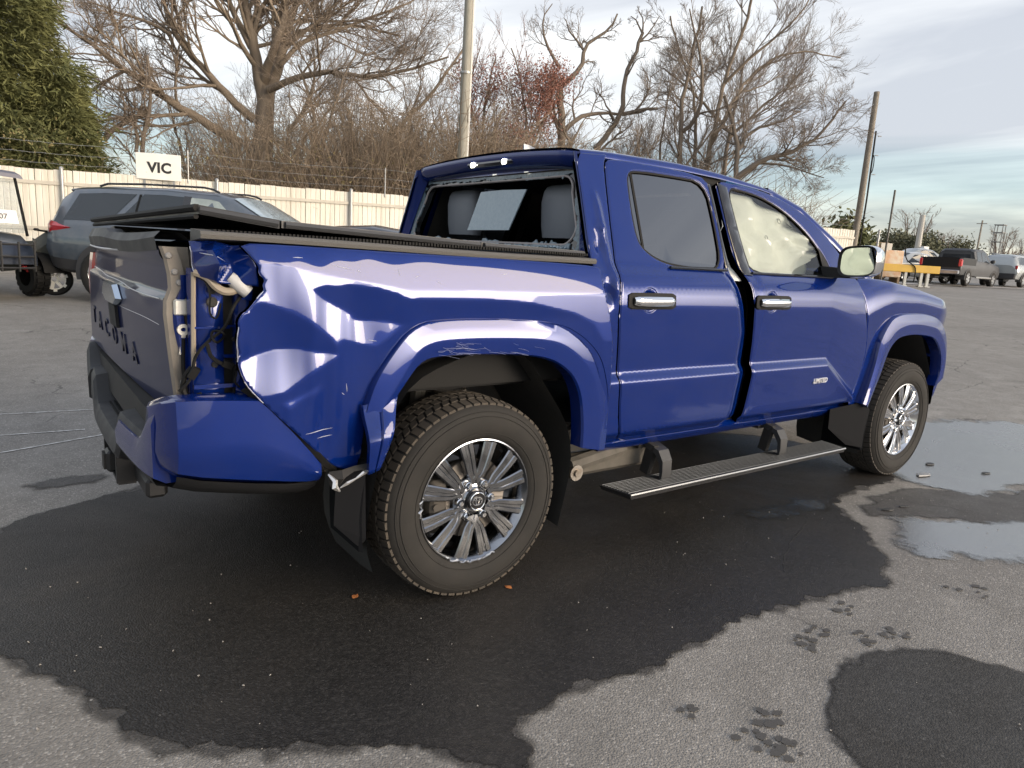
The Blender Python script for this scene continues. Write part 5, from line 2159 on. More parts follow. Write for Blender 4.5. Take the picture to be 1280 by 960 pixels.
def axis_pts(a, b, c, lo, hi, near=.25, far=40):
    """grid lines: dense between lo and hi, stretching outside"""
    out = list(np.arange(lo, hi, near))
    v = hi
    st = near
    while v < b:
        out.append(v)
        st = min(st * 1.25, far)
        v += st
    out.append(b)
    v = lo
    st = near
    pre = []
    while v > a:
        st = min(st * 1.25, far)
        v -= st
        pre.append(v)
    pre.append(a)
    return np.array(sorted(set(np.round(pre + out, 4))))


gx = axis_pts(-700, 900, 0, -3, 6, .5)
gy = axis_pts(-700, 900, 0, -3, 6, .5)
GXX, GYY = np.meshgrid(gx, gy, indexing='ij')
GZZ = tz(GXX, GYY)
n1_, n2_ = GXX.shape
v = np.stack([GXX.ravel(), GYY.ravel(), GZZ.ravel()], 1)
f = [(i * n2_ + j, (i + 1) * n2_ + j, (i + 1) * n2_ + j + 1, i * n2_ + j + 1) for i in range(n1_ - 1) for j in range(n2_ - 1)]
gm = mk_mesh('asphalt_yard', v, f, None, True, None)
ground = link('asphalt_yard', gm, ASPH)
setm(ground, 'dry grey asphalt yard under and round the vehicles', kind='structure')


def fence_y(x): return 15.15 - .2315 * x


def soften(m, width, amp, scale):
    """let a wet film thin out to nothing at its margin: attribute 'edge' holds the distance to the outline"""
    nt = m.node_tree
    N, L = nt.nodes.new, nt.links.new
    out = [n for n in nt.nodes if n.type == 'OUTPUT_MATERIAL'][0]
    src = out.inputs[0].links[0].from_socket
    at = N('ShaderNodeAttribute')
    at.attribute_name = 'edge'
    tc = N('ShaderNodeTexCoord')
    n = N('ShaderNodeTexNoise')
    n.inputs['Scale'].default_value = scale
    n.inputs['Detail'].default_value = 8
    n.inputs['Roughness'].default_value = .68
    L(tc.outputs['Object'], n.inputs['Vector'])
    a = N('ShaderNodeMath')
    a.operation = 'MULTIPLY_ADD'
    L(n.outputs[0], a.inputs[0])
    a.inputs[1].default_value = -amp
    L(at.outputs['Fac'], a.inputs[2])
    r = N('ShaderNodeMapRange')
    r.interpolation_type = 'SMOOTHSTEP'
    r.inputs[1].default_value = -amp * .45
    r.inputs[2].default_value = -amp * .45 + width
    L(a.outputs[0], r.inputs[0])
    # always clear on the very rim
    r2 = N('ShaderNodeMapRange')
    r2.inputs[1].default_value = 0
    r2.inputs[2].default_value = min(.012, width)
    L(at.outputs['Fac'], r2.inputs[0])
    mu = N('ShaderNodeMath')
    mu.operation = 'MULTIPLY'
    L(r.outputs[0], mu.inputs[0])
    L(r2.outputs[0], mu.inputs[1])
    tr = N('ShaderNodeBsdfTransparent')
    mx = N('ShaderNodeMixShader')
    L(mu.outputs[0], mx.inputs[0])
    L(tr.outputs[0], mx.inputs[1])
    L(src, mx.inputs[2])
    L(mx.outputs[0], out.inputs[0])
    return m


def sheet(name, outline, m, lift, label, rough=.05, levels=4, seed=0, step=.12, jag=None):
    """flat patch lying on the yard with a ragged edge"""
    rg = random.Random(seed)
    P = chaikin(outline, 1)
    pts = [np.array(p) for p in P]
    amp = rough
    for lv in range(levels):
        q = []
        n = len(pts)
        for i in range(n):
            a, b_ = pts[i], pts[(i + 1) % n]
            q.append(a)
            d = b_ - a
            l = np.linalg.norm(d)
            if l < .012: continue
            nn = np.array([-d[1], d[0]]) / (l + 1e-9)
            q.append((a + b_) / 2 + nn * rg.uniform(-1, 1) * min(amp, l * .35) + d * rg.uniform(-.15, .15))
        pts = q
        amp *= .62
    pts = np.array(pts)
    lo, hi = pts.min(0), pts.max(0)
    G = np.stack(np.meshgrid(np.arange(lo[0], hi[0], step), np.arange(lo[1], hi[1], step), indexing='ij'), -1).reshape(-1, 2)
    for d_ in (.008, .02, .05, .10):
        R_ = dens(offset(np.array(P), -d_), .03)
        G = np.vstack([G, R_])
    G = G[pip(G[:, 0], G[:, 1], pts)]
    n = len(pts)
    vs, es, fs, *_ = delaunay_2d_cdt([Vector(p) for p in pts] + [Vector(p) for p in G], [(i, (i + 1) % n) for i in range(n)], [], 0, 1e-7)
    V = np.array([tuple(q) for q in vs])
    T = np.array([t for t in fs if len(t) == 3])
    c = V[T].mean(1)
    T = T[pip(c[:, 0], c[:, 1], pts)]
    V3 = np.column_stack([V, tz(V[:, 0], V[:, 1]) + lift])
    me = mk_mesh(name, V3, [tuple(t) for t in T], None, True, None)
    bm = bmesh.new()
    bm.from_mesh(me)
    for fc in bm.faces:
        if fc.normal.z < 0: fc.normal_flip()
    bm.to_mesh(me)
    bm.free()
    at = me.attributes.new('edge', 'FLOAT', 'POINT')
    co = np.empty(len(me.vertices) * 3, np.float32)
    me.vertices.foreach_get('co', co)
    co = co.reshape(-1, 3)
    at.data.foreach_set('value', pdist(co[:, 0].astype(float), co[:, 1].astype(float), [pts]).astype(np.float32))
    o = link(name, me, m)
    return setm(o, label, kind='structure')


soften(WET, .014, .035, 14)
soften(DAMP, .05, .05, 9)
soften(PUD, .09, .55, 3.0)
soften(PUDR, .10, .22, 4)
WETP = [(-1.62, 0.40), (-1.38, 0.66), (-1.06, 0.84), (-0.69, 0.93), (0.0, 1.2), (1.2, 1.3), (2.3, .9), (3.3, .3), (3.6, -.2), (3.52, -.75), (3.30, -1.02), (2.92, -.98), (2.45, -1.02), (2.30, -1.22), (2.12, -1.42), (1.90, -1.62), (1.61, -1.78), (1.43, -1.68), (1.30, -1.70), (1.11, -1.65), (.86, -1.60), (0.63, -1.61), (0.57, -1.65), (0.40, -1.62), (0.31, -1.66), (0.08, -1.62), (-0.10, -1.60), (-0.15, -1.63), (-.22, -1.63), (-0.33, -1.66), (-.30, -1.74), (-0.37, -1.81), (-.43, -1.80), (-0.49, -1.71), (-0.58, -1.575), (-0.76, -1.475), (-0.93, -1.395), (-1.14, -1.235), (-1.25, -1.03), (-1.30, -0.86), (-1.36, -0.76), (-1.43, -0.62), (-1.50, -.52), (-1.56, -.30), (-1.60, 0.1)]
sheet('damp_asphalt', offset(np.array(WETP), .03), DAMP, .0015, 'half-dry margin round the large wet patch', .035, 5, 11)
sheet('wet_asphalt', WETP, WET, .003, 'large dark wet patch spreading under the blue pickup', .045, 5, 1)
STAIN = [(0.77, -1.98), (.90, -1.965), (1.07, -1.99), (1.25, -2.11), (1.40, -2.36), (1.3, -2.7), (.85, -2.8), (0.50, -2.52), (0.37, -2.28), (.44, -2.17), (0.50, -2.10), (.62, -2.04)]
STM, *_ = asphalt_mat('stained_asphalt', (.034, .033, .031), (.046, .044, .041), .75, True)
soften(STM, .03, .05, 12)
sheet('damp_asphalt', offset(np.array(STAIN), .015), DAMP, .0015, 'half-dry margin round the damp stain at the near right corner', .03, 5, 12)
sheet('wet_asphalt', STAIN, STM, .003, 'dark damp stain at the near right corner of the yard', .02, 5, 2)
P1 = [(5.46, -0.30), (6.3, -.75), (6.2, -1.35), (4.7, -1.50), (4.1, -1.46), (3.70, -1.42), (3.42, -1.28), (3.36, -1.10), (3.5, -.85), (3.86, -0.64), (4.5, -.40)]
sheet('puddle', offset(np.array(P1), .16), PUD, .0055, 'broad shallow puddle reflecting white sky ahead of the front wheel', .07, 5, 3)
P2 = [(2.52, -1.44), (2.70, -1.60), (3.00, -1.74), (3.3, -1.95), (2.9, -2.06), (2.50, -1.92), (2.30, -1.74), (2.22, -1.62), (2.36, -1.50)]
sheet('puddle', offset(np.array(P2), .14), PUD, .0055, 'narrow puddle by the right edge, nearer than the broad one', .05, 5, 4)
P3 = [(1.55, -.80), (2.0, -.86), (2.4, -.84), (2.48, -.98), (2.32, -1.14), (2.0, -1.16), (1.75, -1.02)]
sheet('wet_sheen', P3, PUDR, .0045, 'pale wet sheen beside the end of the running board', .05, 5, 5)
D1 = [(2.55, -1.05), (3.2, -1.10), (3.7, -1.50), (4.6, -1.58), (4.4, -1.9), (3.4, -1.95), (2.9, -1.70), (2.60, -1.42), (2.35, -1.30)]
sheet('damp_asphalt', D1, DAMP, .004, 'drying brown patch between the two puddles', .06, 5, 7)
D2 = [(-1.45, 1.15), (-1.2, 1.3), (-.95, 1.2), (-1.0, 1.05), (-1.3, .98)]
sheet('damp_asphalt', D2, DAMP, .004, 'faint brown stain left of the rear bumper', .05, 5, 8)
# ragged wet prints along the margin, each a splash of small spots
SPOT = mat('damp_spot', (.075, .071, .066), .8)
rg = random.Random(21)
for k, (x, y, r, n) in enumerate(((0.85, -1.83, .05, 9), (0.97, -1.80, .05, 8), (0.29, -2.12, .05, 9), (0.23, -2.06, .06, 8), (1.23, -1.76, .05, 7), (1.21, -1.98, .06, 9), (1.07, -1.92, .05, 8), (.36, -2.02, .05, 7), (1.9, -1.95, .09, 8), (.18, -1.86, .03, 4))):
    mb = MB()
    for j in range(n):
        a = rg.uniform(0, 2 * PI)
        d = r * math.sqrt(rg.random())
        cx, cy = x + d * math.cos(a), y + d * math.sin(a)
        rr_ = rg.uniform(.006, .016)
        m_ = 9
        P = [(cx + rr_ * rg.uniform(.6, 1.3) * math.cos(2 * PI * i / m_) * 1.3, cy + rr_ * rg.uniform(.6, 1.3) * math.sin(2 * PI * i / m_), float(tz(cx, cy)) + .0044 + j * .0001) for i in range(m_)]
        mb.add(P, [tuple(range(m_))])
    o = mb.obj('wet_splash', SPOT, None, smooth=False)
    setm(o, 'small ragged wet splash mark on the dry asphalt in front of the pickup', kind='structure')
# old paint lines, worn thin
WP = mat('worn_white_paint', (.62, .61, .58), .8, noise=(40, .35, (.36, .35, .33)))
for k, (a, b_) in enumerate((((-1.60, 1.78), (-.70, 2.12)), ((-1.60, 2.26), (-1.0, 2.22)), ((-1.5, 2.86), (-.9, 2.80)))):
    mb = MB()
    a, b_ = np.array(a), np.array(b_)
    d = (b_ - a) / np.linalg.norm(b_ - a)
    nn = np.array([-d[1], d[0]])
    top, bot = [], []
    for i in range(50):
        p = a + (b_ - a) * i / 49
        w = rg.uniform(.002, .014)
        top.append((*(p + nn * w), .0042 + float(tz(*p))))
        bot.append((*(p - nn * w), .0042 + float(tz(*p))))
    mb.loft([bot, top])
    o = mb.obj('worn_paint_line', WP, None, smooth=False)
    setm(o, ['thin worn white line running under the bumper from the left edge', 'faint white line, middle of three at the left edge', 'faint white line, farthest of three at the left edge'][k], kind='structure')
# crack across the wet patch
mb = MB()
P = [(1.32, -1.44), (1.50, -1.33), (1.72, -1.25), (1.95, -1.17), (2.1, -1.08)]
P = [(x + rg.uniform(-.008, .008), y + rg.uniform(-.008, .008), .003) for x, y in chaikin(P, 2, False)]
mb.tube(P, .0012, 4)
setm(mb.obj('asphalt_crack', mat('crack_dark', (.012, .012, .012), .9), None), 'long thin seam running across the wet patch', kind='structure')

# leaves and litter lying on the yard
LEAF = mat('orange_leaf', (.42, .15, .045), .7)


def leaf_obj(name, x, y, rz, s, m, label, cat):
    mb = MB()
    rows = []
    for i in range(7):
        t = i / 6
        w = math.sin(PI * min(1, t * 1.05 + .02)) ** .8 * .42
        rows.append([((t - .5), -w, .18 * w), ((t - .5), 0, .05 + .08 * t), ((t - .5), w, .22 * w)])
    mb.loft(rows)
    o = mb.obj(name, m, None, sharp=60)
    o.scale = (s, s * .9, s)
    o.location = (x, y, float(tz(x, y)) + .006)
    o.rotation_euler = (0, 0, rz)
    return setm(o, label, cat)


leaf_obj('fallen_leaf', -.39, -.74, .6, .034, LEAF, 'orange leaf on the wet asphalt behind the rear wheel', 'leaf')
leaf_obj('fallen_leaf', .160, -.965, 1.9, .034, LEAF, 'orange leaf on the wet asphalt close in front of the rear tyre', 'leaf')
for k, (x, y, s) in enumerate(((3.55, -1.05, .09), (3.9, -.95, .06), (4.05, -1.25, .05), (2.6, -1.28, .05), (2.75, -1.30, .04))):
    mb = MB()
    P = [(rg.uniform(.6, 1) * math.cos(q), rg.uniform(.25, .5) * math.sin(q), 0) for q in np.linspace(0, 2 * PI, 8)[:-1]]
    mb.add([(p[0], p[1], 0) for p in P] + [(p[0] * .9, p[1] * .9, .04 + .06 * rg.random()) for p in P], [tuple(range(7))[::-1], tuple(range(7, 14))] + [(i, (i + 1) % 7, 7 + (i + 1) % 7, 7 + i) for i in range(7)])
    o = mb.obj('debris_fragment', mat('pale_plastic_chip', (.24, .24, .24), .5) if k == 0 else mat('dark_plastic_chip', (.03, .03, .03), .6), None, smooth=False)
    o.scale = (s, s, s)
    o.location = (x, y, .010)
    o.rotation_euler = (0, 0, rg.uniform(-.4, .4))
    setm(o, ['pale plastic chip lying in the broad puddle', 'small dark chip in the broad puddle beyond the pale one', 'small dark chip in the puddle nearer the right edge', 'dark chip on damp ground below the front tyre', 'smaller dark chip on damp ground below the front tyre'][k], 'debris')
# scattered grit
mb = MB()
for k in range(230):
    x, y = rg.uniform(-1.6, 3.5), rg.uniform(-2.5, .2)
    s = rg.uniform(.0015, .005)
    mb.box((x, y, .005 + s * .2), (s, s * rg.uniform(.6, 1.4), s * .7), rot=(rg.random(), rg.random(), rg.random() * 3))
o = mb.obj('grit', mat('pale_grit', (.27, .255, .235), .8), None, smooth=False)
setm(o, 'pale grit scattered over the asphalt', kind='stuff')
# ------------------------------------------------------------------ fence
FENCEM = mat('cream_fence_panel', (.70, .67, .59), .7, noise=(1.2, .6, (.62, .59, .51)), bump=(30, .1, .004))
_nt = FENCEM.node_tree
_g = _nt.nodes.new('ShaderNodeNewGeometry')
for _n in _nt.nodes:
    if _n.type == 'TEX_NOISE': _nt.links.new(_g.outputs['Position'], _n.inputs['Vector'])
_b = _nt.nodes['Principled BSDF']
_src = _b.inputs['Base Color'].links[0].from_socket
_mp = _nt.nodes.new('ShaderNodeMapping')
_mp.inputs['Scale'].default_value = (7, 7, .55)
_nt.links.new(_g.outputs['Position'], _mp.inputs[0])
_st = _nt.nodes.new('ShaderNodeTexNoise')
_st.inputs['Scale'].default_value = 1.0
_st.inputs['Detail'].default_value = 6
_nt.links.new(_mp.outputs[0], _st.inputs['Vector'])
_mr = _nt.nodes.new('ShaderNodeMapRange')
_mr.inputs[1].default_value = .5
_mr.inputs[2].default_value = .75
_mr.inputs[4].default_value = .45
_nt.links.new(_st.outputs[0], _mr.inputs[0])
_oi = _nt.nodes.new('ShaderNodeObjectInfo')
_mo = _nt.nodes.new('ShaderNodeMath')
_mo.operation = 'MULTIPLY_ADD'
_nt.links.new(_oi.outputs['Random'], _mo.inputs[0])
_mo.inputs[1].default_value = .16
_nt.links.new(_mr.outputs[0], _mo.inputs[2])
_mx = _nt.nodes.new('ShaderNodeMix')
_mx.data_type = 'RGBA'
_nt.links.new(_mo.outputs[0], _mx.inputs[0])
_nt.links.new(_src, _mx.inputs[6])
_mx.inputs[7].default_value = (.36, .31, .23, 1)
_nt.links.new(_mx.outputs[2], _b.inputs['Base Color'])
FENCER = mat('fence_rail', (.50, .46, .38), .6, noise=(3, .5, (.42, .39, .33)))
GALV = mat('galvanised_steel', (.42, .42, .41), .45, .6, noise=(9, .5, (.34, .34, .33)))
fa = math.atan(-.2315)
fdir = np.array([math.cos(fa), math.sin(fa)])
fnor = np.array([math.sin(fa), -math.cos(fa)])      # towards the yard
F0 = np.array([-4.0, fence_y(-4.0)])
fence = thing('fence', 'long cream panelled fence with barbed wire along the back of the yard', 'fence', (F0[0], F0[1], 0), fa)
FH = 2.16
PW = .345
NP_ = 79


def fz(s):
    p = F0 + fdir * s
    return float(tz(p[0], p[1]))


mb = MB()
prof = [(0, 0), (.012, .018), (.10, .018), (.115, .006), (.13, .018), (.215, .018), (.23, .006), (.245, .018), (PW - .014, .018), (PW - .003, 0)]
rows = [[(x, -y, z) for x, y in prof] for z in (0, FH)]
mb.loft(rows)
back = [[(x, .01, z) for x, y in prof] for z in (0, FH)]
mb.add([(0, 0, FH), (0, .02, FH), (PW - .003, .02, FH), (PW - .003, 0, FH)] , [(0, 1, 2, 3)])
pan_me = None
rg = random.Random(2)
for k in range(NP_):
    if pan_me is None:
        o = mb.obj('panel', FENCEM, fence, sharp=20)
        pan_me = o.data
    else:
        o = bpy.data.objects.new('panel', pan_me)
        COL.objects.link(o)
        o.parent = fence
    o.location = (k * PW, rg.uniform(-.004, .004), fz(k * PW) - .02 + rg.uniform(-.012, .012))
    o.rotation_euler = (0, rg.uniform(-.003, .003), 0)
post_me = None
for k in range(10):
    s = .9 + k * 3.05
    mb = MB()
    mb.cyl((0, -.075, -.1), (0, -.075, FH + .02), .038, 12)
    mb.lathe([(.045, 0), (.04, .03), (.02, .05), (0, .055)], c=(0, -.075, FH), n=12, axis='z')
    o = mb.obj('post', GALV, fence)
    o.location = (s, 0, fz(s))
for h in (FH - .30, FH - 1.25, .28):
    for k in range(9):
        s0, s1 = .9 + k * 3.05, min(.9 + (k + 1) * 3.05, NP_ * PW)
        mb = MB()
        a, b_ = fz(s0) + h, fz(s1) + h
        mb.hexa([(s0, -.055, a - .035), (s1, -.055, b_ - .035), (s1, -.021, b_ - .035), (s0, -.021, a - .035), (s0, -.055, a + .035), (s1, -.055, b_ + .035), (s1, -.021, b_ + .035), (s0, -.021, a + .035)])
        mb.obj('rail', FENCER, fence, smooth=False)
# barbed wire on short uprights
for k in range(6):
    s = 1.7 + k * 4.6 + (.1 if k % 2 else 0)
    mb = MB()
    mb.tube([(0, -.03, FH - .1), (.0, -.02, FH + .62)], .014, 6)
    o = mb.obj('wire_upright', GALV, fence)
    o.location = (s, 0, fz(s))
for j, h in enumerate((.16, .36, .58)):
    mb = MB()
    P = []
    for q in range(160):
        s = q * 27.2 / 159
        ph = ((s - 1.7) / 4.6) % 1
        P.append((s, -.02, fz(s) + FH + h - .06 * math.sin(ph * PI) + .006 * math.sin(q * 2.1 + j)))
    mb.tube(P, .0035, 4, False)
    for q in range(0, 27 * 5):
        s = q * .2 + .07 * j
        ph = ((s - 1.7) / 4.6) % 1
        z = fz(s) + FH + h - .06 * math.sin(ph * PI)
        mb.tube([(s - .012, -.02, z - .022), (s + .012, -.02, z + .022)], .002, 3, False)
    mb.obj('barbed_wire', GALV, fence)

# sign on the fence
sp = np.array([1.66, fence_y(1.66)]) + fnor * .12
sz = float(tz(*sp))
sg = thing('sign', 'white rectangular sign reading VIC fixed to the top of the fence', 'sign', (sp[0], sp[1], sz), rad(-24))
mb = MB()
mb.box((0, 0, 2.36), (.92, .03, .56), bev=.006)
mb.obj('board', mat('white_sign_paint', (.80, .78, .72), .5, noise=(3, .5, (.72, .70, .63))), sg)
me = text_mesh('VIC', .30, .002, .012, 0, 1.05)
o = link('lettering', me, mat('black_sign_paint', (.02, .02, .02), .6), sg)
o.location = (.02, -.018, 2.33)
o.rotation_euler = (PI / 2, 0, 0)
mb = MB()
for s in (-.3, .3):
    mb.box((s, .03, 1.9), (.04, .03, 1.2))
mb.obj('bracket', GALV, sg, smooth=False)

# ------------------------------------------------------------------ poles
POLEW = mat('weathered_pole_wood', (.17, .145, .115), .85, noise=(2.5, .6, (.25, .22, .18)), bump=(18, .5, .02))
t = thing('light_pole', 'tall slim pale pole rising behind the cab of the blue pickup', 'pole', (9.0, 13.85, float(tz(9, 13.85))))
mb = MB()
mb.tube([(0, 0, 0), (.0, 0, 5.5)], [.135, .125], 14)
mb.tube([(0, 0, 5.4), (.0, 0, 11.5)], [.118, .095], 14)
mb.obj('shaft', mat('pale_pole', (.30, .285, .24), .7, noise=(2.0, .5, (.22, .21, .17))), t)
mb = MB()
mb.tube([(.115, -.07, 0), (.115, -.07, 6.0), (.10, -.06, 11.4)], .036, 8)  # pale tube standing for the sunlit right side of the shaft
mb.obj('lit_side_strip', mat('lit_side_white', (.62, .60, .55), .5), t)
mb = MB()
for z in (3.2, 5.45, 7.5):
    mb.lathe([(.145, -.03), (.152, 0), (.145, .03)], c=(0, 0, z), n=14, axis='z')
mb.obj('band', GALV, t)
wp = (25.3, 11.4)
t = thing('utility_pole', 'thick weathered wooden utility pole standing beyond the truck front', 'pole', (*wp, float(tz(*wp))))
mb = MB()
mb.tube([(0, 0, -.1), (.10, .0, 3.2), (.33, .12, 7.3)], [.128, .118, .10], 12)
mb.obj('shaft', POLEW, t)
mb = MB()
mb.tube([(.17, -.15, .2), (.27, -.13, 3.4), (.42, -.02, 5.9)], .035, 6)
P = [(.45 + .10 * math.sin(q), -.05, 4.7 + .32 * math.cos(q)) for q in np.linspace(-.2, PI + .2, 12)]
mb.tube(P, .018, 5)
mb.obj('cable_loop', RUBBER, t)
mb = MB()
for z in (4.3, 5.0, 5.7):
    mb.tube([(.20 + .03 * z, -.16, z), (.42 + .03 * z, -.16, z + .02)], .02, 5)
mb.obj('step_bolt', GALV, t)
wp = (23.6, 9.3)
t = thing('pipe_post', 'thin dark metal post standing right of the wooden utility pole', 'post', (*wp, float(tz(*wp))))
mb = MB()
mb.tube([(0, 0, 0), (.03, 0, 3.55)], .034, 8)
mb.obj('shaft', mat('dark_pipe', (.09, .085, .075), .6, .4), t)
mb = MB()
mb.box((0, 0, .15), (.26, .26, .3), bev=.02)
mb.obj('footing', mat('concrete', (.35, .34, .31), .9), t)
wp = (62, 25.6)
t = thing('concrete_post', 'stout leaning pale post in front of the far bushes', 'post', (*wp, float(tz(*wp))))
mb = MB()
mb.tube([(0, 0, 0), (.15, 0, 2.6), (.4, .1, 5.0)], [.26, .24, .20], 10)
mb.obj('shaft', mat('pale_post', (.42, .40, .36), .8), t)
mb = MB()
mb.box((.2, -.55, 2.0), (.9, .3, .8))
mb.obj('meter_box', mat('white_box', (.6, .6, .58), .6), t)
wp = (124, 44.5)
t = thing('utility_pole', 'distant utility pole with cross arm above the far trees', 'pole', (*wp, float(tz(*wp))))
mb = MB()
mb.tube([(0, 0, 0), (.25, 0, 8.6)], [.17, .12], 6)
mb.obj('shaft', POLEW, t)
mb = MB()
mb.box((.24, 0, 8.1), (.10, 1.5, .10))
mb.obj('cross_arm', POLEW, t, smooth=False)
wp = (140, 47.5)
t = thing('lattice_tower', 'small distant lattice tower head standing among far bare trees', 'tower', (*wp, float(tz(*wp))))
mb = MB()
for s1 in (-1, 1):
    for s2 in (-1, 1):
        mb.tube([(s1 * .7, s2 * .7, 0), (s1 * .6, s2 * .6, 9.0)], .07, 4)
mb.obj('leg', mat('tower_steel', (.17, .165, .16), .7), t)
mb = MB()
for z in (2, 4, 6, 7.6, 8.9):
    mb.box((0, 0, z), (1.5, 1.5, .12))
for z in (2, 4, 6):
    mb.tube([(-.66, -.66, z), (.64, -.64, z + 2)], .04, 4)
    mb.tube([(.66, -.66, z), (-.64, -.64, z + 2)], .04, 4)
mb.obj('brace', mat('tower_steel'), t, smooth=False)
# overhead guy wire by the pole
mb = MB()
mb.tube([(25.5, 11.5, 7.6), (24.3, 13.0, 5.2), (23.0, 14.6, 2.5)], .014, 4)
setm(mb.obj('guy_wire', GALV, None), 'thin guy wire slanting down left of the wooden utility pole', 'wire')

# ------------------------------------------------------------------ trees
class TubeCloud:
    """many tapering branches gathered into one mesh"""

    def __init__(self):
        self.V, self.F, self.n = [], [], 0

    def add(self, P, r, n):
        P = np.asarray(P, float)
        m = len(P)
        T = np.gradient(P, axis=0)
        T /= np.linalg.norm(T, axis=1)[:, None] + 1e-9
        ref = np.array([.31, .87, .38]) if abs(T[:, 2]).mean() > .5 else np.array([.2, .1, .97])
        A = np.cross(T, ref)
        A /= np.linalg.norm(A, axis=1)[:, None] + 1e-9
        B = np.cross(T, A)
        a = np.arange(n) * 2 * PI / n
        V = P[:, None, :] + np.asarray(r)[:, None, None] * (np.cos(a)[None, :, None] * A[:, None, :] + np.sin(a)[None, :, None] * B[:, None, :])
        self.V.append(V.reshape(-1, 3))
        k = np.arange(m - 1)[:, None]
        i = np.arange(n)[None, :]
        j = (i + 1) % n
        q = np.stack([k * n + i, k * n + j, (k + 1) * n + j, (k + 1) * n + i], -1).reshape(-1, 4) + self.n
        self.F.append(q)
        self.n += m * n

    def mesh(self, name, smooth=True):
        V = np.concatenate(self.V).astype(np.float32)
        F = np.concatenate(self.F).astype(np.int32)
        return quad_mesh(name, V, F, smooth)


def quad_mesh(name, V, F, smooth=False):
    me = bpy.data.meshes.new(name)
    me.vertices.add(len(V))
    me.vertices.foreach_set('co', np.asarray(V, np.float32).ravel())
    me.loops.add(F.size)
    me.loops.foreach_set('vertex_index', F.ravel().astype(np.int32))
    me.polygons.add(len(F))
    me.polygons.foreach_set('loop_start', np.arange(0, F.size, F.shape[1], dtype=np.int32))
    me.polygons.foreach_set('loop_total', np.full(len(F), F.shape[1], np.int32))
    me.polygons.foreach_set('use_smooth', np.full(len(F), smooth, bool))
    me.update(calc_edges=True)
    return me


def bark(name, c1, c2):
    return mat(name, c1, .9, noise=(3, .6, c2), bump=(25, .5, .02))


BARK = bark('brown_bark', (.165, .128, .092), (.235, .188, .14))
BARKD = bark('dark_bark', (.13, .102, .078), (.19, .155, .12))
TWIG = bark('brown_twig', (.205, .158, .118), (.265, .215, .168))
TWIGD = bark('dark_twig', (.18, .145, .115), (.24, .20, .165))
TWIGR = bark('reddish_twig', (.22, .13, .10), (.28, .18, .14))


class Tree:
    def __init__(self, seed, twigmin=.005):
        self.rg = np.random.default_rng(seed)
        self.trunk = TubeCloud()
        self.crown = TubeCloud()
        self.tips = []
        self.tw = twigmin

    def limb(self, pts, r0, r1, n=8, cloud=None, kids=None, wob=.0):
        P = chaikin(np.array(pts, float), 2, False)
        s = np.concatenate([[0], np.cumsum(np.linalg.norm(np.diff(P, axis=0), axis=1))])
        m = max(4, int(s[-1] / .35))
        t = np.linspace(0, s[-1], m)
        P = np.stack([np.interp(t, s, P[:, k]) for k in range(3)], 1)
        if wob: P[1:] += self.rg.normal(0, wob, (m - 1, 3))
        r = np.linspace(r0, r1, m)
        (cloud or self.trunk).add(P, r, n)
        return P, r

    def grow(self, p, d, L_, r, lev, up=.10, spread=.75, maxlev=4, kids=6, wig=.16, droop=0.0, ratio=.60):
        rg = self.rg
        m = max(3, min(7, int(L_ / .22) + 2))
        st = L_ / (m - 1)
        P = [np.array(p, float)]
        d = np.array(d, float)
        d /= np.linalg.norm(d)
        for i in range(m - 1):
            d = d + rg.normal(0, wig, 3) + np.array([0, 0, up - droop * (i / m)])
            d /= np.linalg.norm(d)
            P.append(P[-1] + d * st)
        P = np.array(P)
        rr_ = np.linspace(r, max(self.tw * .6, r * .35), m)
        (self.trunk if r > .035 else self.crown).add(P, rr_, 6 if r > .05 else (4 if r > .015 else 3))
        if lev >= maxlev or r < self.tw:
            self.tips.append(P[-1])
            self.tips.append(P[len(P) // 2])
            return
        n = max(2, int(kids * (.75 + .5 * rg.random())))
        for k in range(n):
            t = .22 + .78 * (k + rg.random()) / n
            i = min(m - 2, int(t * (m - 1)))
            f_ = t * (m - 1) - i
            q = P[i] * (1 - f_) + P[i + 1] * min(1, f_)
            dd = P[i + 1] - P[i]
            dd /= np.linalg.norm(dd)
            a = rg.normal(0, 1, 3)
            a -= dd * a.dot(dd)
            a /= np.linalg.norm(a) + 1e-9
            ang = spread * (.55 + .6 * rg.random())
            nd = dd * math.cos(ang) + a * math.sin(ang)
            self.grow(q, nd, L_ * ratio * (.65 + .6 * rg.random()) * (1.05 - .35 * t), max(self.tw, r * (.42 + .14 * rg.random())), lev + 1, up, spread, maxlev, kids, wig, droop, ratio)

    def along(self, P, r, n, L_, lev=1, t0=.25, dirbias=None, **k):
        rg = self.rg
        m = len(P)
        for j in range(n):
            t = t0 + (1 - t0) * (j + rg.random()) / n
            i = min(m - 2, int(t * (m - 1)))
            dd = P[i + 1] - P[i]
            dd /= np.linalg.norm(dd) + 1e-9
            a = rg.normal(0, 1, 3)
            if dirbias is not None: a += np.array(dirbias)
            a -= dd * a.dot(dd)
            a /= np.linalg.norm(a) + 1e-9
            ang = .5 + .5 * rg.random()
            self.grow(P[i], dd * math.cos(ang) + a * math.sin(ang), L_ * (.6 + .7 * rg.random()) * (1.1 - .5 * t), r[i] * (.38 + .22 * rg.random()), lev, **k)

    def build(self, name, label, group, loc, tm, cm, rz=0.0, cat='tree'):
        t = thing(name, label, cat, loc, rz, group)
        link('trunk', self.trunk.mesh('trunk'), tm, t)
        if self.crown.n: link('crown', self.crown.mesh('crown'), cm, t)
        return t


def P_(px, py, d):
    """where the sight line through a point of the photograph meets the distance d: used to measure the trees"""
    v = _F + _R2 * ((px - 640) / 870.01) - _U2 * ((py - 480) / 870.01)
    return np.array(CAM + v * d)


def rel(pts, base):
    return [np.array(p) - np.array(base) for p in pts]


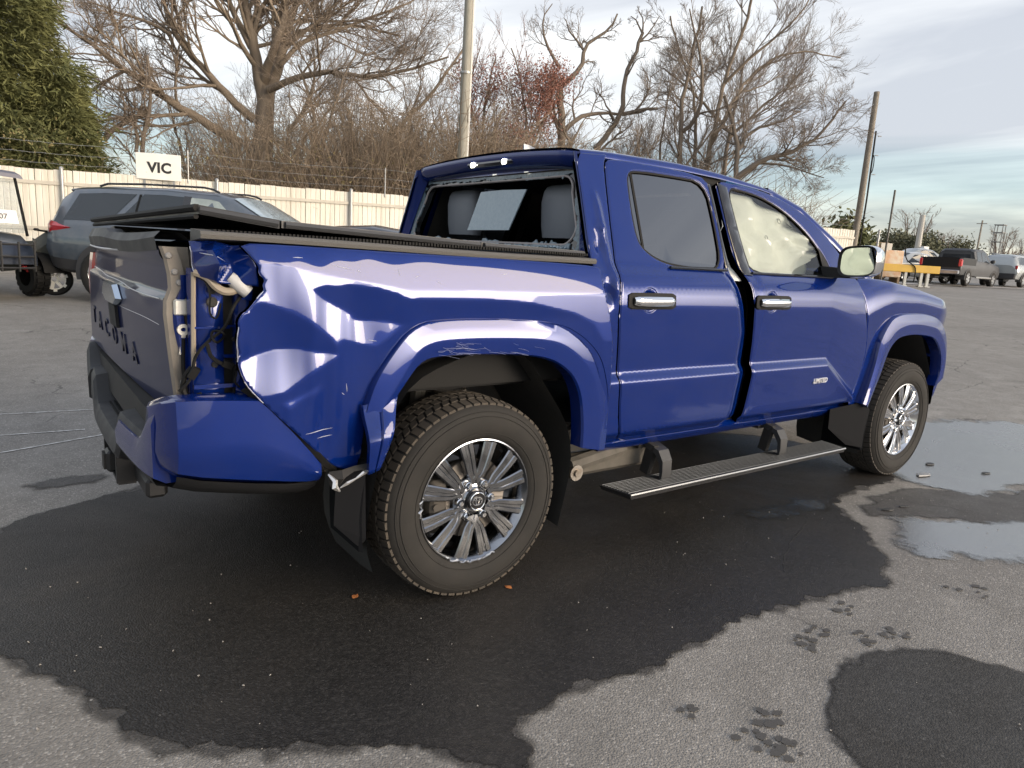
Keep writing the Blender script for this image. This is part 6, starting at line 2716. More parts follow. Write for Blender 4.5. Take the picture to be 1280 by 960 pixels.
# the great bare tree with low limbs
bx_ = P_(326, 300, 25)
base = np.array([bx_[0], bx_[1], float(tz(bx_[0], bx_[1]))])
T1 = Tree(1, .004)


def seg(*q): return [P_(x, y, d) - base for x, y, d in q]


kw = dict(up=.05, spread=.68, kids=6, maxlev=4, wig=.13, ratio=.66)
P0, r0 = T1.limb([(0, 0, -.2)] + seg((328, 260, 25), (329, 190, 25), (333, 110, 25)), .38, .29, 12)
for q, ra, rb, nb, LL in (
        (((330, 130, 25), (318, 60, 24.6), (308, 10, 24.4), (300, -60, 24)), .27, .12, 9, 2.4),
        (((333, 125, 25), (352, 70, 25.2), (366, 20, 25.5), (380, -60, 26)), .24, .10, 9, 2.4),
        (((326, 110, 25), (345, 55, 24), (358, 20, 24), (352, -50, 24)), .20, .09, 8, 2.2),
        (((314, 60, 24.6), (296, 25, 24.4), (276, -20, 24), (262, -70, 24)), .14, .07, 7, 2.0),
        (((335, 100, 25), (360, 45, 26), (395, 33, 26), (440, 30, 26.5), (500, 45, 27)), .13, .04, 10, 1.9),
        (((318, 150, 25), (282, 118, 24.5), (245, 75, 24), (215, 40, 23.6), (200, -20, 23)), .19, .07, 10, 2.0),
        (((302, 180, 25.2), (250, 150, 24.4), (200, 118, 23.8), (150, 82, 23.2), (100, 45, 22.8), (60, 20, 22.4)), .22, .05, 12, 1.9),
        (((214, 44, 23.6), (185, 28, 23.2), (150, 14, 23), (110, 2, 22.6)), .08, .03, 6, 1.4),
        (((335, 112, 24.6), (370, 98, 24), (405, 88, 23.6), (440, 95, 23.6), (480, 94, 23.4), (520, 84, 23.2), (560, 72, 23)), .15, .04, 12, 1.7),
        (((350, 82, 25), (378, 50, 25.6), (420, 40, 26), (470, 20, 26.4), (540, -10, 27)), .11, .03, 9, 1.8),
        (((360, 165, 25), (380, 140, 24.6), (395, 100, 24.4), (392, 60, 24.2)), .10, .04, 7, 1.4)):
    P, r = T1.limb(seg(*q), ra * .85, rb * .7, 8, wob=.02)
    T1.along(P, r, nb + 5, LL * 1.4, 2, **{**kw, 'maxlev': 5, 'kids': 6})
T1.build('bare_tree', 'great bare tree with thick spreading low limbs behind the grey SUV', 'bare trees behind the fence', tuple(base), BARK, TWIG)

# two crooked trees and a fan of slim ones behind the cab roof
def simple(name, seed, label, bpx, d, limbs, tm, cm, kw, group='bare trees behind the fence', twigmin=.004):
    b0 = P_(bpx, 330, d)
    base = np.array([b0[0], b0[1], float(tz(b0[0], b0[1]))])
    T = Tree(seed, twigmin)
    for q, ra, rb, nb, LL in limbs:
        ra, rb, LL = ra * .85, rb * .8, LL * 1.25
        pts = [P_(x, y, dd) - base if y < 900 else np.array([0, 0, -.2]) for x, y, dd in q]
        P, r = T.limb(pts, ra, rb, 8, wob=.02)
        if nb: T.along(P, r, nb, LL, 2, **kw)
    return T, T.build(name, label, group, tuple(base), tm, cm), base


kc = dict(up=.07, spread=.75, kids=5, maxlev=5, wig=.18, ratio=.66)
simple('bare_tree', 2, 'crooked bare tree with a forked antler-like top above the antenna', 702, 26, [
    (((0, 999, 0), (703, 240, 26), (702, 150, 26), (700, 105, 26)), .24, .17, 4, 1.5),
    (((700, 108, 26), (716, 94, 26), (731, 82, 26), (729, 62, 26), (742, 48, 26), (758, 40, 26), (767, 30, 26), (772, 18, 26)), .13, .04, 4, .8),
    (((729, 62, 26), (722, 52, 26), (712, 40, 26), (706, 25, 26)), .06, .02, 4, .7),
    (((700, 85, 26), (690, 68, 26), (680, 50, 26), (676, 22, 26), (690, 5, 26)), .08, .02, 6, .9),
    (((704, 165, 26), (725, 145, 26.5), (750, 140, 27), (775, 143, 27), (800, 140, 27)), .12, .05, 6, 1.1)], BARKD, TWIGD, kc)
simple('bare_tree', 3, 'leaning bare tree with a bent trunk and three clipped prongs', 740, 27, [
    (((0, 999, 0), (742, 190, 27), (762, 165, 27), (776, 145, 27), (781, 120, 27), (780, 92, 27), (788, 80, 27), (796, 62, 27), (803, 42, 27)), .20, .08, 6, 1.2),
    (((803, 42, 27), (797, 28, 27), (789, 20, 27)), .05, .02, 2, .4),
    (((803, 42, 27), (804, 24, 27), (799, 14, 27)), .05, .02, 2, .4),
    (((800, 52, 27), (815, 38, 27), (825, 20, 27)), .05, .02, 3, .6),
    (((778, 143, 27), (800, 138, 26.6), (822, 136, 26.4)), .10, .06, 5, 1.0)], BARKD, TWIGD, kc)
kf = dict(up=.10, spread=.60, kids=6, maxlev=5, wig=.12, ratio=.68)
simple('bare_tree', 4, 'bare tree with a dark upright trunk forking just above the rear door', 846, 26, [
    (((0, 999, 0), (848, 205, 26), (852, 165, 26), (850, 130, 26), (862, 90, 26), (868, 60, 25.8), (878, 10, 25.6)), .17, .05, 11, 1.8),
    (((852, 165, 26), (872, 150, 25.6), (880, 100, 25), (872, 60, 24.6), (862, 10, 24.4)), .10, .03, 9, 1.6)], BARKD, TWIGD, kf)
simple('bare_tree', 5, 'tall fan of slim bare stems sweeping up to the right', 884, 26, [
    (((0, 999, 0), (882, 205, 26), (892, 170, 26), (903, 110, 26), (918, 65, 25.8), (936, 20, 25.6), (950, -50, 25)), .15, .05, 10, 1.9),
    (((892, 175, 26), (910, 140, 26.4), (932, 100, 27), (965, 72, 27.4), (1005, 62, 27.6), (1050, 72, 27.8)), .10, .025, 10, 1.5),
    (((905, 105, 26), (930, 78, 25.4), (968, 48, 25), (1000, 20, 24.6), (1020, -20, 24.4)), .08, .02, 9, 1.5),
    (((0, 999, 0), (868, 205, 26.4), (870, 120, 26.6), (850, 70, 27), (838, 20, 27)), .12, .04, 9, 1.7)], BARK, TWIGD, kf)
simple('bare_tree', 6, 'bare tree with a dense twiggy crown leaning out over the front door', 918, 25, [
    (((0, 999, 0), (920, 220, 25), (922, 185, 25), (918, 165, 25), (905, 120, 25)), .16, .07, 8, 1.3),
    (((922, 222, 25), (950, 200, 24.6), (985, 192, 24.4), (1015, 178, 24.2), (1035, 158, 24), (1058, 125, 23.8)), .13, .03, 14, 1.25),
    (((920, 190, 25), (940, 160, 25.4), (970, 155, 25.8), (1000, 140, 26)), .09, .03, 10, 1.2),
    (((940, 205, 24.8), (980, 205, 24.4), (1010, 215, 24.2), (1030, 222, 24)), .06, .02, 8, .9)], BARKD, TWIGD, {**kf, 'up': .05, 'spread': .8})
simple('bare_tree', 15, 'bare tree with a fine rounded crown behind the slim stems at the right', 900, 29, [
    (((0, 999, 0), (905, 200, 29), (915, 150, 29), (925, 110, 29), (930, 70, 29)), .16, .05, 13, 2.0),
    (((910, 175, 29), (945, 140, 29), (975, 115, 29), (1000, 105, 29)), .09, .03, 12, 1.7),
    (((912, 165, 29), (880, 130, 29), (850, 100, 29), (828, 85, 29)), .09, .03, 12, 1.7)], BARKD, TWIGD, kf)
# small crooked tree left of the great one
simple('bare_tree', 7, 'small bare tree with two bent stems between the evergreen and the great tree', 178, 23, [
    (((0, 999, 0), (176, 190, 23), (185, 150, 23), (190, 110, 23), (185, 70, 23)), .13, .05, 9, 1.3),
    (((130, 175, 22.6), (142, 158, 22.8), (168, 148, 23), (185, 138, 23)), .10, .09, 5, 1.0),
    (((170, 190, 23), (172, 160, 23), (160, 130, 23.4), (150, 100, 23.6)), .07, .03, 8, 1.1)], BARKD, TWIG, kc)
simple('bare_tree', 14, 'bare tree with a long slanting stem left of the pale pole', 440, 24, [
    (((0, 999, 0), (470, 190, 24), (505, 150, 24), (540, 120, 24), (562, 85, 24), (580, 60, 24)), .12, .05, 12, 1.3),
    (((390, 220, 24), (395, 150, 24), (385, 110, 24.4), (372, 80, 24.6)), .10, .04, 10, 1.4)], BARK, TWIG, kc)

# red-leaved young trees behind the pole: twigs plus small hanging leaves
def leaves(pts, n, size, rg, jitter=.25):
    pts = np.asarray(pts)
    c = pts[rg.integers(0, len(pts), n)] + rg.normal(0, jitter, (n, 3))
    a = rg.normal(0, 1, (n, 3))
    a /= np.linalg.norm(a, axis=1)[:, None]
    b = np.cross(a, rg.normal(0, 1, (n, 3)))
    b /= np.linalg.norm(b, axis=1)[:, None] + 1e-9
    s = size * (.6 + .8 * rg.random(n))[:, None]
    V = np.stack([c - a * s, c + b * s * .45, c + a * s, c - b * s * .45], 1).reshape(-1, 3)
    return V, np.arange(4 * n).reshape(-1, 4)


REDL = mat('russet_leaf', (.20, .075, .055), .8, noise=(6, .7, (.30, .15, .11)))
kr = dict(up=.16, spread=.55, kids=6, maxlev=4, wig=.13, ratio=.64)
for seed, lab, bpx, d, q, nl in ((8, 'russet-leaved young tree right of the pale pole', 655, 25, [
        (((0, 999, 0), (657, 200, 25), (660, 150, 25), (650, 100, 25), (640, 60, 25)), .10, .03, 14, 1.5),
        (((657, 205, 25), (675, 160, 25), (690, 130, 25), (700, 105, 25)), .07, .02, 12, 1.3)], 11000),
        (9, 'thin russet young tree just behind the pale pole', 606, 25.5, [
        (((0, 999, 0), (604, 200, 25.5), (603, 150, 25.5), (610, 110, 25.5), (620, 70, 25.5)), .11, .03, 14, 1.5),
        (((604, 190, 25.5), (590, 150, 25.5), (585, 110, 25.5), (600, 60, 25.5)), .07, .02, 12, 1.4)], 5500)):
    T, ob, b_ = simple('young_tree', seed, lab, bpx, d, q, BARKD, TWIGR, kr, 'russet young trees')
    rgn = np.random.default_rng(seed)
    tips = np.array(T.tips)
    V, F = leaves(tips[tips[:, 2] < 7.2], nl, .042, rgn)
    link('leaves', quad_mesh('leaves', V, F), REDL, ob)['kind'] = 'stuff'

# thicket: slim trees of a few kinds repeated along the far side of the fence
rgt = np.random.default_rng(77)
protos = []
for k in range(5):
    T = Tree(100 + k, .0055)
    ns = 2 + k % 3
    for j in range(ns):
        a = rgt.uniform(0, 2 * PI)
        h = rgt.uniform(4.2, 7.6)
        tip = np.array([math.cos(a) * h * .30, math.sin(a) * h * .30, h])
        P, r = T.limb([(0, 0, -.2), tip * .3 + rgt.normal(0, .1, 3), tip * .65 + rgt.normal(0, .2, 3), tip], rgt.uniform(.05, .09), .02, 6, wob=.03)
        T.along(P, r, 13, 1.9, 2, t0=.12, up=.10, spread=.6, kids=6, maxlev=4, wig=.15, ratio=.66)
    protos.append(T.build('thicket_tree', 'slim bare thicket tree behind the cream fence', 'slim bare trees of the thicket behind the fence', (0, 0, 0), BARKD if k % 2 else BARK, TWIG if k % 2 else TWIGD))
spots = []
for k in range(46):
    s = 2.4 + 17.2 * (k + .5) / 46
    off = rgt.uniform(5.0, 13.0)
    spots.append((s + rgt.uniform(-.5, .5), off))
for i, (s, off) in enumerate(spots):
    x = s + off * .22
    y = fence_y(s) + off
    o = protos[i % 5] if i < 5 else copy_tree(protos[i % 5])
    o.location = (x, y, float(tz(x, y)))
    o.rotation_euler = (0, 0, rgt.uniform(0, 6.28))
    o.scale = [rgt.uniform(.70, 1.08) * (1.22 if 4 < s < 8.5 and i % 3 == 0 else 1)] * 3

# undergrowth: arching bramble and saplings massed against the fence
U_ = TubeCloud()
for k in range(6500):
    s = rgt.uniform(-3.5, 22)
    off = abs(rgt.normal(0, 2.6)) + 1.0
    x = s + off * .22
    y = fence_y(s) + off
    hmax = (1.7 + 1.5 * math.exp(-((s - 8.5) / 5.5) ** 2) + .4 * math.sin(s * 2.1) + .14 * off) * (.35 + .65 * float(sstep(1.0, 4.0, s)))
    h = hmax * rgt.uniform(.45, 1.15) + .7
    a = rgt.uniform(0, 2 * PI)
    ln = h * rgt.uniform(.2, .8)
    d = np.array([math.cos(a), math.sin(a), 0]) * ln
    b0 = np.array([x, y, float(tz(x, y))])
    P = [b0, b0 + d * .25 + [0, 0, h * .55], b0 + d * .6 + [0, 0, h * .95], b0 + d + [0, 0, h * (.95 if rgt.random() < .5 else 1.12)]]
    P = np.array(P) + rgt.normal(0, .05, (4, 3)) * np.array([[0], [1], [1], [1]])
    U_.add(P, np.array([.014, .011, .008, .004]) * rgt.uniform(.6, 1.4), 3)
    for j in range(3):
        i = rgt.integers(1, 3)
        q = P[i]
        dd = rgt.normal(0, 1, 3) * .5
        dd[2] = abs(dd[2]) * .7
        U_.add(np.array([q, q + dd * .35 + rgt.normal(0, .04, 3), q + dd * .8 + rgt.normal(0, .06, 3)]), np.array([.007, .005, .003]), 3)
o = link('undergrowth', U_.mesh('undergrowth'), bark('bramble', (.22, .165, .115), (.29, .23, .165)))
setm(o, 'brown leafless undergrowth massed behind the fence', kind='stuff')
# yellowed weeds along the fence top at the left
V, F = leaves(np.array([[s, fence_y(s) + rgt.uniform(.6, 2.2), float(tz(s, fence_y(s) + 1)) + rgt.uniform(1.7, 3.0)] for s in rgt.uniform(-3, 14, 260)]), 3000, .035, rgt, .22)
o = link('weeds', quad_mesh('weeds', V, F), mat('weed_leaf', (.13, .12, .04), .8, noise=(2, .7, (.20, .15, .07))))
setm(o, 'thin yellow-green weeds showing above the fence', kind='stuff')

# evergreen: drooping sprays over a forked trunk, built as many small leaf blades
def conifer(name, label, cx, cy, height, rad_, seed, nspray, m, group=None):
    rg_ = np.random.default_rng(seed)
    zb = float(tz(cx, cy))
    t = thing(name, label, 'tree', (cx, cy, zb), 0, group)
    T = Tree(seed)
    P, r = T.limb([(0, 0, -.2), (.1, 0, height * .5), (0, .1, height)], .28, .05, 8)
    link('trunk', T.trunk.mesh('trunk'), BARKD, t)
    Vs = []
    nb = 230
    bl = []
    for k in range(nb):
        z = height * (.03 + .95 * (k / nb) ** .9)
        a = k * 2.399 + rg_.uniform(-.3, .3)
        prof_ = (1 - (z / height)) ** .62 * (1 + .20 * math.sin(a * 3 + z * 1.7) + .12 * rg_.normal())
        ln = max(.5, rad_ * prof_)
        bl.append((z, a, ln))
    bl = np.array(bl)
    idx = rg_.integers(0, nb, nspray)
    z0, a0, ln = bl[idx, 0], bl[idx, 1], bl[idx, 2]
    tt = 1 - .75 * rg_.random(nspray) ** 1.8
    a = a0 + rg_.normal(0, .16, nspray)
    rr_ = ln * tt
    c = np.stack([rr_ * np.cos(a), rr_ * np.sin(a), z0 + .12 * rr_ - .07 * rr_ ** 2 / np.maximum(ln, .4) * 2 + rg_.normal(0, .16, nspray)], 1)
    out = np.stack([np.cos(a), np.sin(a), -.35 + rg_.normal(0, .35, nspray)], 1) + rg_.normal(0, .45, (nspray, 3))
    out /= np.linalg.norm(out, axis=1)[:, None]
    side = np.cross(out, rg_.normal(0, 1, (nspray, 3)))
    side /= np.linalg.norm(side, axis=1)[:, None]
    s = (.045 + .065 * rg_.random(nspray))[:, None]
    V = np.stack([c - side * s * .12, c + out * s * 1.2 - side * s * .26, c + out * s * 3.2, c + out * s * 1.2 + side * s * .26], 1).reshape(-1, 3)
    me = quad_mesh('foliage', V, np.arange(4 * nspray).reshape(-1, 4))
    o = link('foliage', me, m, t)
    o['kind'] = 'stuff'
    return t


EVER = mat('evergreen_foliage', (.055, .066, .020), .8, noise=(1.3, .6, (.17, .17, .058)))
conifer('evergreen_tree', 'tall dark evergreen at the left edge behind the fence', -1.9, 23.0, 12.8, 3.5, 31, 150000, EVER, 'evergreens behind the fence')
conifer('evergreen_tree', 'lower evergreen filling the gap right of the tall one', 0.2, 21.8, 5.0, 2.0, 32, 44000, EVER, 'evergreens behind the fence')

# bushes and bare trees at the far right
FARGM = mat('far_bush', (.075, .082, .045), .9, noise=(.5, .6, (.13, .125, .075)))
FARBM = bark('far_twig', (.16, .125, .10), (.21, .17, .14))


def bush(name, label, cx, cy, w, h, seed, n, m, group, leafs=.16, cat='bush'):
    rg_ = np.random.default_rng(seed)
    zb = float(tz(cx, cy))
    t = thing(name, label, cat, (cx, cy, zb), 0, group)
    nc = 26
    cc = np.stack([rg_.uniform(-.5, .5, nc) * w, rg_.uniform(-.4, .4, nc) * w * .6, np.abs(rg_.normal(.55, .24, nc)) * h], 1)
    cc[:, 2] = np.minimum(cc[:, 2], h * (1 - (np.abs(cc[:, 0]) / (w * .55)) ** 2 * .6))
    T = Tree(seed)
    for q in cc: T.trunk.add(np.array([[q[0] * .2, q[1] * .2, -.1], [q[0] * .6, q[1] * .6, q[2] * .5], q]), np.array([.05, .035, .015]), 4)
    link('stems', T.trunk.mesh('stems'), BARKD, t)
    V, F = leaves(cc, n, leafs, rg_, h * .11)
    V[:, 2] = np.maximum(V[:, 2], .02)
    link('foliage', quad_mesh('foliage', V, F), m, t)['kind'] = 'stuff'
    return t


def gp(px, d):
    v = P_(px, 345, d)
    return float(v[0]), float(v[1])


x, y = gp(1048, 34)
bush('bush', 'green bush showing above the fence left of the utility pole', x, y, 3.4, 3.2, 40, 2600, mat('far_bush_green', (.07, .085, .03), .9, noise=(.8, .6, (.12, .12, .05))), 'far bushes')
x, y = gp(1112, 66)
bush('bush', 'dark evergreen bush left of the stout leaning post', x, y, 6.0, 3.9, 41, 4600, FARGM, 'far bushes')
x, y = gp(1140, 64)
bush('bush', 'dark evergreen bush right of the stout leaning post', x, y, 5.6, 3.8, 42, 4600, FARGM, 'far bushes')
x, y = gp(1193, 86)
bush('bush', 'olive bush right of the brown bare trees, above the black pickup', x, y, 6.0, 4.3, 43, 3200, FARGM, 'far bushes')
far = Tree(55, .012)
for j in range(5):
    a = j * 1.25
    tip = np.array([math.cos(a) * 1.5, math.sin(a) * 1.5, 6.6])
    P, r = far.limb([(0, 0, -.2), tip * .4, tip], .12, .04, 5)
    far.along(P, r, 8, 1.9, 2, t0=.2, up=.1, spread=.6, kids=5, maxlev=4, wig=.15, ratio=.62)
fproto = far.build('far_tree', 'round-headed bare tree rising behind the stout leaning post', 'far bare trees', (0, 0, 0), FARBM, FARBM)
fl_ = [(1135, 84, 1.05, None), (1168, 84, .72, 'brown bare tree standing behind the black pickup cab'), (1180, 88, .70, 'brown bare tree between the black pickup and the olive bush'), (1246, 125, 1.20, 'distant bare tree round the lattice tower'), (1278, 115, .95, 'distant bare tree at the right edge of the frame'), (1262, 150, .8, 'distant low bare tree right of the lattice tower'), (1210, 150, .75, 'distant low bare tree left of the distant utility pole')]
for i, (px, d, s, lab) in enumerate(fl_):
    o = fproto if i == 0 else copy_tree(fproto)
    x, y = gp(px, d)
    o.location = (x, y, float(tz(x, y)) - .1)
    o.rotation_euler = (0, 0, i * 1.3)
    o.scale = (s, s, s)
    if lab: o['label'] = lab
# far wood on the horizon
FW = TubeCloud()
for k in range(2600):
    px = rgt.uniform(980, 1420)
    d = rgt.uniform(150, 240)
    x, y = gp(px, d)
    h = rgt.uniform(2.5, 6.5)
    b0 = np.array([x, y, float(tz(x, y))])
    e = rgt.normal(0, .22, 3) * h
    e[2] = h
    FW.add(np.array([b0, b0 + e * .5 + rgt.normal(0, .3, 3), b0 + e]), np.array([.34, .24, .06]), 3)
o = link('far_wood', FW.mesh('far_wood'), bark('far_wood_grey', (.10, .085, .075), (.14, .12, .105)))
setm(o, 'low grey-brown wood along the far horizon', kind='stuff')
# ------------------------------------------------------------------ parked vehicles
CGLASS = mat('dark_car_glass', (.018, .024, .03), .04, spec=.6)
CGLASSL = mat('pale_car_glass', (.16, .20, .19), .05, spec=1.0, coat=.8, noise=(3, .5, (.38, .42, .38)))
CRACKED = mat('cracked_windscreen', (.20, .27, .31), .10, spec=1.0, coat=.8, noise=(7, .4, (.34, .42, .46)), bump=(9, .25, .01))
REDLENS = mat('red_lamp_lens', (.30, .012, .016), .15, coat=1.0)
CLAD = mat('grey_cladding', (.030, .030, .032), .6)
WRIM = mat('car_wheel_rim', (.50, .51, .52), .3, .8)


class Car:
    """loft through cross sections along the car; x forward"""

    def __init__(self, st):
        self.st = np.array(st, float)       # x, z bottom, half bottom, z mid, half mid, z shoulder, half shoulder, z top, half top, crown

    def sec(self, x):
        s = self.st
        v = [np.interp(x, s[:, 0], s[:, k]) for k in range(1, 10)]
        zb, hb, zm, hm, zs, hs, zt, ht, cr = v
        return [(hb - .10, zb), (hb, zb + .05), (hm, zm), (hs + .02, zs - .05), (hs, zs), (ht + .035, zt - .055), (ht - .02, zt - .012), (ht - .14, zt + cr * .45), (ht * .4, zt + cr * .92), (0, zt + cr)]

    def body(self, parent, m, n=60, name='body', y0=None):
        xs = np.unique(np.concatenate([np.linspace(self.st[0, 0], self.st[-1, 0], n), self.st[:, 0]]))
        mb = MB()
        rows = []
        for x in xs:
            q = self.sec(x)
            rows.append([(x, -h, z) for h, z in q] + [(x, h, z) for h, z in reversed(q[:-1])])
        mb.loft(rows)
        mb.add(rows[0], [tuple(range(19))])
        mb.add(rows[-1], [tuple(range(19))])
        return mb.obj(name, m, parent, sharp=38)

    def side_pt(self, x, t, s, off=.006):
        q = self.sec(x)
        (h0, z0), (h1, z1) = q[4], q[5]
        return (x, s * (h0 + (h1 - h0) * t + off), z0 + (z1 - z0) * t)

    def side_glass(self, parent, poly, m, name='window', sides=(-1, 1)):
        for s in sides:
            P = dens(poly, .12)
            mb = MB()
            mb.add([self.side_pt(x, t, s) for x, t in P] + [self.side_pt(x, t, s, -.02) for x, t in P],
                   [tuple(range(len(P)))] + [(i, (i + 1) % len(P), len(P) + (i + 1) % len(P), len(P) + i) for i in range(len(P))])
            o = mb.obj(name, m, parent, smooth=False)

    def top_glass(self, parent, x0, x1, m, w=.86, name='windscreen', off=.012):
        mb = MB()
        rows = []
        for x in np.linspace(x0, x1, 9):
            q = self.sec(x)
            ht = q[6][0] + .02
            r = []
            for u in np.linspace(-w, w, 13):
                hs = [p[0] for p in q[5:]][::-1]
                zs = [p[1] for p in q[5:]][::-1]
                r.append((x + (off if x1 > x0 else -off) * .6, u * ht, float(np.interp(abs(u) * ht, hs, zs)) + off))
            rows.append(r)
        mb.loft(rows)
        return mb.obj(name, m, parent, sharp=70)

    def rub(self, parent, x, s, r, rim=WRIM, w=.22, arch=CLAD, spokes=5, archr=.07):
        h = float(np.interp(x, self.st[:, 0], self.st[:, 4]))
        mb = MB()
        n = 22
        P = [(x + (r + archr) * math.cos(a), r + .02 + (r + archr) * math.sin(a)) for a in np.linspace(-.25, PI + .25, n)]
        mb.prism(P, lambda u, v, d: (u, s * (h + d), v), .008, -.25)
        mb.obj('wheel_arch', arch, parent, smooth=False)
        mb = MB()
        mb.lathe([(r * .62, 0), (r * .66, -.012), (r * .92, -.014), (r * .99, .01), (r, .04), (r, w - .04), (r * .9, w), (r * .5, w)], n=28)
        wv = mb.obj('wheel', TYRE, parent, sharp=50)
        wv.location = (x, s * (h + .016), r)
        if s > 0: wv.rotation_euler = (0, 0, PI)
        mb = MB()
        mb.lathe([(r * .66, -.008), (r * .62, .004), (r * .56, .05), (.0, .06)], n=28)
        for k in range(spokes):
            a = 2 * PI * k / spokes + .3
            c_, s_ = math.cos(a), math.sin(a)
            q = r * .62
            b_ = r * .10
            mb.hexa([(-s_ * b_, .04, c_ * b_), (q * c_ - s_ * b_, .03, q * s_ + c_ * b_), (q * c_ + s_ * b_, .03, q * s_ - c_ * b_), (s_ * b_, .04, -c_ * b_),
                     (-s_ * b_, .0, c_ * b_), (q * c_ - s_ * b_, -.004, q * s_ + c_ * b_), (q * c_ + s_ * b_, -.004, q * s_ - c_ * b_), (s_ * b_, .0, -c_ * b_)])
        mb.lathe([(r * .16, -.006), (0, -.008)], n=12)
        mb.obj('rim', rim, wv, sharp=30)
        return wv


def strip(parent, name, m, pts, w, s=None, n=6):
    mb = MB()
    mb.tube(pts, w, n)
    return mb.obj(name, m, parent)


# --- grey-blue SUV, left, behind the tailgate
SUVP = paint_mat('slate_blue_paint', (.078, .098, .122), .5, .35, 1.6, .25)
suv = thing('suv', 'slate grey-blue SUV with black roof rails and cracked windscreen in front of the fence', 'SUV', (1.66, 9.06, float(tz(1.66, 9.06)) + .03), rad(-45))
C1 = Car([(-2.52, .55, .70, .75, .86, 1.00, .80, 1.14, .66, .03), (-2.47, .42, .84, .75, .96, 1.08, .88, 1.30, .66, .03), (-2.36, .40, .90, .75, .985, 1.12, .915, 1.56, .655, .03), (-2.16, .38, .92, .75, .99, 1.13, .93, 1.68, .66, .045),
          (-1.6, .36, .93, .75, .99, 1.14, .935, 1.715, .68, .05), (-.6, .35, .93, .75, .985, 1.13, .935, 1.725, .69, .055), (.20, .35, .93, .75, .985, 1.115, .935, 1.69, .685, .05), (.45, .35, .93, .75, .985, 1.11, .935, 1.63, .68, .05),
          (1.38, .35, .93, .75, .985, 1.09, .92, 1.13, .80, .04), (1.6, .36, .93, .75, .985, 1.07, .90, 1.10, .80, .045), (2.2, .38, .90, .72, .96, .98, .84, 1.00, .72, .04), (2.42, .42, .82, .70, .86, .88, .72, .90, .62, .02), (2.50, .50, .70, .66, .76, .78, .62, .80, .5, .01)])
C1.body(suv, SUVP)
C1.side_glass(suv, [(-2.20, .12), (-1.42, .10), (-1.05, .93), (-2.04, .93)], CGLASS)
C1.side_glass(suv, [(-1.30, .08), (-.26, .06), (-.26, .94), (-.92, .94)], CGLASS)
C1.side_glass(suv, [(-.14, .06), (.98, .05), (.30, .94), (-.14, .94)], CGLASSL)
C1.side_glass(suv, [(-.26, .02), (-.14, .02), (-.14, .97), (-.26, .97)], GLOSSB, 'pillar_cover')
C1.side_glass(suv, [(-1.02, .10), (-.98, .10), (-.96, .93), (-1.0, .93)], RUBBER, 'window_divider')
C1.top_glass(suv, .46, 1.30, CRACKED)
for s in (-1, 1):
    strip(suv, 'roof_rail', GLOSSB, [(-1.75, s * .63, 1.73), (-1.62, s * .63, 1.77), (-1.0, s * .635, 1.79), (0, s * .635, 1.785), (.16, s * .63, 1.76), (.25, s * .63, 1.72)], .018)
    mb = MB()
    rows = []
    for t in np.linspace(0, 1, 8):
        x = -2.50 + .46 * t
        q = C1.sec(x)
        h = q[3][0] + .014
        z0, z1 = 1.02 - .0 * t + .04 * t, 1.18 - .09 * t
        rows.append([(x - .012, s * (h - .01), z0 - .14 * (1 - t) ** 2), (x, s * (h + .006), (z0 + z1) / 2), (x, s * (h - .045), z1)])
    mb.loft(rows)
    mb.obj('tail_light', REDLENS, suv)
    mb = MB()
    rows = []
    for x in np.linspace(-2.46, 2.42, 40):
        q = C1.sec(x)
        r = [(x, s * (q[0][0]), q[0][1] - .004), (x, s * (q[1][0] + .008), q[1][1]), (x, s * (q[1][0] + (q[2][0] - q[1][0]) * .55 + .010), q[1][1] + .16)]
        rows.append(r)
    mb.loft(rows)
    mb.obj('lower_cladding', CLAD, suv)
    for x in (-1.50, 1.52):
        C1.rub(suv, x, s, .38)
    mb = MB()
    mb.box((.88, s * 1.03, 1.15), (.10, .22, .16), bev=.05)
    mb.obj('door_mirror', GLOSSB, suv)
    for xx in (-.90, .18):
        mb = MB()
        q = C1.sec(xx)
        mb.box((xx, s * (q[3][0] + .012), .99), (.20, .03, .03), bev=.01)
        mb.obj('door_handle', SUVP, suv)
mb = MB()
mb.box((-2.22, 0, 1.66), (.16, 1.20, .04), rot=(0, rad(-8), 0), bev=.015)
mb.obj('rear_spoiler', SUVP, suv)

# --- small buggy cropped by the left edge
bg = (-1.74, 10.86)
bug = thing('utility_buggy', 'dark roofed buggy with knobbly tyres and a brush guard at the left edge', 'buggy', (*bg, float(tz(*bg)) + .03), rad(-64))
BODYB = mat('navy_plastic_body', (.022, .030, .048), .35, coat=.4)
mb = MB()
rows = []
for x, z, w in ((-1.2, .72, .50), (-.2, .74, .55), (.15, .98, .56), (.55, .94, .54), (.95, .80, .46), (1.05, .62, .40)):
    rows.append([(x, -w, .50), (x, -w - .03, z - .14), (x, -w + .06, z - .02), (x, 0, z + .03), (x, w - .06, z - .02), (x, w + .03, z - .14), (x, w, .50)])
mb.loft(rows)
mb.add(rows[-1], [tuple(range(7))])
mb.obj('body', BODYB, bug, sharp=40)
mb = MB()
rows = []
for x, z in ((-1.1, 1.78), (-.9, 1.86), (-.2, 1.89), (.3, 1.87), (.46, 1.82)):
    rows.append([(x, -.62, z - .03), (x, -.58, z + .03), (x, 0, z + .06), (x, .58, z + .03), (x, .62, z - .03), (x, 0, z)])
mb.loft(rows, closed=True)
mb.add(rows[0], [tuple(range(6))])
mb.add(rows[-1], [tuple(range(6))])
mb.obj('roof_panel', mat('grey_roof_plastic', (.13, .13, .16), .5), bug, sharp=40)
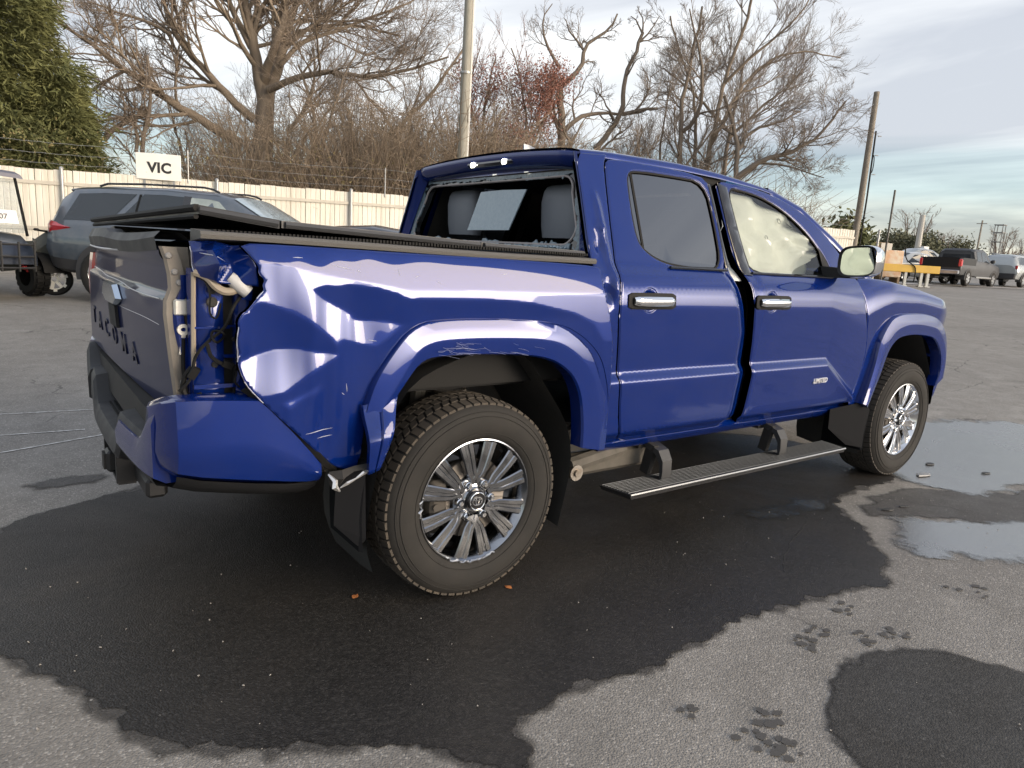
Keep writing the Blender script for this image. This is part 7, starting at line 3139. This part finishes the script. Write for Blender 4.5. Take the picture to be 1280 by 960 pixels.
for s in (-1, 1):
    strip(bug, 'roof_post', RUBBER, [(.62, s * .54, .92), (.34, s * .55, 1.85)], .024)
    strip(bug, 'roof_post', RUBBER, [(-.75, s * .52, .7), (-.85, s * .56, 1.85)], .024)
mb = MB()
mb.add([(.615, -.52, .96), (.615, .52, .96), (.37, .52, 1.78), (.37, -.52, 1.78)], [(0, 1, 2, 3)])
mb.obj('windscreen', glass_mat('buggy_screen', (.88, .9, .9), 1.5, 0, .25), bug, smooth=False)
mb = MB()
mb.add([(.585, -.45, 1.10), (.585, .45, 1.10), (.52, .45, 1.30), (.52, -.45, 1.30)], [(0, 1, 2, 3)])
ws = mb.obj('screen_decal', mat('white_decal', (.72, .72, .70), .6), bug, smooth=False)
me = text_mesh('102107', .12, .001, .002, .1)
o = link('lettering', me, mat('grey_print_dark', (.10, .10, .11), .6), ws)
o.location = (.562, .12, 1.20)
o.rotation_euler = (rad(72), 0, rad(90))
mb = MB()
for z in (.45, .62, .80):
    mb.tube([(1.02, -.38, z), (1.16, -.34, z), (1.16, .34, z), (1.02, .38, z)], .018, 6)
for y in (-.34, -.12, .12, .34):
    mb.tube([(1.16, y, .40), (1.17, y, .84)], .018, 6)
mb.tube([(1.16, -.36, .84), (.85, -.50, .88)], .018, 6)
mb.tube([(1.16, .36, .84), (.85, .50, .88)], .018, 6)
mb.obj('brush_guard', mat('black_tube_steel', (.018, .018, .018), .45), bug)
for s in (-1, 1):
    for x in (.70, -.85):
        mb = MB()
        r = .30
        mb.lathe([(r * .5, -.01), (r * .55, -.02), (r * .85, -.012), (r * .96, .02), (r * .97, .2), (r * .85, .24), (r * .5, .24)], n=24)
        for k in range(20):
            a = 2 * PI * k / 20
            for yy in (.02, .13):
                aa = a + (.15 if yy > .1 else 0)
                mb.box((r * .985 * math.cos(aa), yy + .045, r * .985 * math.sin(aa)), (.030, .085, .055), rot=(0, -aa, 0))
        wv = mb.obj('wheel', RUBBER, bug, smooth=False)
        wv.location = (x, s * .66, r)
        if s > 0: wv.rotation_euler = (0, 0, PI)
        mb = MB()
        mb.lathe([(r * .54, -.005), (r * .46, .03), (0, .03)], n=20)
        mb.obj('rim', GLOSSB, wv)
    mb = MB()
    a = np.linspace(0, 10 * PI, 60)
    mb.tube([(.72 + .05 * math.cos(q), s * (.42 - .010 * i / 6) + .05 * math.sin(q), .38 + .36 * i / 59) for i, q in enumerate(a)], .014, 5)
    mb.obj('red_spring', mat('red_enamel', (.55, .03, .03), .4), bug)
mb = MB()
for s in (-1, 1):
    rows = []
    for q in np.linspace(.1, PI - .1, 12):
        rows.append([(.70 + .40 * math.cos(q), s * .50, .34 + .36 * math.sin(q)), (.70 + .42 * math.cos(q), s * .80, .34 + .35 * math.sin(q))])
    mb.loft(rows)
mb.obj('mudguard', RUBBER, bug, sharp=60)
mb = MB()
mb.box((-.35, 0, .86), (.5, .9, .2), bev=.05)
mb.box((-.62, 0, 1.15), (.12, .9, .5), bev=.05)
mb.obj('seat', BLACKP, bug)

# --- wrecked scooter between buggy and SUV
sc_ = P_(68, 345, 11.2)
sc = thing('scooter', 'wrecked scooter with a white rimmed front wheel wedged between buggy and SUV', 'scooter', (float(sc_[0]), float(sc_[1]), float(tz(sc_[0], sc_[1])) + .02), rad(-28))
mb = MB()
mb.lathe([(.15, -.02), (.17, -.055), (.24, -.06), (.265, 0), (.24, .06), (.17, .055), (.15, .02)], n=28)
wv = mb.obj('wheel', RUBBER, sc, sharp=50)
wv.location = (0, 0, .262)
wv.rotation_euler = (0, 0, rad(14))
mb = MB()
mb.lathe([(.195, -.050), (.155, -.058), (.15, .0), (.155, .058), (.195, .050)], n=28)
for k in range(7):
    a = 2 * PI * k / 7
    mb.box((.105 * math.cos(a), -.03, .105 * math.sin(a)), (.13, .04, .045), rot=(0, -a, 0))
    mb.box((.185 * math.cos(a + .3), -.062, .185 * math.sin(a + .3)), (.03, .01, .05), rot=(0, -a - .3, 0))
mb.lathe([(.06, -.06), (.06, .06)], n=14)
mb.obj('rim', mat('white_rim', (.72, .71, .66), .5), wv)
mb = MB()
rows = []
for x, z0, z1, w in ((-1.2, .45, .62, .12), (-.7, .35, .80, .17), (-.25, .42, .85, .16), (-.02, .60, 1.02, .15), (.12, .70, .98, .10)):
    rows.append([(x, -w * .6, z0), (x, -w, (z0 + z1) / 2), (x, -w * .6, z1), (x, w * .6, z1), (x, w, (z0 + z1) / 2), (x, w * .6, z0)])
mb.loft(rows, closed=True)
mb.add(rows[0], [tuple(range(6))])
mb.add(rows[-1], [tuple(range(6))])
mb.obj('body', mat('grey_green_plastic', (.055, .058, .050), .5), sc, sharp=30)
mb = MB()
mb.box((.05, 0, .50), (.42, .15, .05), rot=(0, .25, 0), bev=.02)
mb.obj('front_mudguard', mat('pale_trim', (.45, .45, .44), .4), sc)
mb = MB()
mb.tube([(-.06, -.30, 1.02), (-.02, 0, 1.0), (-.06, .30, 1.02)], .016, 6)
mb.box((-.06, -.34, 1.03), (.05, .16, .04), rot=(0, 0, .2), bev=.015)
mb.obj('handlebar', RUBBER, sc)
mb = MB()
mb.box((.10, -.02, 1.12), (.03, .40, .22), rot=(.12, .5, .0), bev=.01)
pl = mb.obj('screen', mat('scuffed_screen', (.36, .36, .34), .4), sc)
mb = MB()
mb.box((.125, -.02, 1.15), (.006, .30, .13), rot=(.12, .5, 0))
pp = mb.obj('paper_tag', mat('white_paper', (.75, .75, .73), .8), sc, smooth=False)
me = text_mesh('102107', .085, .001, .002, .2)
o = link('lettering', me, mat('grey_print_dark'), pp)
o.location = (.142, -.02, 1.15)
o.rotation_euler = (rad(60), 0, rad(97))

# --- dark saloon seen as a sliver over the bed cover
sd = P_(484, 300, 9.6)
dk = thing('dark_saloon', 'dark saloon car mostly hidden, its roof just showing above the bed cover', 'car', (float(sd[0]) + .1, float(sd[1]), float(tz(sd[0], sd[1]))), rad(-40))
C2 = Car([(-2.3, .45, .66, .6, .78, .80, .70, .86, .6, .02), (-2.2, .30, .78, .6, .86, .90, .80, .98, .62, .03), (-1.55, .28, .84, .6, .90, .94, .84, 1.02, .66, .04), (-.75, .26, .86, .6, .90, .93, .85, 1.36, .56, .05), (-.2, .26, .86, .6, .90, .92, .85, 1.40, .57, .05), (.35, .26, .86, .6, .90, .90, .85, 1.33, .56, .05),
          (1.10, .26, .86, .6, .90, .88, .82, .95, .70, .04), (1.9, .28, .82, .58, .86, .78, .74, .82, .62, .04), (2.25, .34, .70, .55, .74, .68, .62, .70, .5, .02)])
DKP = paint_mat('black_car_paint', (.016, .018, .022), .3, .3, 1.6, .1)
C2.body(dk, DKP)
C2.side_glass(dk, [(-.95, .15), (-.12, .10), (-.12, .92), (-.62, .92)], CGLASSL)
C2.side_glass(dk, [(-.06, .10), (.85, .08), (.30, .92), (-.06, .92)], CGLASSL)
C2.top_glass(dk, .42, 1.02, CGLASS)
C2.top_glass(dk, -.85, -1.45, CGLASS, name='rear_window')
for s in (-1, 1):
    for x in (-1.35, 1.38): C2.rub(dk, x, s, .32, archr=.05)

# --- light blue car beyond the truck's nose
lb = P_(1068, 345, 9.4)
lbc = thing('blue_saloon', 'pale blue car glimpsed past the mirror and bonnet of the pickup', 'car', (float(lb[0]) - 1.15, float(lb[1]) + 1.05, float(tz(lb[0], lb[1]))), rad(-32))
LBP = paint_mat('pale_blue_paint', (.06, .22, .50), .4, .3, 1.6, .05)
C2.body(lbc, LBP)
C2.side_glass(lbc, [(-.95, .15), (-.12, .10), (-.12, .92), (-.62, .92)], CGLASS)
C2.side_glass(lbc, [(-.06, .10), (.85, .08), (.30, .92), (-.06, .92)], CGLASS)
C2.top_glass(lbc, .42, 1.02, CGLASSL)
for s in (-1, 1):
    for x in (-1.35, 1.38): C2.rub(lbc, x, s, .32, archr=.05)

# --- far row at the right
def place(name, label, cat, px, d, rz, group=None, dz=0.0):
    v = P_(px, 352, d)
    return thing(name, label, cat, (float(v[0]), float(v[1]), float(tz(v[0], v[1])) + dz), rz, group)


pk2 = place('far_pickup', 'black and silver crew cab pickup parked in the far row', 'pickup truck', 1199, 37.0, rad(3), 'vehicles in the far row')
C3 = Car([(-2.95, .55, .85, .8, .93, 1.06, .92, 1.32, .90, .0), (-2.9, .50, .92, .8, .96, 1.08, .95, 1.34, .92, .0), (-1.02, .48, .94, .8, .97, 1.10, .95, 1.36, .92, .0), (-1.0, .48, .94, .8, .97, 1.22, .94, 1.38, .86, .02), (-.98, .48, .94, .8, .97, 1.22, .94, 1.75, .74, .03), (-.80, .46, .94, .8, .97, 1.22, .94, 1.86, .74, .05), (.55, .46, .94, .8, .97, 1.22, .94, 1.87, .74, .05),
          (.80, .46, .94, .8, .97, 1.21, .94, 1.80, .74, .05), (1.55, .46, .94, .8, .97, 1.18, .92, 1.30, .84, .05), (2.75, .48, .93, .8, .95, 1.08, .88, 1.16, .80, .04), (2.92, .52, .85, .8, .88, .98, .80, 1.04, .7, .0)])
PK2P = mat('dark_grey_body', (.030, .031, .034), .42, noise=(1.5, .6, (.06, .06, .062)))
C3.body(pk2, PK2P)
mb = MB()
for s in (-1, 1): mb.box((-1.96, s * .972, 1.20), (1.86, .012, .34))
mb.box((-2.966, 0, 1.12), (.02, 1.72, .46))
mb.box((-1.95, 0, 1.30), (1.8, 1.7, .14))
mb.obj('black_bed_trim', mat('gloss_black_bed', (.010, .010, .011), .45, spec=.3), pk2, smooth=False)
C3.side_glass(pk2, [(-.74, .10), (-.10, .08), (-.10, .92), (-.66, .92)], CGLASS)
C3.side_glass(pk2, [(-.02, .08), (1.05, .06), (.55, .92), (-.02, .92)], CGLASS)
mb = MB()
mb.add([(-1.012, -.66, 1.42), (-1.012, .66, 1.42), (-.965, .62, 1.80), (-.965, -.62, 1.80)], [(0, 1, 2, 3)])
mb.obj('rear_window', CGLASS, pk2, smooth=False)
for s in (-1, 1):
    mb = MB()
    mb.box((-2.93, s * .90, 1.12), (.14, .16, .36), bev=.03)
    mb.obj('tail_light', mat('bright_red_lens', (.60, .02, .03), .2, coat=1), pk2)
    for x in (-1.85, 1.85): C3.rub(pk2, x, s, .40, spokes=6)
    strip(pk2, 'side_step', GALV, [(-.9, s * 1.0, .46), (1.3, s * 1.0, .46)], .05)
    mb = MB()
    mb.box((1.0, s * 1.08, 1.32), (.14, .22, .20), bev=.05)
    mb.obj('door_mirror', GLOSSB, pk2)
mb = MB()
mb.box((-3.02, 0, .66), (.16, 1.84, .20), bev=.03)
mb.obj('rear_bumper', mat('dull_chrome', (.40, .41, .43), .3, .9), pk2)

s3 = place('far_suv', 'pale silver SUV with a dark rear window at the right edge of the far row', 'SUV', 1264, 40.0, rad(2), 'vehicles in the far row')
PSP = paint_mat('pale_silver_paint', (.34, .36, .36), .4, .35, 1.6, .15)
C1.body(s3, PSP)
C1.side_glass(s3, [(-2.20, .12), (-1.42, .10), (-1.05, .93), (-2.04, .93)], CGLASS)
C1.side_glass(s3, [(-1.30, .08), (-.26, .06), (-.26, .94), (-.92, .94)], CGLASSL)
C1.side_glass(s3, [(-.14, .06), (.98, .05), (.30, .94), (-.14, .94)], CGLASSL)
mb = MB()
mb.add([(-2.50, -.72, 1.10), (-2.50, .72, 1.10), (-2.30, .62, 1.62), (-2.30, -.62, 1.62)], [(0, 1, 2, 3)])
mb.obj('rear_window', CGLASS, s3, smooth=False)
mb = MB()
mb.box((-2.46, 0, .58), (.14, 1.75, .36), bev=.05)
mb.obj('rear_bumper', CLAD, s3)
for s in (-1, 1):
    for x in (-1.50, 1.52): C1.rub(s3, x, s, .37)
    strip(s3, 'roof_rail', GLOSSB, [(-1.7, s * .63, 1.76), (-1.6, s * .63, 1.80), (.1, s * .63, 1.80), (.2, s * .63, 1.74)], .025)
    mb = MB()
    mb.box((-2.47, s * .86, 1.05), (.10, .14, .22), bev=.03)
    mb.obj('tail_light', REDLENS, s3)

s4 = place('far_saloon', 'white car with sloping rear window between the yellow bench and the black pickup', 'car', 1139, 39.0, rad(-24), 'vehicles in the far row')
C4 = Car([(a[0], a[1], a[2], a[3], a[4], a[5] * 1.04, a[6], a[7] * 1.12, a[8] * 1.05, a[9]) for a in C2.st])
C4.body(s4, paint_mat('white_car_paint', (.50, .51, .50), .1, .35, 1.6, .15))
C4.side_glass(s4, [(-1.25, .15), (-.12, .10), (-.12, .92), (-.62, .92)], CGLASS)
C4.side_glass(s4, [(-.06, .10), (.85, .08), (.30, .92), (-.06, .92)], CGLASSL)
C4.top_glass(s4, -.80, -1.50, CGLASS, name='rear_window')
for s in (-1, 1):
    for x in (-1.35, 1.38): C4.rub(s4, x, s, .33)
s5 = place('far_saloon', 'silver car roof seen just behind the white car in the far row', 'car', 1146, 46.0, rad(-24), 'vehicles in the far row', .35)
C4.body(s5, PSP)
C4.side_glass(s5, [(-.95, .15), (-.12, .10), (-.12, .92), (-.62, .92)], CGLASS)
C4.side_glass(s5, [(-.06, .10), (.85, .08), (.30, .92), (-.06, .92)], CGLASS)
for s in (-1, 1):
    for x in (-1.35, 1.38): C4.rub(s5, x, s, .33)

# --- yellow lifting bench in front of the row, with an orange and white crate behind it
yb = place('yellow_bench', 'bright yellow steel beam bench on pale legs in front of the far cars', 'bench', 1130, 32.0, rad(-37))
YEL = mat('yellow_paint', (.62, .38, .05), .55, noise=(2, .5, (.50, .30, .05)))
mb = MB()
mb.box((0, 0, .80), (2.75, .50, .10))
mb.box((0, -.26, .80), (2.80, .05, .34), bev=.02)
mb.box((0, .26, .80), (2.80, .05, .34), bev=.02)
mb.box((1.38, 0, .80), (.06, .5, .30))
mb.obj('beam', YEL, yb, smooth=False)
for x in (-.1, .62, .92):
    mb = MB()
    mb.box((x, -.2, .32), (.12, .10, .66))
    mb.box((x, -.2, .03), (.22, .2, .05))
    mb.obj('leg', mat('pale_leg', (.45, .45, .42), .6), yb, smooth=False)
mb = MB()
mb.tube(chaikin([(-.35, -.3, 1.75), (-.25, -.3, 1.2), (.05, -.32, 1.0), (.28, -.32, .85), (.26, -.32, .2)], 2, False), .025, 6)
mb.obj('hose', RUBBER, yb)
cb = place('crate', 'faded orange and white box standing behind the yellow bench', 'crate', 1106, 33.5, rad(-37))
mb = MB()
mb.box((0, 0, .95), (1.0, .8, 1.25), bev=.03)
mb.obj('body', mat('faded_orange_board', (.62, .36, .20), .75, noise=(3.2, .25, (.66, .58, .46))), cb)
mb = MB()
for x in (-.42, .42): mb.box((x, 0, .17), (.1, .8, .34))
mb.obj('skid', mat('skid_wood', (.25, .19, .13), .85), cb, smooth=False)
bd_ = place('wooden_hoarding', 'low brown board with a pale notice at the far end of the fence', 'board', 1090, 35.0, rad(-37))
mb = MB()
mb.box((0, 0, 1.1), (1.1, .08, 1.7))
mb.obj('board', mat('brown_board', (.22, .14, .09), .8, noise=(3, .5, (.30, .20, .13))), bd_, smooth=False)
mb = MB()
mb.box((.42, -.06, 1.55), (.55, .03, .75))
mb.obj('notice', mat('pale_notice', (.62, .58, .50), .7), bd_, smooth=False)
# strip of pale gravel along the far edge of the yard
v0, v1 = P_(1150, 357, 34), P_(1380, 362, 42)
sheet('gravel_strip', [(v0[0] - 3, v0[1] + 2.0), (v0[0] + 2, v0[1] - .6), (v1[0], v1[1] - 1.0), (v1[0] + 1, v1[1] + 1.0), (v0[0] + 3, v0[1] + 1.2)], mat('pale_gravel', (.30, .28, .26), .9, noise=(4, .4, (.42, .40, .38)), bump=(12, .6, .03)), .02, 'pale gravel strip along the far edge of the yard', .3, 3, 9, .6)
